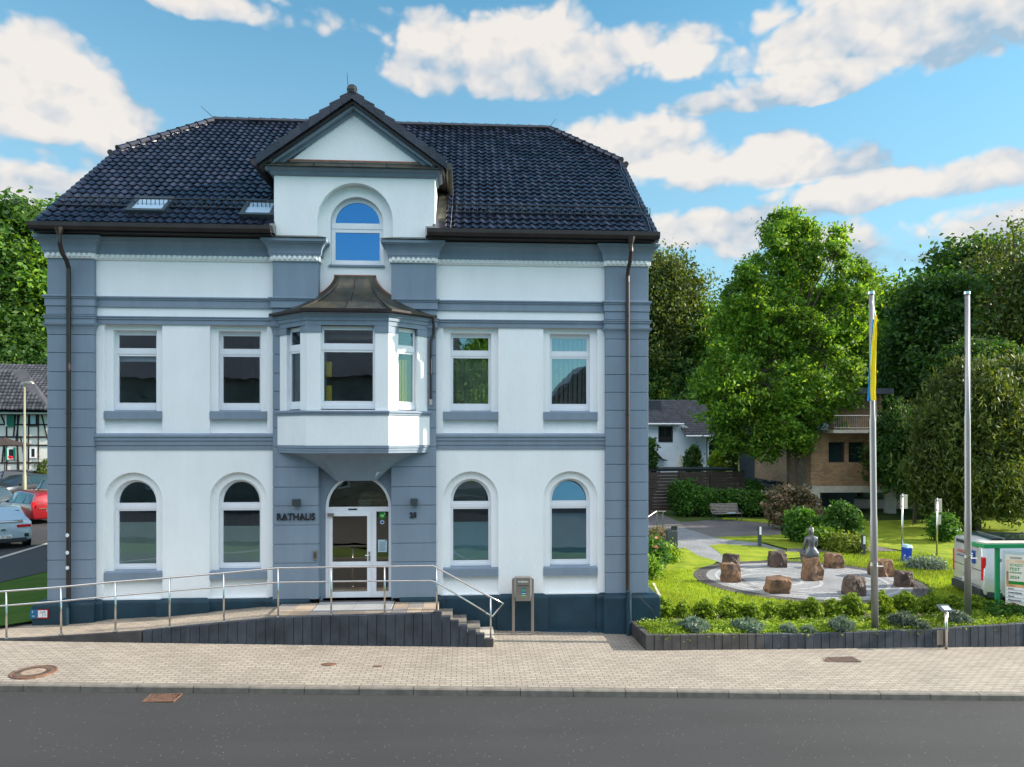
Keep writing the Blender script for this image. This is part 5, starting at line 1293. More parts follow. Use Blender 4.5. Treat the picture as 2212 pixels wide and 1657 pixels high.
# left lawn, path and car park
px_poly('left_lawn', [(-400, 1330), (-400, 1290), (0, 1259), (60, 1245), (112, 1233), (112, 1330), (90, 1338), (0, 1352), (-400, 1390)], M['shade_turf'], G(-12, .5)+.02)
px_poly('car_park', [(-900, 1215), (0, 1203), (112, 1170), (112, 1020), (-900, 1010)], M['asphalt'], .615)
px_poly('side_road', [(-900, 1290), (0, 1258), (60, 1244), (112, 1232), (112, 1172), (0, 1205), (-900, 1216)], M['asphalt_dark'], .613)
V = [onz(a, b, .62) for a, b in ((-900, 1216), (0, 1203), (112, 1170), (112, 1173), (0, 1207), (-900, 1220))]
m = MB(); m.add([(x, y, .625) for x, y in V], [(0, 1, 4, 5), (1, 2, 3, 4)]); struct(m.build('parking_line', M['concrete']))
px_poly('left_gravel', [(70, 1338), (96, 1300), (112, 1290), (112, 1340)], M['gravel'], G(-10, .3)+.03)

# ================================================================== PLANTS OF THE BEDS
def shrub(name, label, x, y, z, rx, ry, h, n, leaf, mat, group, cat='shrub', aspect=1.6, proto=None, per=25, clump=.10, stems=6, lobes=9, low=.25):
    if proto is not None: return dup(proto, (x, y, z), random.uniform(0, 6.28), (rx/proto['rx'], rx/proto['rx'], h/proto['h']), label)
    t = local(name, label, cat, group); bl = []
    for i in range(lobes):
        a = random.uniform(0, 6.28); q = random.uniform(.2, .6); bl.append((q*rx*cos(a), q*ry*sin(a), h*random.uniform(low+.15, .72), rx*.5, ry*.5, h*.30))
    bl.append((0, 0, h*.6, rx*.7, ry*.7, h*.36)); bl.append((0, 0, h*.42, rx*.9, ry*.9, h*.30))
    m = MB()
    for i in range(stems):
        a = 6.28*i/stems; m.tube([(rx*.12*cos(a), ry*.12*sin(a), -.05), (rx*.3*cos(a+.3), ry*.3*sin(a+.3), h*.4), (rx*.5*cos(a), ry*.5*sin(a), h*.75)], [.02*h+.004, .012*h+.003, .004], 5)
    m.build('stem', M['bark'], t)
    foliage('leaves', mat, t, bl, n, leaf, clump=clump, per=per, shell=.55, aspect=aspect)
    t['rx'] = rx; t['h'] = h; return place(t, (x, y, z), random.uniform(0, 6.28))
GH = 'clipped bright green shrubs of the hedge row in the bed'
hx = [1432, 1478, 1522, 1575, 1625, 1665, 1705, 1752, 1800, 1840, 1905, 1955, 2010, 2060, 2110]
hy = [(1305, 1350), (1308, 1350), (1306, 1348), (1300, 1346), (1308, 1348), (1302, 1346), (1303, 1345), (1302, 1345), (1298, 1342), (1290, 1340), (1287, 1338), (1288, 1336), (1286, 1334), (1288, 1332), (1292, 1332)]
pr0 = None
lab_ = ['hedge shrub nearest the building corner', 'second hedge shrub from the building corner', 'third hedge shrub from the building corner', 'round hedge shrub behind the second lavender cushion', 'low hedge shrub in a dip of the row below the split boulder', 'hedge shrub in mid row, next to the dip below the split boulder', 'hedge shrub left below the statue rock', 'hedge shrub right below the statue rock', 'hedge shrub left of the left flagpole', 'tall hedge shrub just left of the left flagpole', 'tall hedge shrub just right of the left flagpole', 'second hedge shrub right of the left flagpole', 'hedge shrub midway between the flagpoles', 'hedge shrub behind the slanted information sign', 'last hedge shrub left of the right flagpole']
for i, (px, (ta, tb)) in enumerate(zip(hx, hy)):
    x, y = onz(px, tb, .16); z = .12; s = (y*cos(TH)+D0)/F; h = (tb-ta)*s+.20+random.uniform(-.08, .07); rr = random.uniform(.28, .34) if i not in (3, 9) else .38
    if i > 8: rr = .35
    o = shrub('hedge_shrub', lab_[i], x, y, z, rr, rr, h, 9000, .034, 'leaf_yew', GH, proto=pr0, aspect=2.0, per=30, clump=.055, lobes=5)
    if pr0 is None: pr0 = o
GLv = 'grey-green lavender cushions in the bed'
pr0 = None
for px, py, rr, h, lab in ((1497, 1367, .42, .36, 'leftmost big lavender cushion in the bed'), (1616, 1365, .38, .34, 'second big lavender cushion from the left'), (1702, 1366, .22, .24, 'small lavender cushion left of the flagpole'), (1745, 1366, .20, .20, 'smallest lavender cushion beside its small neighbour'), (1815, 1362, .34, .34, 'lavender clump hard left of the left flagpole'), (1950, 1352, .36, .36, 'lavender clump right of the left flagpole'), (2075, 1347, .30, .32, 'lavender clump behind the information sign post'), (1985, 1356, .26, .22, 'low lavender clump between flagpole and information sign')):
    x, y = onz(px, py, .28); o = shrub('lavender', lab, x, y, .24, rr, rr*.8, h, 4200, .04, 'leaf_lav', GLv, 'lavender', aspect=3.6, proto=pr0, per=14, clump=.06, stems=4)
    if pr0 is None: pr0 = o
# ground cover of the bed
def keepb(x, y): return (y > -1.36+(x-4.02)*.074) & (y < .25+.6*np.sin(x*1.7)*.4)
xx = np.random.default_rng(3)
V, Q = leafcloud([(x, wl(x)+.14+.5*u, wz(x)-.05+.03*u, .22, .16, .07) for x in np.arange(4.25, 13.8, .16) for u in (.15, .6, 1.1, 1.7)], 60000, .035, clump=.10, per=26, shell=.2, flat=.6)
k = (V.reshape(-1, 4, 3)[:, :, 0].mean(1)); tag(link('ground_cover', npmesh('ground_cover', V, Q, M['leaf_cover'])), 'bright low ground cover plants carpeting the bed', None, None, 'stuff')
V, Q = leafcloud([(x, .8+.2*sin(x*2), .04, .3, .5, .05) for x in np.arange(4.6, 13.8, .3)], 7000, .045, clump=.10, per=26, shell=.2, flat=.4)
tag(link('ground_cover', npmesh('ground_cover', V, Q, M['leaf_hedge'])), 'dark low ground cover beneath the hedge shrubs', None, None, 'stuff')
# small shrub at the right end of the bed
x, y = onz(2165, 1335, .2); shrub('spreading_shrub', 'flat dark green spreading shrub at the right end of the bed', x, y, .12, .95, .6, .45, 9000, .05, 'leaf_hedge', None, clump=.12)
# back garden hedge and bushes
def bed_bush(name, label, px, pb, depth, rpx, top, n, leaf, mat, **k):
    x, y, _ = far(px, 942, depth); s = depth/F; h = (pb-top)*s
    return shrub(name, label, x, y, 0, rpx*s, rpx*s*.8, h, n, leaf, mat, k.pop('group', None), clump=.28, per=40, low=.1, **k)
GHb = 'dark green hedge bushes behind the park bench'
pr1 = None
for px, tp, r_, lab in ((1478, 1048, 34, 'tall left end bush of the back hedge'), (1522, 1062, 34, 'back hedge bush just left of the bench'), (1565, 1066, 36, 'back hedge bush right behind the bench'), (1612, 1068, 34, 'back hedge bush just right of the bench'), (1655, 1072, 34, 'right end bush of the back hedge')):
    o = bed_bush('hedge_bush', lab, px, 1124, 45, r_, tp-2, 15000, .11, 'leaf_hedge', group=GHb, lobes=14) if pr1 is None else dup(pr1, (*far(px, 942, 45)[:2], 0), random.uniform(0, 6.28), (r_/34, r_/34, (1124-tp)/(1124-1046)), lab)
    if pr1 is None: pr1 = o
bed_bush('bronze_shrub', 'pinkish bronze-leaved shrub left of the conical yew', 1712, 1150, 38, 56, 1052, 22000, .13, 'leaf_bronze', lobes=12)
bed_bush('dark_shrub', 'dark green shrub below the bronze-leaved shrub', 1735, 1172, 34, 40, 1095, 14000, .10, 'leaf_hedge', lobes=12)
bed_bush('yew_bush', 'upright conical yew bush behind the statue', 1818, 1172, 33, 38, 1082, 16000, .09, 'leaf_hedge', lobes=10, aspect=2.6)
bed_bush('low_shrub', 'low yellowish ground shrub in front of the conical yew', 1830, 1186, 31, 46, 1148, 12000, .07, 'leaf_yel', lobes=12)
bed_bush('low_shrub', 'low green shrub behind the statue, left of the conical yew', 1775, 1180, 32, 34, 1140, 9000, .08, 'leaf_mid', lobes=12)
bed_bush('rose_bush', 'pink flowering bush beside the building corner', 1412, 1215, 27, 26, 1150, 9000, .07, 'leaf_hedge', lobes=10)
x, y, _ = far(1412, 942, 26.6)
V, Q = leafcloud([(x+.1, y, 1.15, .16, .1, .12), (x+.05, y, .85, .10, .1, .06)], 120, .05, clump=.05, per=20); tag(link('rose_blossom', npmesh('rose_blossom', V, Q, M['pink'])), 'cluster of pink rose blossoms by the building corner', 'flower')
bed_bush('border_shrub', 'low green border plants between rose bush and waste bin', 1440, 1215, 28.5, 22, 1183, 6000, .06, 'leaf_yew', lobes=8)
bed_bush('border_shrub', 'brownish border grass tuft behind the waste bin', 1425, 1160, 34, 24, 1135, 5000, .07, 'leaf_bronze', lobes=8)
bed_bush('border_shrub', 'low green border plants hard at the building corner', 1400, 1238, 25, 20, 1190, 5000, .06, 'leaf_mid', lobes=8)
bed_bush('border_shrub', 'grey-green plants at the foot of the left sign post', 2000, 1225, 27, 34, 1207, 5000, .05, 'leaf_lav', lobes=8)
bed_bush('border_shrub', 'grey-green plants by the rear bumper of the van', 2120, 1258, 23.5, 40, 1238, 6000, .05, 'leaf_lav', lobes=8)
bed_bush('border_shrub', 'dark bush between the sign posts and the van', 2040, 1150, 34, 30, 1090, 10000, .09, 'leaf_hedge', lobes=9)
bed_bush('climbing_rose', 'climbing rose beside the half-timbered house door', 92, 1040, 56, 18, 948, 6000, .08, 'leaf_olive', lobes=14)

# ================================================================== BOULDERS, STATUE, FURNITURE
import bmesh
def boulder(label, px, py, wpx, hpx, mat='rock', seed=0, group='basalt boulders around the paved circle', taper=.85, dz=1.):
    x, y = onz(px, py, .02); s = (y*cos(TH)+x*sin(TH)+D0)/F; w, h = wpx*s, hpx*s*.86; r = random.Random(seed)
    bm = bmesh.new(); pts = []
    for z in (0, 1):
        k = 8
        for i in range(k):
            a = 2*pi*(i+r.uniform(-.3, .3))/k; ca, sa = cos(a), sin(a); q = 1/max(abs(ca), abs(sa))**.75
            e = (taper if z else 1.)*r.uniform(.86, 1.03)
            pts.append((ca*q*w*.5*e, sa*q*w*.42*e, z*h*r.uniform(.90, 1.06)))
    for i in range(6): pts.append((r.uniform(-.5, .5)*w, r.uniform(-.42, .42)*w, h*r.uniform(.2, .75)))
    vs = [bm.verts.new(p) for p in pts]; bmesh.ops.convex_hull(bm, input=vs)
    for v in [v for v in bm.verts if not v.link_faces]: bm.verts.remove(v)
    bmesh.ops.subdivide_edges(bm, edges=bm.edges, cuts=3, use_grid_fill=True); bmesh.ops.triangulate(bm, faces=bm.faces)
    bmesh.ops.smooth_vert(bm, verts=bm.verts, factor=.35, use_axis_x=True, use_axis_y=True, use_axis_z=True)
    from mathutils import noise
    for v in bm.verts:
        n = noise.fractal(v.co*4.5+Vector((seed*3.1, 0, 0)), .8, 2., 4); d = v.co.copy(); d.z -= h*.5; d.normalize(); v.co += d*n*.055
        if v.co.z < 0: v.co.z = 0
    me = bpy.data.meshes.new('boulder'); bm.to_mesh(me); bm.free(); me.materials.append(M[mat]); me.transform(Matrix.Translation((x, y, .015)))
    o = link('boulder', me); return tag(o, label, 'boulder', group)
boulder('brown boulder nearest the left lawn, in front of another boulder', 1576, 1256, 46, 46, 'rock', 1)
boulder('dark boulder half hidden behind the left front boulder', 1580, 1226, 40, 34, 'rock_dark', 2)
boulder('dark boulder at the back left of the circle', 1680, 1224, 44, 36, 'rock_dark', 3)
boulder('reddish square boulder at the back right, right of the statue', 1800, 1226, 40, 36, 'rock', 4, taper=.97)
boulder('big boulder partly behind the left flagpole', 1906, 1243, 52, 42, 'rock', 5)
boulder('small dark boulder at the right rim of the circle', 1951, 1266, 42, 38, 'rock_dark', 6)
boulder('split reddish boulder at the front left of the circle', 1680, 1279, 58, 38, 'rock', 7, taper=1.0)
boulder('dark angular boulder at the front right of the circle', 1845, 1285, 50, 46, 'rock_dark', 8)
ped = boulder('upright brown boulder carrying the seated statue', 1752, 1252, 44, 56, 'rock', 9, taper=.82); 
# seated figure seen from behind
sx_, sy_ = onz(1752, 1252, .02); s = (sy_+D0)/F; zb = max((ped.matrix_basis @ v.co).z for v in ped.data.vertices)-.06
t = thing('statue', 'grey bronze statue of a seated nude woman with ponytail on a boulder', 'statue', (sx_, sy_, zb))
k_ = 1.06
J = {'pel': (0, 0, .14, .165), 'hipL': (-.11, -.01, .11, .165), 'hipR': (.11, -.01, .11, .165), 'wai': (0, .02, .36, .11), 'che': (0, .0, .52, .135), 'shc': (0, -.02, .66, .10), 'nec': (0, .0, .74, .05),
     'shL': (-.155, -.01, .65, .065), 'shR': (.155, -.01, .65, .065), 'elL': (-.205, .05, .40, .05), 'elR': (.205, .05, .40, .05), 'waL': (-.12, .24, .26, .032), 'waR': (.12, .24, .26, .032), 'haL': (-.08, .31, .24, .03), 'haR': (.08, .31, .24, .03),
     'knL': (-.12, .42, .16, .075), 'knR': (.12, .42, .16, .075), 'anL': (-.09, .40, -.16, .045), 'anR': (.09, .40, -.16, .045), 'foL': (-.09, .50, -.2, .035), 'foR': (.09, .50, -.2, .035)}
E_j = [('pel', 'hipL'), ('pel', 'hipR'), ('pel', 'wai'), ('wai', 'che'), ('che', 'shc'), ('shc', 'nec'), ('shc', 'shL'), ('shc', 'shR'), ('shL', 'elL'), ('shR', 'elR'), ('elL', 'waL'), ('elR', 'waR'), ('waL', 'haL'), ('waR', 'haR'), ('hipL', 'knL'), ('hipR', 'knR'), ('knL', 'anL'), ('knR', 'anR'), ('anL', 'foL'), ('anR', 'foR')]
def skinned(name, J, E_j, mat, par, org, sc_=1., root=0):
    ks = list(J); me = bpy.data.meshes.new(name); me.from_pydata([(org[0]+J[k][0]*sc_, org[1]+J[k][1]*sc_, org[2]+J[k][2]*sc_) for k in ks], [(ks.index(a), ks.index(b)) for a, b in E_j], [])
    ob = bpy.data.objects.new(name, me); COL.objects.link(ob); md = ob.modifiers.new('skin', 'SKIN'); md.use_smooth_shade = True
    for i, k in enumerate(ks): sv = me.skin_vertices[0].data[i]; sv.radius = (J[k][3]*sc_,)*2; sv.use_root = (i == root)
    sb = ob.modifiers.new('sub', 'SUBSURF'); sb.levels = 2; sb.render_levels = 2
    me2 = bpy.data.meshes.new_from_object(ob.evaluated_get(bpy.context.evaluated_depsgraph_get())); bpy.data.objects.remove(ob); me2.materials.clear(); me2.materials.append(mat)
    for p in me2.polygons: p.use_smooth = True
    return link(name, me2, par)
body = skinned('body', J, E_j, M['bronze'], t, (sx_, sy_, zb), k_)
m = MB(); prof = [(.012, -.12), (.055, -.10), (.075, -.05), (.088, .02), (.085, .07), (.055, .115), (.01, .13)]
m.lathe([(r*k_, zb+(.875+z)*k_) for r, z in prof], sx_, sy_+.02, 18, .92, 1.08); m.obox((sx_, sy_+.125, zb+.87*k_), .02, .04, .04); m.build('head', M['bronze'], body, smooth=True, subsurf=1)
m = MB(); m.tube([(sx_, sy_-.05, zb+.95*k_), (sx_, sy_-.10, zb+.90*k_), (sx_+.005, sy_-.105, zb+.80*k_), (sx_+.01, sy_-.13, zb+.70*k_), (sx_+.01, sy_-.13, zb+.60*k_)], [.02, .042, .032, .026, .008], 10)
m.lathe([(r*1.06*k_, zb+(.885+z)*k_) for r, z in prof[2:]], sx_, sy_+.008, 18, .94, 1.0); m.build('hair', M['bronze'], body, smooth=True)
# bench
bx0, by0 = onz(1568, 1125, 0); 
t = local('park_bench', 'weathered slatted park bench with metal arms in front of the back hedge', 'bench')
m = MB()
for i in range(5): m.box(-.85, .85, -.38+i*.095, -.31+i*.095, .43+.004*i, .455+.004*i)
m.build('seat', M['bench'], t)
m = MB()
for i in range(6): m.obox((0, .14+.035*i, .53+i*.082), 1.7, .02, .06, rx=-.38)
m.build('backrest', M['bench'], t)
for x in (-.78, .78):
    m = MB(); m.tube([(x, -.40, 0), (x, -.34, .2), (x, -.38, .43), (x, -.38, .64), (x, -.1, .66), (x, .16, .62)], .02, 6); m.build('armrest', M['anthracite'], t)
    m = MB(); m.tube([(x, .25, 0), (x, .12, .25), (x, .08, .42), (x, .34, .98)], .022, 6); m.build('leg', M['anthracite'], t)
place(t, (bx0, by0, 0), -TH*0+.12)
MB_ = MB().obox((bx0+.25, by0-.2, .475), .5, .12, .03, rz=.15); tag(MB_.build('newspaper', M['paper']), 'small folded paper lying on the bench seat', 'newspaper')
# waste bin with roof
x, y = onz(1457, 1185, 0)
t = thing('waste_bin', 'slim anthracite waste bin with flat roof beside the garden path', 'waste bin', (x, y, 0))
MB().box(x-.34, x+.10, y-.2, y+.2, .0, .80).build('bin_body', M['anthracite'], t, bevel=.03)
m = MB(); m.box(x-.10, x+.14, y+.02, y+.22, 0, 1.0); m.build('bin_post', M['anthracite'], t, bevel=.02)
MB().box(x-.42, x+.30, y-.24, y+.28, 1.0, 1.03).build('bin_roof', M['steel_dull'], t)
# light bollards
for px, pb, pt, lab in ((1641, 1180, 1136, 'left light bollard with white lamp panel at the path'), (1865, 1200, 1156, 'right light bollard behind the left flagpole')):
    x, y = onz(px, pb, 0); s = (y+x*sin(TH)+D0)/F; h = (pb-pt)*s
    t = thing('light_bollard', lab, 'bollard', (x, y, 0), 'slim light bollards along the garden path')
    MB().box(x-.065, x+.065, y-.06, y+.06, 0, h*.57).build('bollard_base', M['anthracite'], t, bevel=.006)
    MB().box(x-.065, x-.035, y-.06, y+.06, h*.57, h).box(x-.034, x+.065, y-.06, y+.06, h-.03, h).build('bollard_side', M['anthracite'], t)
    MB().box(x-.034, x+.06, y-.055, y+.055, h*.57, h-.03).build('lamp_panel', M['pvc'], t)
# blue bin on a sign post
x, y = onz(1950, 1211, 0); s = (y+x*sin(TH)+D0)/F
t = thing('blue_litter_bin', 'blue litter bin with pale lid on the left sign post', 'litter bin', (x, y-.2, .05))
m = MB(); w = 13*s; zb0, zt0 = CZ-(1212-942)*s, CZ-(1180-942)*s
m.hexa([(x-w*.42, y-.42, zb0), (x+w*.42, y-.42, zb0), (x+w*.42, y-.08, zb0), (x-w*.42, y-.08, zb0)], [(x-w*.5, y-.46, zt0), (x+w*.5, y-.46, zt0), (x+w*.5, y-.06, zt0), (x-w*.5, y-.06, zt0)]); m.build('bin_body', M['blue_bin'], t, bevel=.03)
m = MB(); m.hexa([(x-w*.52, y-.48, zt0), (x+w*.52, y-.48, zt0), (x+w*.52, y-.04, zt0), (x-w*.52, y-.04, zt0)], [(x-w*.4, y-.42, zt0+.12), (x+w*.4, y-.42, zt0+.12), (x+w*.4, y-.10, zt0+.12), (x-w*.4, y-.10, zt0+.12)]); m.build('bin_lid', M['bin_lid'], t, bevel=.02)
for px, pb, pt, lab, n in ((1949, 1212, 1067, 'left steel sign post with panel seen from behind, carrying the blue bin', 1), (2024, 1202, 1076, 'right steel sign post with two panels seen from behind', 2)):
    x, y = onz(px, pb, 0); s = (y+x*sin(TH)+D0)/F; h = (pb-pt)*s
    t = thing('sign_post', lab, 'sign post', (x, y, 0), 'steel sign posts seen from behind')
    MB().tube([(x, y, 0), (x, y, h)], .035, 10).build('post', M['steel'], t, smooth=True)
    MB().obox((x+.10, y+.06, h-.32), .36, .02, .55, rz=.25).build('sign_panel', M['steel_dull'], t, bevel=.004)
    m = MB()
    for z in (h-.12, h-.5): m.lathe([(.045, z), (.045, z+.04)], x, y, 10)
    m.build('clamp', M['steel'], t)
    if n == 2: MB().obox((x+.10, y+.05, h-.88), .26, .02, .40, rz=.25).build('sign_panel', M['steel_dull'], t)
# short steel railing by the garden steps
t = thing('garden_railing', 'short steel handrail at the garden steps behind the building corner', 'railing', (*onz(1425, 1150, 0), 0))
dp = 33.
a_, b_ = far(1418, 1108, dp), far(1438, 1108, dp); 
m = MB(); m.tube([far(1385, 1128, dp-1), far(1402, 1115, dp-.5), far(1418, 1104.5, dp), far(1438, 1104.5, dp)], .018, 6); m.build('handrail', M['steel_dull'], t)
for px in (1419, 1432): p = far(px, 1105, dp); MB().tube([p, (p[0], p[1], 0)], .022, 6).build('post', M['steel'], t)

# ================================================================== BUILDINGS BEYOND
def roof_tiles(x0, x1, y0, z0, y1, z1, name, par, wt=.28, lt=.34, mat='tile_old'):
    d = Vector((0, y1-y0, z1-z0)); L_ = d.length; nv_ = max(1, int(L_/lt)); nu_ = max(1, int((x1-x0)/wt))
    me = tiles((x0, y0, z0), (1, 0, 0), d/L_, nu_, nv_, lambda u, v: True, name, wt=(x1-x0)/nu_, lt=L_/nv_, mat=mat, amp=.04); return link(name, me, par)
# small white house behind the fence
Yh = 42.
def hx_(px, py, Y=None): return at(px, py, Yh if Y is None else Y)
x0, _ = hx_(1370, 900); x1, z_e = hx_(1526, 915); xm = hx_(1468, 900)[0]
t = thing('white_house', 'small white house with dark tiled roof and dark shuttered window behind the wooden fence', 'house', (x0, Yh, 0))
zt_, zl_ = hx_(1430, 914)[1], hx_(1520, 940)[1]
wx0, wz0 = hx_(1422, 955); wx1, wz1 = hx_(1453, 921)
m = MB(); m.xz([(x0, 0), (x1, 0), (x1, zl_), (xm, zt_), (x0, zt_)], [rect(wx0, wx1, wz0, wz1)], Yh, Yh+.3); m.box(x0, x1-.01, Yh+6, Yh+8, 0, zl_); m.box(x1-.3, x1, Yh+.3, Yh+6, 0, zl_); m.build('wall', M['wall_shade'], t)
w = MB().xz(rect(wx0, wx1, wz0, wz1), [rect(wx0+.12, (wx0+wx1)/2-.06, wz0+.45, wz1-.1), rect((wx0+wx1)/2+.06, wx1-.12, wz0+.45, wz1-.1)], Yh-.05, Yh+.1).build('window', M['black'], t)
MB().box(wx0+.1, wx1-.1, Yh+.12, Yh+.15, wz0+.4, wz1-.1).build('pane', M['carglass'], w)
m = MB()
for xx in (wx0+(wx1-wx0)*.27, wx0+(wx1-wx0)*.73): m.box(xx-.02, xx+.02, Yh+.02, Yh+.10, wz0+.45, wz1-.1)
m.box(wx0+.12, wx1-.12, Yh+.02, Yh+.10, (wz0+wz1)/2+.2, (wz0+wz1)/2+.24); m.build('glazing_bar', M['black'], w)
zr_ = hx_(1430, 864, Yh+3.8)[1]
roof_tiles(x0-.3, hx_(1473, 900)[0], Yh-.5, zt_-.1, Yh+3.8, zr_, 'roof', t); roof_tiles(hx_(1470, 900)[0], x1+.9, Yh-1.1, zl_-.1, Yh+3.8, zr_, 'roof', t)
MB().add([(x0-.3, Yh+3.8, zr_), (x1+.9, Yh+3.8, zr_), (x1+.9, Yh+8.5, zl_), (x0-.3, Yh+8.5, zl_)], [(0, 1, 2, 3)]).build('back_roof', M['tile_old'], t)
MB().tube([(hx_(1473, 900)[0], Yh-1.2, zl_-.08), (x1+.9, Yh-1.2, zl_-.08)], .08, 6).build('gutter', M['pvc'], t)
MB().tube([(x0-.3, Yh-.6, zt_-.08), (hx_(1473, 900)[0], Yh-.6, zt_-.08)], .08, 6).build('gutter', M['pvc'], t)
MB().tube([(x1+.3, Yh-1.1, zl_-.15), (x1+.05, Yh-.3, zl_-.6), (x1+.05, Yh-.3, 0)], .06, 6).build('downpipe', M['pvc'], t)
cx_, cz_ = hx_(1413, 875, Yh+2.2); MB().box(cx_-.5, cx_+.5, Yh+1.8, Yh+2.7, cz_-1.6, cz_+.35).build('chimney', M['slate'], t)
a, za = hx_(1404, 978); b, zb = hx_(1430, 990)
m = MB(); m.xz([(a-.3, za+.1), (a+.3, za+.05), (b-.2, zb), (b+.2, zb-.12), (b+.2, zb-.2), (a-.3, za-.15)], (), Yh-1.0, Yh); m.build('porch_roof', M['black'], t)
# closed parasol and shrubs in its garden
x, y, z = far(1468, 1012, 57); m = MB(); zt_ = far(1468, 980, 57)[2]
t = thing('closed_parasol', 'closed pale parasol standing in the garden of the small white house', 'parasol', (x, y, 0))
MB().lathe([(.30, z), (.22, z+.5), (.1, zt_-.1), (.02, zt_)], x, y, 12).build('folded_canopy', M['concrete'], t); MB().tube([(x, y, 0), (x, y, z)], .04, 6).build('pole', M['steel_dull'], t)
bed_bush('garden_bush', 'dark bush against the wall of the small white house', 1497, 1080, 58, 22, 962, 9000, .16, 'leaf_dark', lobes=8)
bed_bush('garden_bush', 'bright reed-like bush right of the small white house', 1548, 1080, 56, 16, 972, 6000, .16, 'leaf_yew', lobes=8, aspect=3)
bed_bush('garden_bush', 'dark climbing bush left of the small white house window', 1404, 1090, 50, 14, 930, 8000, .13, 'leaf_dark', lobes=14)
bed_bush('garden_bush', 'clipped dark green bush at the right end of the wooden fence', 1625, 1090, 48, 26, 1022, 8000, .13, 'leaf_hedge', lobes=8)
# dark wooden fence with low black shed roof behind
def depthpt(px, d): p = far(px, 942, d); return p[0], p[1]
t = thing('wooden_fence', 'dark brown fence of horizontal boards between garden and white house', 'fence', (*depthpt(1500, 46), 0))
A, B = Vector(depthpt(1330, 45)), Vector(depthpt(1602, 47)); d = (B-A); L_ = d.length; u = d.normalized(); ang = math.atan2(u.y, u.x); H_ = CZ-(1018-942)*46/F
for i in range(5):
    p = A+d*(i/4); m = MB(); m.obox((p.x, p.y-.06, H_/2), .22, .22, H_+.06, rz=ang); m.build('fence_post', M['wood_dark'], t)
    if i < 4:
        m = MB(); n = 12
        for j in range(n):
            c = A+d*((i+.5)/4); m.obox((c.x, c.y+random.uniform(-.01, .02), .25+(j+.5)*(H_-.3)/n), L_/4-.1, .04, (H_-.3)/n*.93, rz=ang, rx=-.12)
        m.build('fence_panel', M['wood_dark'], t)
t = thing('carport', 'flat black carport roof just above the wooden fence', 'carport', (*depthpt(1480, 49), 0))
A2, B2 = Vector(depthpt(1330, 49)), Vector(depthpt(1590, 50)); z = CZ-(1013-942)*49.5/F
m = MB(); m.hexa([(A2.x, A2.y, z-.15), (B2.x, B2.y, z-.15), (B2.x, B2.y+3, z-.15), (A2.x, A2.y+3, z-.15)], [(A2.x, A2.y, z), (B2.x, B2.y, z), (B2.x, B2.y+3, z), (A2.x, A2.y+3, z)]); m.build('carport_roof', M['black'], t)
for p in (A2, B2): MB().box(p.x-.08, p.x+.08, p.y+.1, p.y+.26, 0, z-.15).build('post', M['black'], t)
# brick apartment house with balcony
Yb = 27.
def q(px, py, Y=Yb): return at(px, py, Y)
xa, xb = q(1752, 900)[0], q(1935, 900)[0]; t = thing('brick_apartment_house', 'yellow-brown brick apartment house with balcony and open garage below, half hidden by trees', 'house', (xa, Yb, 0))
zf, zc = q(1800, 1050)[1], q(1800, 935)[1]; zr2 = q(1800, 850)[1]
wa, wza = q(1790, 999); wb, wzb = q(1868, 955)
m = MB(); m.xz(rect(xa, xb, zf, zc), [rect(wa, (wa+wb)/2-.12, wza, wzb), rect((wa+wb)/2+.12, wb, wza, wzb)], Yb, Yb+.35); m.xz(rect(xa+.6, xb, zc, zr2), (), Yb+1.6, Yb+1.9); m.box(xa, xa+.3, Yb+.35, Yb+9, zf, zr2); m.build('wall', M['brick'], t)
w = MB().xz(rect(wa-.06, wb+.06, wza-.06, wzb+.06), [rect(wa+.03, (wa+wb)/2-.15, wza+.03, wzb-.03), rect((wa+wb)/2+.15, wb-.03, wza+.03, wzb-.03)], Yb+.02+.1, Yb+.28).build('window', M['wood_dark'], t)
MB().box(wa, wb, Yb+.36, Yb+.38, wza, wzb).build('pane', M['carglass'], w)
m = MB(); m.box(xa, xb, Yb-.04, Yb+.35, q(1800, 1064)[1], zf); m.box(xa-.05, xa+.55, Yb-.05, Yb+.5, 0, q(1800, 1064)[1]); m.box(xb-.5, xb, Yb-.05, Yb+.5, 0, zf-.4); m.build('concrete_frame', M['concrete'], t)
m = MB(); m.box(xa, xb, Yb+5, Yb+5.2, 0, zf); m.box(xa+.2, xa+.3, Yb+.5, Yb+5, 0, zf-.4); m.box(xa, xb, Yb+.35, Yb+5, zf-.35, zf-.2); m.build('garage_wall', M['slate'], t)
m = MB(); m.box(q(1782, 940)[0], xb, Yb-1.1, Yb+1.6, zc-.02, zc+.18); b_ = m.build('balcony', M['concrete'], t)
m = MB(); bx_a = q(1784, 940)[0]; m.tube([(bx_a, Yb-1.05, zc+1.05), (xb, Yb-1.05, zc+1.05)], .03, 6); m.tube([(bx_a, Yb-1.05, zc+.3), (xb, Yb-1.05, zc+.3)], .02, 6)
n = int((xb-bx_a)/.14)
for i in range(n): xx = bx_a+(xb-bx_a)*i/n; m.tube([(xx, Yb-1.05, zc+.2), (xx, Yb-1.05, zc+1.05)], .010, 4, False)
m.build('balcony_railing', M['steel_dull'], b_)
m = MB(); m.box(xa+.9, xa+1.9, Yb+1.55, Yb+1.59, zc+.2, zc+2.3); m.build('balcony_door', M['pvc'], t)
m = MB(); m.box(xa-.2, xb, Yb+.2, Yb+9, zr2, zr2+.35); m.build('roof', M['slate'], t)
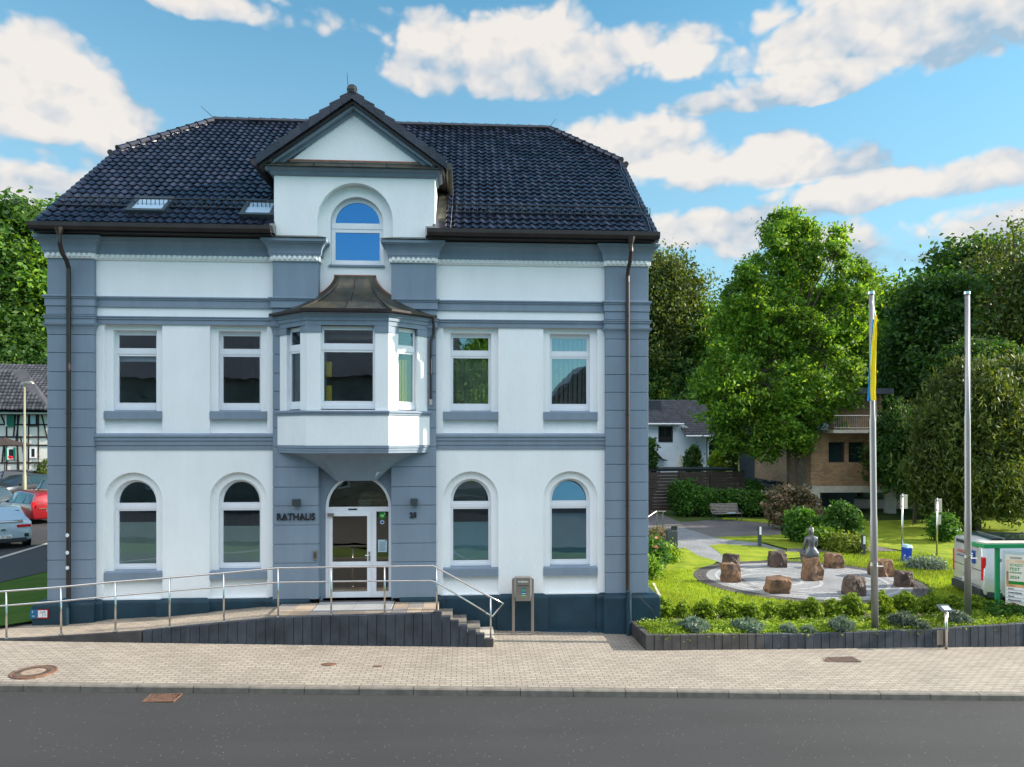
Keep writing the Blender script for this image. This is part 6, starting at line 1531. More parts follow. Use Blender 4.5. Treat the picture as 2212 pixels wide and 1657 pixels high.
# dark slate-clad house left of it, with pale column and retaining wall
xs0, xs1 = q(1672, 900, 36)[0], q(1756, 900, 36)[0]; t = thing('slate_house', 'dark slate-clad house half hidden behind the maple trunk', 'house', (xs0, 36, 0))
m = MB(); m.box(xs0, xs1+2, 36, 43, .0, q(1700, 870, 36)[1]); m.build('wall', M['slate'], t)
MB().xz([(xs0-.4, q(1700, 870, 36)[1]), (xs1+2.4, q(1700, 870, 36)[1]), ((xs0+xs1)/2+1, q(1700, 800, 36)[1])], (), 35.6, 43.4).build('roof', M['tile_old'], t)
a, za = q(1663, 1040, 35.5); MB().box(a, a+.45, 35.4, 35.9, za-1, q(1663, 960, 35.5)[1]).build('pale_column', M['pale'], t)
w = MB().box(xs0+1.0, xs0+2.3, 35.93, 36.02, 3.3, 4.7).build('window', M['black'], t); MB().box(xs0+1.1, xs0+2.2, 35.9, 35.94, 3.4, 4.6).build('pane', M['carglass'], w)
V = [far(1645, 1028, 60), far(1672, 1028, 60), far(1712, 1066, 46), far(1602, 1066, 46)]
m = MB(); m.add([(v[0], v[1], v[2]) for v in V]+[(v[0], v[1], -.3) for v in V], [(0, 1, 2, 3), (0, 4, 5, 1), (1, 5, 6, 2), (2, 6, 7, 3), (3, 7, 4, 0), (7, 6, 5, 4)]); struct(m.build('driveway', M['asphalt_dark']))
A, B = far(1676, 1022, 59), far(1722, 1058, 46.5); m = MB(); m.hexa([(A[0], A[1], 0), (B[0], B[1], 0), (B[0]+1.6, B[1], 0), (A[0]+3, A[1], 0)], [(A[0], A[1], A[2]), (B[0], B[1], B[2]), (B[0]+1.6, B[1], B[2]+.9), (A[0]+3, A[1], A[2]+.4)]); tag(m.build('retaining_wall', M['stone']), 'sloping rubble stone retaining wall beside the dark driveway', 'wall')
# slate spire far behind
x, y, z = far(1537, 942, 120); zt_ = far(1537, 640, 120)[2]; t = thing('church_tower', 'slate church spire seen through the trees behind the garden', 'church tower', (x, y, pz(x, y)))
MB().box(x-2, x+2, y-2, y+2, pz(x, y)-2, zt_-11).build('tower', M['stone'], t); MB().lathe([(2.6, zt_-11), (1.4, zt_-7), (.02, zt_)], x, y, 8).build('spire', M['slate'], t)

# half-timbered house on the left
Yt = 45.
def tq(px, py, Y=Yt): return at(px, py, Y)
x0, x1 = tq(-190, 942)[0], tq(150, 942)[0]; ze = tq(60, 887)[1]; zr3 = at(60, 787, Yt+6)[1]
t = thing('half_timbered_house', 'white half-timbered house with green shutters and dark tiled roof across the car park', 'house', ((x0+x1)/2, Yt, .6))
m = MB(); m.box(x0, x1, Yt, Yt+.3, .4, ze); m.box(x0, x0+.3, Yt+.3, Yt+9, .4, ze); m.box(x1-.3, x1, Yt+.3, Yt+9, .4, ze); m.box(x0+.3, x1-.3, Yt+9, Yt+9.3, .4, ze); m.build('wall', M['pale'], t)
bm_ = MB(); s = 62/F
def beam(pa, pb, w=3.2):
    (xa, za), (xb, zb) = tq(*pa), tq(*pb); d = math.hypot(xb-xa, zb-za); bm_.obox(((xa+xb)/2, Yt-.01, (za+zb)/2), d+w*s*.3, .12, w*s, ry=-math.atan2(zb-za, xb-xa))
for yy in (889, 917, 944, 962, 1000): beam((-180, yy), (150, yy), 3 if yy != 944 else 3.4)
for xx in (-150, -110, -60, -20, 12, 34, 56, 76, 118): beam((xx, 889), (xx, 1035), 2.2)
for a, b in (((0, 893), (9, 917)), ((30, 893), (26, 944)), ((38, 893), (30, 960)), ((82, 893), (95, 950)), ((64, 893), (70, 890)), ((40, 944), (50, 1000)), ((-40, 893), (-58, 944)), ((8, 944), (3, 1000)), ((33, 962), (38, 1035))): beam(a, b, 2.4)
bm_.build('timber_frame', M['timber'], t)
def hwin(px0, px1, py0, py1, shut=None, white=True):
    (xa, za), (xb, zb) = tq(px0, py1), tq(px1, py0)
    w = MB().xz(rect(xa, xb, za, zb), [rect(xa+.1, xb-.1, za+.1, zb-.1)], Yt-.12, Yt-.03).build('window', M['pvc'] if white else M['timber'], t)
    MB().box(xa+.05, xb-.05, Yt-.06, Yt-.04, za+.05, zb-.05).build('pane', M['paper'] if not shut and py0 < 930 else M['carglass'], w)
    if shut:
        for sx0, sx1 in shut: (sa, _), (sb, _) = tq(sx0, 900), tq(sx1, 900); MB().box(sa, sb, Yt-.16, Yt-.10, za-.05, zb+.05).build('shutter', M['shutter'], w)
hwin(57, 74, 893, 921, white=False); hwin(59, 72, 967, 990); hwin(10, 18, 894, 921, ((15, 28),)); hwin(14, 30, 968, 993, ((9.5, 14), (27, 31))); hwin(-60, -45, 894, 921, ((-66, -60), (-45, -39)))
roof_tiles(x0-.4, x1+.4, Yt-.6, ze-.25, Yt+6, zr3, 'roof', t, wt=.3, lt=.36)
m = MB(); m.add([(x0-.4, Yt+6, zr3-.05), (x1+.4, Yt+6, zr3-.05), (x1+.4, Yt+12.4, ze-.3), (x0-.4, Yt+12.4, ze-.3), (x0-.4, Yt-.55, ze-.35), (x1+.4, Yt-.55, ze-.35)], [(0, 1, 2, 3), (4, 5, 1, 0), (0, 3, 4), (1, 5, 2)]); m.build('back_roof', M['tile_old'], t)
MB().tube([(x0-.4, Yt-.7, ze-.22), (x1+.4, Yt-.7, ze-.22)], .09, 6).build('gutter', M['pvc'], t)
m = MB(); xx0, _ = tq(-150, 880, Yt-1.5); xx1, _ = tq(92, 880, Yt-1.5); zz = tq(50, 884, Yt-1.5)[1]; xp, zp = at(-60, 795, Yt+1.)
me_ = tiles((xx0, Yt-1.6, zz), (1, 0, 0), Vector((0, 2.8, zp-zz)).normalized(), int((xx1-xx0)/.3), int(Vector((0, 2.8, zp-zz)).length/.36), lambda u, v: u < (xx1-xx0)-(v*.95) , 'roof', wt=.3, lt=.36, mat='tile_old', amp=.04); link('roof', me_, t)
m = MB(); zz2 = zz-.05; m.add([(xx0, Yt-1.55, zz2), (xx1, Yt-1.55, zz2), (xx1-2.9, Yt+1.2, zp-.05), (xx0, Yt+1.2, zp-.05), (xx1+.05, Yt-.4, zz2)], [(0, 1, 2, 3), (1, 4, 2)]); m.build('roof_boarding', M['tile_old'], t)
gd = MB(); gd.tube([(xx0, Yt-1.3, zz+.5), (xx1-.6, Yt-1.3, zz+.5)], .02, 4); gd.tube([(xx0, Yt-1.3, zz+.25), (xx1-.6, Yt-1.3, zz+.25)], .02, 4)
for i in range(30): a = xx0+(xx1-.6-xx0)*i/30; gd.tube([(a, Yt-1.3, zz+.2), (a, Yt-1.3, zz+.5)], .012, 4, False)
gd.build('snow_guard', M['black'], t)
t.rotation_euler = (0, 0, .16)
# steps at its door, red flowers, brown patio umbrella
m = MB()
for i in range(4): m.box(*sorted((tq(57, 0)[0], tq(82, 0)[0])), Yt-1.6+i*.35, Yt-.1, .5, .6+.22*(i+1))
tag(m.build('stone_steps', M['concrete']), 'stone steps up to the door of the half-timbered house', 'steps')
x, y, z = far(28, 988, 59); V, Q = leafcloud([(x, y-.3, z, .16, .10, .10)], 110, .07, clump=.06, per=20); tag(link('geranium', npmesh('geranium', V, Q, M['redfl'])), 'red geraniums at the lower window of the half-timbered house', 'flower')
x, y, z = far(10, 962, 56); t = thing('patio_umbrella', 'open brown patio umbrella in front of the half-timbered house', 'umbrella', (x, y, .6))
MB().lathe([(2.0, z), (2.02, z+.03), (.75, z+.32), (.02, z+.62), (.02, z+.57), (.74, z+.27)], x, y, 8).build('canopy', M['wood_dark'], t); MB().tube([(x, y, .6), (x, y, z+.55)], .04, 6).build('pole', M['timber'], t)
# street lamp
x, y = onz(54, 1064, .6) if False else far(53, 942, 43)[:2]
s = 43/F; zt_ = CZ+(942-829)*s
t = thing('street_lamp', 'grey street lamp with one flat curved head between the parked cars', 'street lamp', (x, y, .6))
MB().tube([(x, y, .5), (x, y, 2.6), (x, y, 2.62), (x, y, zt_)], [.11, .10, .075, .05], 12).build('pole', pmat('olive_grey_pole', (.24, .23, .15), .6, var=.1), t, smooth=True)
m = MB(); m.box(x-.12, x+.10, y-.07, y+.07, zt_-.05, zt_+.12); m.xz([(x+.0, zt_+.02), (x+.50, zt_+.0), (x+.44, zt_+.10), (x+.3, zt_+.15), (x+.1, zt_+.15)], (), y-.1, y+.1); m.build('lamp_head', M['concrete'], t)

# ---------------- street side opposite (mirrored in the window panes)
t = thing('stone_house', 'rubble stone house with dark roof across the road, mirrored in the panes', 'house', (-13, -30, 0))
m = MB()
hs = [rect(x, x+1.1, z, z+1.7) for x in (-27, -23.5, -20, -12, -8.5, -5) for z in (1.6, 5.)]
m.xz(rect(-30, -1, -.3, 8.6), hs, -29.2, -28.8); m.box(-30, -1, -38, -29.2, -.3, 8.6); m.build('wall', M['stone'], t)
for x in (-27, -23.5, -20, -12, -8.5, -5):
    for z in (1.6, 5.): w = MB().xz(rect(x, x+1.1, z, z+1.7), [rect(x+.12, x+.5, z+.1, z+1.6), rect(x+.6, x+.98, z+.1, z+1.6)], -28.98, -28.9).build('window', M['pvc'], t); MB().box(x, x+1.1, -29.05, -29.0, z, z+1.7).build('pane', M['carglass'], w)
m = MB(); m.yz([(-28.3, 8.5), (-33.5, 12.6), (-38.7, 8.5)], -30.5, -.5); m.build('roof', M['tile_old'], t)
t = thing('gabled_house', 'dark gabled house across the road, mirrored in the right-hand panes', 'house', (10, -40, 0))
MB().xz([(6, -.3), (13, -.3), (13, 7), (9.5, 10.2), (6, 7)], (), -48, -40).build('wall', M['wood_dark'], t)
m = MB(); m.xz([(5.6, 6.7), (9.5, 10.3), (9.5, 10.6), (5.4, 6.8)], (), -48.4, -39.6); m.xz([(13.4, 6.7), (9.5, 10.3), (9.5, 10.6), (13.6, 6.8)], (), -48.4, -39.6); m.build('roof', M['tile_old'], t)
for x, y, sc_, key, lab in ((1.5, -27, .66, lm, 'street tree across the road between the two mirrored houses'), (18, -36, .7, ld, 'street tree across the road right of the mirrored gabled house'), (27, -30, .75, lm, 'farthest street tree across the road'), (-36, -32, .8, lm, 'street tree across the road left of the stone house')):
    o = dup(protos[key], (x, y, 0), random.uniform(0, 6), sc_, lab); o['group'] = 'street trees across the road'

# ================================================================== VEHICLES
def car(name, label, cat, st, paint, glass_rows, wheels, wr=.33, tw=.2, group=None, beltrow=3, flat_rear=False):
    # st: stations from rear to front: (y, z_bottom, z_belt, z_roof, w_bottom, w_belt, w_roof); modelled with the nose at +Y
    t = local(name, label, cat, group)
    def sec(s):
        y, zb, zl, zr, wb, wl_, wr_ = s; zm = zb+(zl-zb)*.45; cr = min(.05, max(0, (zr-zl))*.3)
        return [(wb*.86, y, zb), (wb, y, zb+.06), (wl_*1.015, y, zm), (wl_, y, zl-.04), (wl_*.975, y, zl), (wr_, y, zr-cr), (wr_*.86, y, zr-cr*.2), (wr_*.45, y, zr+cr*.25), (0, y, zr+cr*.35)]
    S = [sec(s) for s in st]; n = len(S[0]); m = MB(); vs = []
    for r in S: vs += r+[(-p[0], p[1], p[2]) for p in reversed(r[:-1])]
    k = 2*n-1; fs = []
    for i in range(len(S)-1):
        for j in range(k-1): fs.append((i*k+j, i*k+j+1, (i+1)*k+j+1, (i+1)*k+j))
        fs.append((i*k+k-1, i*k, (i+1)*k, (i+1)*k+k-1))
    fs += [tuple(range(k)), tuple((len(S)-1)*k+j for j in range(k))[::-1]]
    m.add(vs, fs); b = m.build('body', paint, t, smooth=True)
    bv = b.modifiers.new('b', 'BEVEL'); bv.width = .03; bv.segments = 2; bv.limit_method = 'ANGLE'; bv.angle_limit = radians(35)
    # glass: side panes between given stations, with pillars left in body colour
    for (i, ta, tb) in glass_rows:
        s0, s1 = st[i], st[i+1]
        def P(f, g, sg):
            y = s0[0]+(s1[0]-s0[0])*f; zl = s0[2]+(s1[2]-s0[2])*f; zr = s0[3]+(s1[3]-s0[3])*f-.10; wl_ = (s0[5]+(s1[5]-s0[5])*f)*.975; wr_ = s0[6]+(s1[6]-s0[6])*f
            return Vector((sg*(wl_+(wr_-wl_)*g+.012), y, zl+.02+(zr-zl)*g))
        for sg in (-1, 1):
            q0 = [P(ta, 0, sg), P(tb, 0, sg), P(tb, 1, sg), P(ta, 1, sg)]
            MB().hexa([p-Vector((sg*.02, 0, 0)) for p in q0], [p+Vector((sg*.004, 0, 0)) for p in q0]).build('side_window', M['carglass'], t)
    for (wy, wx) in wheels:
        for sg in (-1, 1):
            w = MB(); N = 24; prof = [(wr*.62, .0), (wr*.97, .0), (wr, .03), (wr, tw-.03), (wr*.97, tw), (wr*.62, tw)]
            for a in range(N+1):
                an = 2*pi*a/N
                for r, o in prof: w.v.append((sg*(wx-o), wy+r*cos(an), wr+r*sin(an)))
            for a in range(N):
                for j in range(6): w.f.append((a*6+j, a*6+(j+1) % 6, (a+1)*6+(j+1) % 6, (a+1)*6+j))
            wo = w.build('wheel', M['tyre'], t)
            r_ = MB(); 
            for a in range(N): r_.v.append((sg*(wx-.02), wy+wr*.62*cos(2*pi*a/N), wr+wr*.62*sin(2*pi*a/N)))
            for a in range(N): r_.v.append((sg*(wx-.10), wy+wr*.62*cos(2*pi*a/N), wr+wr*.62*sin(2*pi*a/N)))
            r_.f += [tuple(range(N)), tuple(range(N, 2*N))[::-1]]+[(a, (a+1) % N, N+(a+1) % N, N+a) for a in range(N)]
            r_.build('rim', M['rim'], wo)
            # dark wheel arch
            ar = MB(); 
            for a in range(N): ar.v.append((sg*(wx+.005), wy+wr*1.16*cos(2*pi*a/N), wr+wr*1.12*sin(2*pi*a/N)))
            for a in range(N): ar.v.append((sg*(wx-.25), wy+wr*1.16*cos(2*pi*a/N), wr+wr*1.12*sin(2*pi*a/N)))
            ar.f += [tuple(range(N, 2*N))[::-1]]+[(a, (a+1) % N, N+(a+1) % N, N+a) for a in range(N)]
            ar.build('wheel_arch', M['black'], t)
    return t
def plate(t, y, z, s, sg=-1, w=.52):
    p = MB().box(-w/2, w/2, y-.012*(1), y+.012, z-.055, z+.055).build('number_plate', M['plate'], t)
    MB().box(-w/2+.005, -w/2+.045, y-.016, y-.0125, z-.05, z+.05).build('plate_band', M['eu'], p)
    text(s, .105, M['ink'], 'plate_text', p, (-w/2+.06, y-.0145, z-.038), ext=.001, bold=.001)
def quadpanel(m, pts, th):      # pts in order, thickness outwards along normal
    P = [Vector(p) for p in pts]; n = (P[1]-P[0]).cross(P[2]-P[0]).normalized()*th
    m.add([tuple(p-n*.3) for p in P]+[tuple(p+n) for p in P], [tuple(range(len(P)))[::-1], tuple(range(len(P), 2*len(P)))]+[(i, (i+1) % len(P), len(P)+(i+1) % len(P), len(P)+i) for i in range(len(P))]); return m
# silver hatchback-crossover, seen from behind
hatch = [(-2.15, .32, .86, 1.02, .80, .84, .60), (-2.08, .28, .98, 1.08, .88, .90, .66), (-1.85, .24, 1.0, 1.30, .90, .91, .62), (-1.45, .22, .98, 1.47, .91, .92, .62), (-.6, .22, .95, 1.54, .91, .92, .63), (.3, .22, .93, 1.52, .91, .92, .62), (.95, .22, .92, 1.18, .91, .92, .68), (1.25, .22, .90, .99, .91, .92, .74), (1.9, .26, .80, .88, .88, .88, .66), (2.12, .34, .62, .70, .78, .78, .55)]
def rear_common(t, y, zl, zg, w, pz_, txt, lampcol='redlamp', lamp=(.62, .86, .86, 1.02)):
    for sg in (-1, 1): MB().box(*sorted((sg*lamp[0], sg*lamp[1])), y-.03, y+.10, lamp[2], lamp[3]).build('tail_light', M[lampcol], t, bevel=.01)
    plate(t, y-.03, pz_, txt)
t = car('parked_car', 'silver-blue hatchback seen from behind at the left picture edge', 'car', hatch, M['silver'], [(3, .1, 1), (4, .03, .97), (5, 0, .9)], [(-1.3, .92), (1.35, .92)], group='cars in the car park')
m = MB(); quadpanel(m, [(.60, -1.99, 1.12), (-.60, -1.99, 1.12), (-.52, -1.60, 1.40), (.52, -1.60, 1.40)], .04); m.build('rear_window', M['carglass'], t)
m = MB(); quadpanel(m, [(.62, -2.16, .98), (-.62, -2.16, .98), (-.62, -2.10, 1.07), (.62, -2.10, 1.07)], .03); m.build('rear_window', M['carglass'], t)
m = MB(); m.box(-.74, .74, -2.20, -2.0, .24, .40); m.build('bumper', M['vangrey'], t, bevel=.02)
rear_common(t, -2.16, .9, 1.2, .9, .46, 'EL ST 906', lamp=(.42, .86, .80, .90))
for sg in (-1, 1): MB().box(*sorted((sg*.66, sg*.80)), -2.17, -2.05, .42, .56).build('fog_lamp', M['black'], t, bevel=.015)
MB().xz([(.09*cos(a*.524), .74+.035*sin(a*.524)) for a in range(12)], (), -2.20, -2.14).build('badge', M['chrome'], t)
gx, gy = far(-2, 942, 29.3)[:2]; place(t, (gx, gy, .62), radians(35)); silver = t
# red estate
est = [(-2.25, .34, .92, .98, .80, .84, .74), (-2.18, .26, .98, 1.30, .88, .89, .70), (-2.0, .24, 1.0, 1.50, .90, .90, .66), (-1.2, .22, .98, 1.56, .90, .91, .65), (-.1, .22, .96, 1.58, .90, .91, .65), (.55, .22, .94, 1.50, .90, .91, .63), (1.15, .22, .93, 1.08, .90, .91, .70), (1.4, .22, .92, 1.0, .90, .91, .72), (2.05, .26, .82, .90, .87, .87, .66), (2.25, .34, .62, .70, .78, .78, .55)]
t = car('parked_car', 'red estate car behind the silver-blue hatchback', 'car', est, M['red'], [(2, .1, .95), (3, .05, .95), (4, .03, .95), (5, 0, .85)], [(-1.3, .91), (1.45, .91)], group='cars in the car park')
m = MB(); quadpanel(m, [(.72, -2.235, 1.03), (-.72, -2.235, 1.03), (-.62, -2.04, 1.44), (.62, -2.04, 1.44)], .03); m.build('rear_window', M['carglass'], t)
m = MB(); m.box(-.6, .6, -2.30, -2.2, .76, .79); m.build('chrome_strip', M['chrome'], t); rear_common(t, -2.22, 1, 1.4, .9, .66, 'EL AC 208', lamp=(.70, .87, .80, 1.12))
MB().add(*[[], []]) ; m = MB(); m.tube([(.09*cos(a*.524), -2.28, .90+.06*sin(a*.524)) for a in range(13)], .012, 5); m.build('badge', M['chrome'], t)
gx, gy = far(72, 942, 37)[:2]; place(t, (gx, gy, .62), radians(50)); red = t
# dark suv, facing the camera, and its neighbours
suv = [(-2.2, .40, 1.0, 1.05, .84, .88, .76), (-2.1, .32, 1.08, 1.4, .92, .93, .72), (-1.9, .30, 1.1, 1.6, .93, .94, .68), (-1.0, .28, 1.08, 1.68, .94, .95, .68), (.0, .28, 1.06, 1.68, .94, .95, .67), (.4, .28, 1.05, 1.62, .94, .95, .66), (1.0, .28, 1.04, 1.20, .94, .95, .74), (1.25, .28, 1.03, 1.10, .94, .95, .78), (2.0, .32, .96, 1.02, .92, .92, .74), (2.25, .42, .74, .82, .84, .84, .66)]
def front_common(t, wa=(.62, 1.02, .4), yb=2.22):
    m = MB(); quadpanel(m, [(-.74, 1.03, 1.14), (.74, 1.03, 1.14), (.60, .44, 1.58), (-.60, .44, 1.58)], .03); m.build('windscreen', M['carglass'], t)
    for sg in (-1, 1): MB().box(*sorted((sg*.50, sg*.84)), 2.08, 2.22, .76, .88).build('headlight', M['clearlamp'], t, bevel=.02)
    MB().box(-.46, .46, 2.14, 2.27, .62, .84).build('grille', M['black'], t, bevel=.02); MB().box(-.42, .42, 2.27, 2.28, .74, .76).build('chrome_strip', M['chrome'], t)
    for sg in (-1, 1): MB().obox((sg*1.0, .85, 1.12), .16, .10, .13).build('wing_mirror', M['black'], t, bevel=.02)
t = car('parked_car', 'black SUV facing the camera, left of the street lamp', 'car', suv, M['darkcar'], [(2, .1, .95), (3, .05, .95), (4, .0, .95), (5, 0, .85)], [(-1.35, .95), (1.45, .95)], wr=.37, group='cars in the car park'); front_common(t)
S1 = t
place(t, (*far(45, 942, 49)[:2], .62), radians(180-18))
o = dup(t, (*far(118, 942, 45)[:2], .62), radians(180+28), None, 'grey-teal car right of the street lamp', {'darkcar': 'tealcar'})
o = dup(t, (*far(25, 942, 56)[:2], .62), radians(80), None, 'black car farthest back, beneath the half-timbered house wall')
dup(silver, (*far(-28, 942, 40)[:2], .62), radians(45), None, 'teal-grey hatchback mostly cut off by the left edge, beside the red estate', {'silver': 'tealcar'})

# ------------------------------------------------------------- van
van = [(-2.55, .45, 1.15, 1.88, .90, .92, .84), (-2.50, .35, 1.2, 1.95, .96, .97, .86), (-2.2, .32, 1.2, 1.98, .98, .98, .86), (-.8, .30, 1.2, 1.99, .98, .98, .86), (.9, .30, 1.18, 1.97, .98, .98, .85), (1.25, .30, 1.16, 1.80, .98, .98, .82), (1.95, .30, 1.08, 1.20, .97, .97, .86), (2.45, .36, .92, 1.0, .93, .93, .8), (2.6, .45, .7, .8, .85, .85, .7)]
t = car('delivery_van', 'pale silver van with blue logo panels parked behind the bus shelter', 'van', van, M['vanpaint'], [(4, .1, 1), (5, 0, .7)], [(-1.6, .97), (1.75, .97)], wr=.34)
m = MB(); m.box(-.92, .92, -2.62, -2.45, .30, .55); m.box(-.985, .985, -2.45, -2.0, .30, .50); m.build('bumper', M['vangrey'], t, bevel=.03)
for sg in (-1, 1):
    m = MB(); m.box(*sorted((sg*.84, sg*.945)), -2.565, -2.45, .80, 1.50); m.build('tail_light', M['redlamp'], t, bevel=.03)
plate(t, -2.60, .66, 'GL GF 512')
m = MB(); m.box(-.12, .12, -2.60, -2.5, .80, .86); m.build('handle', M['black'], t)
m = MB(); m.box(-.86, .86, -2.571, -2.55, .60, .612); m.box(-.86, .86, -2.575, -2.5, 1.08, 1.09); m.build('panel_gap', M['black'], t)
m = MB(); m.box(-.70, .70, -2.575, -2.45, 1.74, 1.84); m.build('rear_spoiler', M['vangrey'], t, bevel=.02)
for yy in (-1.35, .95, .30): MB().box(.975, .993, yy, yy+.012, .42, 1.2).build('panel_gap', M['black'], t)
m = MB(); m.box(-.6, .05, -2.592, -2.56, 1.34, 1.37); m.build('rear_stripe', M['logo_blue'], t); m = MB(); m.box(-.6, .05, -2.592, -2.56, 1.46, 1.475); m.box(-.6, .05, -2.592, -2.56, 1.52, 1.535); m.build('rear_stripe', M['redlamp'], t)
MB().box(.10, .52, -2.592, -2.56, 1.24, 1.62).build('logo_panel', M['logo_blue'], t); text('GF', .26, M['ink_white'], 'logo', t, (.13, -2.597, 1.36), ext=.002, bold=.006)
MB().box(-.72, .72, -2.2, 1.0, 1.995, 2.022).build('roof_panel', M['carglass'], t, bevel=.01)  # dark sheet added to mimic trees reflected in the roof paint
for yv in (-1.9, -.6, .7): MB().tube([(-.80, yv, 2.03), (.80, yv, 2.03)], .03, 8).build('roof_bar', M['steel_dull'], t)
for sg in (-1, 1):
    MB().box(*sorted((sg*.70, sg*.74)), -2.1, 1.0, 2.01, 2.04).build('roof_rail', M['black'], t)
    MB().hexa([(sg*.985, -1.15, 1.02), (sg*.995, -1.15, 1.02), (sg*.995, 1.1, 1.02), (sg*.985, 1.1, 1.02)], [(sg*.985, -1.15, 1.05), (sg*.995, -1.15, 1.05), (sg*.995, 1.1, 1.05), (sg*.985, 1.1, 1.05)]).build('door_rail', M['black'], t)
xs_ = .992
MB().hexa([(xs_-.03, -1.30, 1.20), (xs_-.0, -1.30, 1.20), (xs_-.0, .9, 1.20), (xs_-.03, .9, 1.20)], [(xs_-.04, -1.30, 1.24), (xs_-.01, -1.30, 1.24), (xs_-.01, .9, 1.24), (xs_-.04, .9, 1.24)]).build('side_stripe', M['logo_blue'], t)
def sidepos(y, z): g = (z-1.2)/(1.96-1.2); return Vector((.965+(.86-.965)*max(0, g)+.012, y, z))
m = MB(); quadpanel(m, [sidepos(-.15, 1.28), sidepos(.65, 1.28), sidepos(.65, 1.70), sidepos(-.15, 1.70)], .008); m.build('logo_panel', M['logo_blue'], t)
text('GF', .34, M['ink_white'], 'logo', t, (1.005, -.02, 1.36), rot=(pi/2, 0, pi/2), ext=.02, bold=.006)
for k, s_ in enumerate(('Aluminium', 'Fenster')): text(s_, .13, M['ink'], 'van_text', t, (1.0, -1.25, 1.52-.15*k), rot=(pi/2, 0, pi/2), ext=.015)
vx, vy = far(2060, 942, 23.4)[:2]; h_ = radians(-11)
# nose direction h_: local +Y -> rotate by h_-90deg
R2 = Matrix.Rotation(h_-pi/2, 2); off = R2 @ Vector((-.9, -2.55)); place(t, (vx-off.x, vy-off.y, -.18), h_-pi/2)

# ------------------------------------------------------------- bus shelter
Ys = .70
x0, zt_ = at(2121, 1176, Ys); xp0, _ = at(2149, 1200, Ys); xp1, _ = at(2159.5, 1200, Ys); z1_ = at(2125, 1185, Ys)[1]
t = thing('bus_shelter', 'green framed glass bus shelter with a poster panel at the right picture edge', 'bus shelter', (xp0, Ys, -.2))
zg = -.2
MB().box(xp0+.01, xp1-.01, Ys-.03, Ys+.03, zg-.05, z1_+.01).build('post', M['green_paint'], t, bevel=.006)
MB().box(x0+4.2, x0+4.32, Ys-.06, Ys+.06, zg-.15, z1_+.01).build('post', M['green_paint'], t, bevel=.006)
MB().box(x0, x0+4.6, Ys-.08, Ys+.06, z1_+.012, zt_+.01).build('roof_beam', M['green_paint'], t, bevel=.004)
MB().box(x0, x0+.08, Ys+.06, Ys+.40, z1_+.02, zt_).build('roof_beam', M['green_paint'], t)
MB().hexa([(x0+.10, Ys-.05, zt_+.005), (x0+4.5, Ys-.05, zt_+.005), (x0+4.5, Ys+.40, zt_+.0), (x0+.10, Ys+.40, zt_+.0)], [(x0+.10, Ys-.05, zt_+.04), (x0+4.5, Ys-.05, zt_+.04), (x0+4.5, Ys+.40, zt_+.035), (x0+.10, Ys+.40, zt_+.035)]).build('roof_panel', M['concrete'], t)
# glass side wall with poster, turned towards the road
px_, pz1 = at(2163, 1195, Ys-.02); dirp = Vector((.80, -.60)); Lp = 1.25
def gp(u, z, off=0): return Vector((px_+dirp.x*u+dirp.y*off, Ys-.05+dirp.y*u-dirp.x*off, z))
m = MB(); quadpanel(m, [gp(0, zg+.22), gp(1.5, zg+.22), gp(1.5, z1_-.05), gp(0, z1_-.05)], .01); m.build('glass_wall', M['glass'], t)
zpt, zpb = at(2170, 1197, Ys-.1)[1], at(2170, 1305, Ys-.1)[1]
m = MB(); quadpanel(m, [gp(.07, zpb, .03), gp(1.27, zpb, .03), gp(1.27, zpt, .03), gp(.07, zpt, .03)], .01); pst = m.build('poster', M['poster'], t)
Hp = zpt-zpb
def pp_(u0, u1, v0, v1, mat, name, off=.045):
    m = MB(); quadpanel(m, [gp(.07+u0, zpb+v0*Hp, off), gp(.07+u1, zpb+v0*Hp, off), gp(.07+u1, zpb+v1*Hp, off), gp(.07+u0, zpb+v1*Hp, off)], .002); return m.build(name, M[mat], pst)
pp_(.02, 1.18, .66, .90, 'poster_sky', 'poster_photo'); pp_(.02, 1.18, .34, .66, 'poster_warm', 'poster_photo'); pp_(.07, .40, .48, .84, 'poster', 'poster_box', .052); pp_(.07, .40, .42, .475, 'leafgreen', 'poster_band', .052)
for i, w in enumerate((.86, .84, .72, .68)): pp_(.02, w, .305-.075*i, .355-.075*i, 'pvc', 'poster_strip', .052)
ang = math.atan2(dirp.y, dirp.x)
def ptxt(s, size, u, v, mat='ink', off=.058):
    p = gp(.07+u, zpb+v*Hp, off); text(s, size, M[mat], 'poster_text', pst, tuple(p), rot=(pi/2, 0, ang), ext=.001, bold=.001)
ptxt('STADT', .095, .09, .775, 'leafgreen'); ptxt('FEST', .11, .09, .69, 'leafgreen'); ptxt('BURSCHEID', .050, .09, .64, 'leafgreen'); ptxt('2024', .105, .09, .53, 'leafgreen'); ptxt('STADTFEST', .05, .10, .93); 
for i, s_ in enumerate(('Essen', 'Unterhaltung', 'Musik', 'Maskottchen')): ptxt(s_, .055, .06, .315-.075*i)
MB().obox(gp(.25, zpb+.04*Hp, .06), .08, .004, .03, rz=ang).build('poster_mark', M['redlamp'], pst); MB().obox(gp(.60, zpb+.03*Hp, .06), .12, .004, .03, rz=ang).build('poster_mark', M['logo_blue'], pst)
for z in (z1_-.35, zg+1.0): MB().box(xp1-.03, xp1+.01, Ys-.07, Ys-.055, z, z+.08).build('glass_clamp', M['steel'], t)

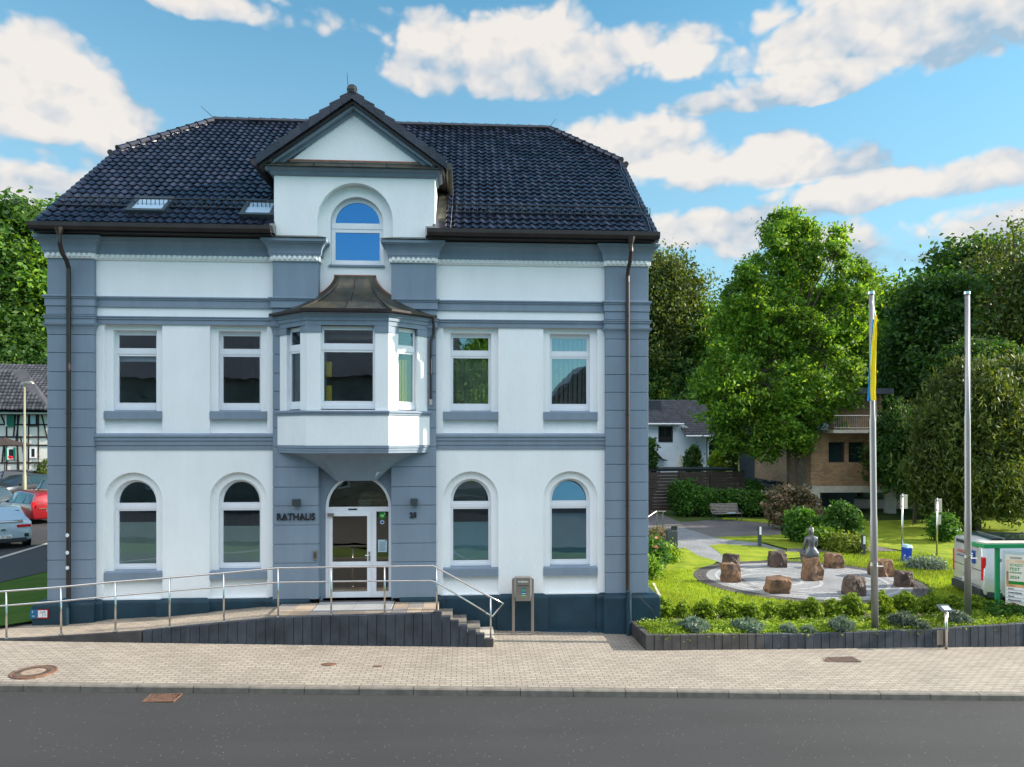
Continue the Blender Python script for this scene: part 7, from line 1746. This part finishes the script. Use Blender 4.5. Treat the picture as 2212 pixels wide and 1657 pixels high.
# ================================================================== LIGHT, SKY, CAMERA
CL0 = .11; SKY_S = .12; SKY_K = 4.2
SUN_EL, SUN_AZ = radians(23.5), radians(.9)      # azimuth: angle behind the front's plane, measured from +X
sd = Vector((cos(SUN_EL)*cos(SUN_AZ), cos(SUN_EL)*sin(SUN_AZ), sin(SUN_EL)))
sl = bpy.data.lights.new('sun', 'SUN'); sl.energy = 5.0; sl.angle = radians(.5); sl.color = (1., .90, .76)
so = bpy.data.objects.new('sun', sl); COL.objects.link(so); so.rotation_euler = (-sd).to_track_quat('-Z', 'Y').to_euler(); so.location = (30, 5, 30)
wd = bpy.data.worlds.new('World'); SC.world = wd; wd.use_nodes = True
nt = wd.node_tree; nt.nodes.clear(); L = nt.links
out = nn(nt, 'ShaderNodeOutputWorld')
sky = nn(nt, 'ShaderNodeTexSky'); sky.sky_type = 'NISHITA'; sky.sun_disc = False
sky.sun_elevation = SUN_EL; sky.sun_rotation = math.atan2(sd.x, sd.y); sky.air_density = 1.; sky.dust_density = .4; sky.ozone_density = 1.2
tint = nn(nt, 'ShaderNodeMix', data_type='RGBA', blend_type='MULTIPLY'); tint.inputs[0].default_value = 1; tint.inputs[7].default_value = (.47, .90, .90, 1)
L.new(sky.outputs[0], tint.inputs[6])
tc = nn(nt, 'ShaderNodeTexCoord'); sp = nn(nt, 'ShaderNodeSeparateXYZ'); L.new(tc.outputs['Generated'], sp.inputs[0])
def mth(op, a, b=None, cl=False):
    n = nn(nt, 'ShaderNodeMath', operation=op); n.use_clamp = cl
    for i, v in enumerate((a, b)):
        if v is None: continue
        if isinstance(v, (int, float)): n.inputs[i].default_value = v
        else: L.new(v, n.inputs[i])
    return n.outputs[0]
az = mth('ARCTAN2', sp.outputs[0], sp.outputs[1])
el = mth('ARCTAN2', sp.outputs[2], mth('SQRT', mth('ADD', mth('MULTIPLY', sp.outputs[0], sp.outputs[0]), mth('MULTIPLY', sp.outputs[1], sp.outputs[1]))))
cmb = nn(nt, 'ShaderNodeCombineXYZ'); L.new(az, cmb.inputs[0]); L.new(mth('MULTIPLY', el, 1.35), cmb.inputs[1])
def fbm(scale, detail, rough, off=0.):
    n = nn(nt, 'ShaderNodeTexNoise'); n.inputs['Scale'].default_value = scale; n.inputs['Detail'].default_value = detail; n.inputs['Roughness'].default_value = rough
    if off:
        mp = nn(nt, 'ShaderNodeMapping'); mp.inputs['Location'].default_value = (-.012*off, -.026*off, 0); L.new(cmb.outputs[0], mp.inputs[0]); L.new(mp.outputs[0], n.inputs['Vector'])
    else: L.new(cmb.outputs[0], n.inputs['Vector'])
    return n.outputs['Fac']
def dirof(px, py):
    dx, dy, v = ray(px, py); return math.atan2(dx, dy), math.atan2(v, math.hypot(dx, dy))
def mixc(f, a, b):
    m = nn(nt, 'ShaderNodeMix', data_type='RGBA'); L.new(f, m.inputs[0])
    for i, v in ((6, a), (7, b)):
        if isinstance(v, tuple): m.inputs[i].default_value = v
        else: L.new(v, m.inputs[i])
    return m.outputs[2]
# cumulus banks: centre, half width, half height above, half height below (surveyed as sky directions), strength
banks = [(90, 260, 175, 175, 95, 1.15), (20, 385, 210, 60, 55, .9), (290, -25, 480, 60, 32, .9), (290, 265, 60, 35, 35, .25), (120, 105, 60, 30, 30, .3),
         (1110, 140, 360, 135, 80, 1.3), (1010, 40, 260, 30, 30, .5), (1480, 140, 120, 60, 50, .9), (1660, 205, 270, 60, 32, 1.2),
         (1960, 70, 480, 170, 75, 1.35), (1330, 320, 220, 85, 70, 1.15), (1600, 375, 260, 75, 50, 1.2), (1860, 425, 340, 45, 32, 1.05), (2120, 370, 110, 52, 34, 1.15),
         (1500, 490, 200, 45, 50, .85), (2000, 500, 340, 40, 60, .6)]
dens = None; low = None
for (px, py, w, hu, hd, st) in banks:
    a, e = dirof(px, py); ra = w*cos(e)/F; ru = hu*cos(e)**2/F; rd = hd*cos(e)**2/F
    da = mth('DIVIDE', mth('SUBTRACT', az, a), ra); de = mth('SUBTRACT', el, e)
    dv = mth('ADD', mth('DIVIDE', mth('MAXIMUM', de, 0.), ru), mth('DIVIDE', mth('MINIMUM', de, 0.), rd))
    r2 = mth('ADD', mth('MULTIPLY', da, da), mth('MULTIPLY', dv, dv))
    b = mth('MULTIPLY', mth('SUBTRACT', 1., mth('MINIMUM', r2, 7.)), st)
    dens = b if dens is None else mth('MAXIMUM', dens, b)
    h = mth('ADD', mth('MULTIPLY', dv, .55), .42, True)
    wgt = mth('MULTIPLY', mth('MINIMUM', mth('MAXIMUM', mth('ADD', b, .35), 0.), 1.), h)
    low = wgt if low is None else mth('MAXIMUM', low, wgt)
def puff(off=0.):     # cauliflower edges: fractal cells mixed with noise
    v = nn(nt, 'ShaderNodeTexVoronoi', feature='F1'); v.inputs['Scale'].default_value = 9.; v.inputs['Detail'].default_value = 3.; v.inputs['Roughness'].default_value = .55;
    mp = nn(nt, 'ShaderNodeMapping'); mp.inputs['Location'].default_value = (-.010*off, -.022*off, 0); L.new(cmb.outputs[0], mp.inputs[0])
    w = nn(nt, 'ShaderNodeTexNoise'); w.inputs['Scale'].default_value = 16.; w.inputs['Detail'].default_value = 2; L.new(mp.outputs[0], w.inputs['Vector'])
    sc = nn(nt, 'ShaderNodeVectorMath', operation='SCALE'); sc.inputs['Scale'].default_value = .05; L.new(w.outputs['Color'], sc.inputs[0])
    ad = nn(nt, 'ShaderNodeVectorMath', operation='ADD'); L.new(mp.outputs[0], ad.inputs[0]); L.new(sc.outputs[0], ad.inputs[1]); L.new(ad.outputs[0], v.inputs['Vector'])
    return mth('SUBTRACT', 1., mth('MULTIPLY', v.outputs['Distance'], 1.15))
p1 = puff(); p2 = puff(1.); m1 = fbm(7., 6, .58)
n1 = mth('ADD', mth('MULTIPLY', p1, .55), mth('MULTIPLY', m1, .45)); n2 = mth('ADD', mth('MULTIPLY', p2, .55), mth('MULTIPLY', m1, .45))
f = mth('ADD', dens, mth('MULTIPLY', mth('SUBTRACT', n1, CL0), 2.6))
cov = nn(nt, 'ShaderNodeMapRange', interpolation_type='SMOOTHSTEP'); cov.inputs[1].default_value = -.10; cov.inputs[2].default_value = .58; L.new(f, cov.inputs[0])
lit = mth('ADD', mth('MULTIPLY', mth('SUBTRACT', n1, n2), 2.1), mth('ADD', mth('MULTIPLY', low, 1.35), .14), True)
cc = nn(nt, 'ShaderNodeValToRGB'); L.new(lit, cc.inputs[0]); e_ = cc.color_ramp.elements
K_ = SKY_K
def kc(r, g, b): return (r*K_, g*K_, b*K_, 1)
e_[0].position = .0; e_[0].color = kc(.36, .50, .63); e_[1].position = .95; e_[1].color = kc(.84, .79, .74); x_ = e_.new(.45); x_.color = kc(.64, .66, .69)
# thin haze towards the horizon
hz = nn(nt, 'ShaderNodeMapRange'); hz.inputs[1].default_value = .0; hz.inputs[2].default_value = .58; hz.inputs[3].default_value = .85; hz.inputs[4].default_value = .0; L.new(el, hz.inputs[0])
base = mixc(hz.outputs[0], tint.outputs[2], kc(.42, .58, .70))
front = mixc(mth('MULTIPLY', cov.outputs[0], .95), base, cc.outputs[0])
bg1 = nn(nt, 'ShaderNodeBackground'); bg1.inputs[1].default_value = SKY_S; L.new(front, bg1.inputs[0])
# the rest of the sky: unseen bright clouds behind, added to light the front, simple noise
nb = fbm(2.2, 3, .5)
hi = nn(nt, 'ShaderNodeMapRange', interpolation_type='SMOOTHSTEP'); hi.inputs[1].default_value = .40; hi.inputs[2].default_value = .62; L.new(mth('ADD', el, mth('MULTIPLY', mth('SUBTRACT', nb, .5), .9)), hi.inputs[0])
hz2 = nn(nt, 'ShaderNodeMapRange'); hz2.inputs[1].default_value = .0; hz2.inputs[2].default_value = .30; hz2.inputs[3].default_value = .45; hz2.inputs[4].default_value = .0; L.new(el, hz2.inputs[0])
def sm(v, a, b):
    n = nn(nt, 'ShaderNodeMapRange', interpolation_type='SMOOTHSTEP'); n.inputs[1].default_value = a; n.inputs[2].default_value = b; L.new(v, n.inputs[0]); return n.outputs[0]
band = mth('MULTIPLY', hi.outputs[0], mth('MULTIPLY', mth('SUBTRACT', 1., sm(el, 1.0, 1.3)), sm(mth('ABSOLUTE', az), .95, 1.6)))
back = mixc(band, mixc(hz2.outputs[0], tint.outputs[2], kc(.55, .68, .80)), kc(2.08, 2.14, 2.30))
bg2 = nn(nt, 'ShaderNodeBackground'); bg2.inputs[1].default_value = SKY_S; L.new(back, bg2.inputs[0])
inside = mth('MULTIPLY', mth('LESS_THAN', mth('ABSOLUTE', az), .80), mth('MULTIPLY', mth('LESS_THAN', el, .62), mth('GREATER_THAN', el, -.02)))
ms = nn(nt, 'ShaderNodeMixShader'); L.new(inside, ms.inputs[0]); L.new(bg2.outputs[0], ms.inputs[1]); L.new(bg1.outputs[0], ms.inputs[2]); L.new(ms.outputs[0], out.inputs[0])
cam = bpy.data.cameras.new('camera'); co_ = bpy.data.objects.new('camera', cam); COL.objects.link(co_)
co_.location = (0, -D0, CZ); co_.rotation_euler = (pi/2, 0, -TH)
cam.sensor_fit = 'HORIZONTAL'; cam.sensor_width = 36; cam.lens = F/2212*36; cam.shift_y = (Y0-828.5)/2212; cam.clip_end = 3000; cam.clip_start = .1
SC.camera = co_
SC.view_settings.view_transform = 'Standard'; SC.view_settings.look = 'None'; SC.view_settings.exposure = 1.12; SC.view_settings.gamma = 1
SC.cycles.max_bounces = 8; SC.cycles.transparent_max_bounces = 12; SC.cycles.diffuse_bounces = 4; SC.cycles.glossy_bounces = 4
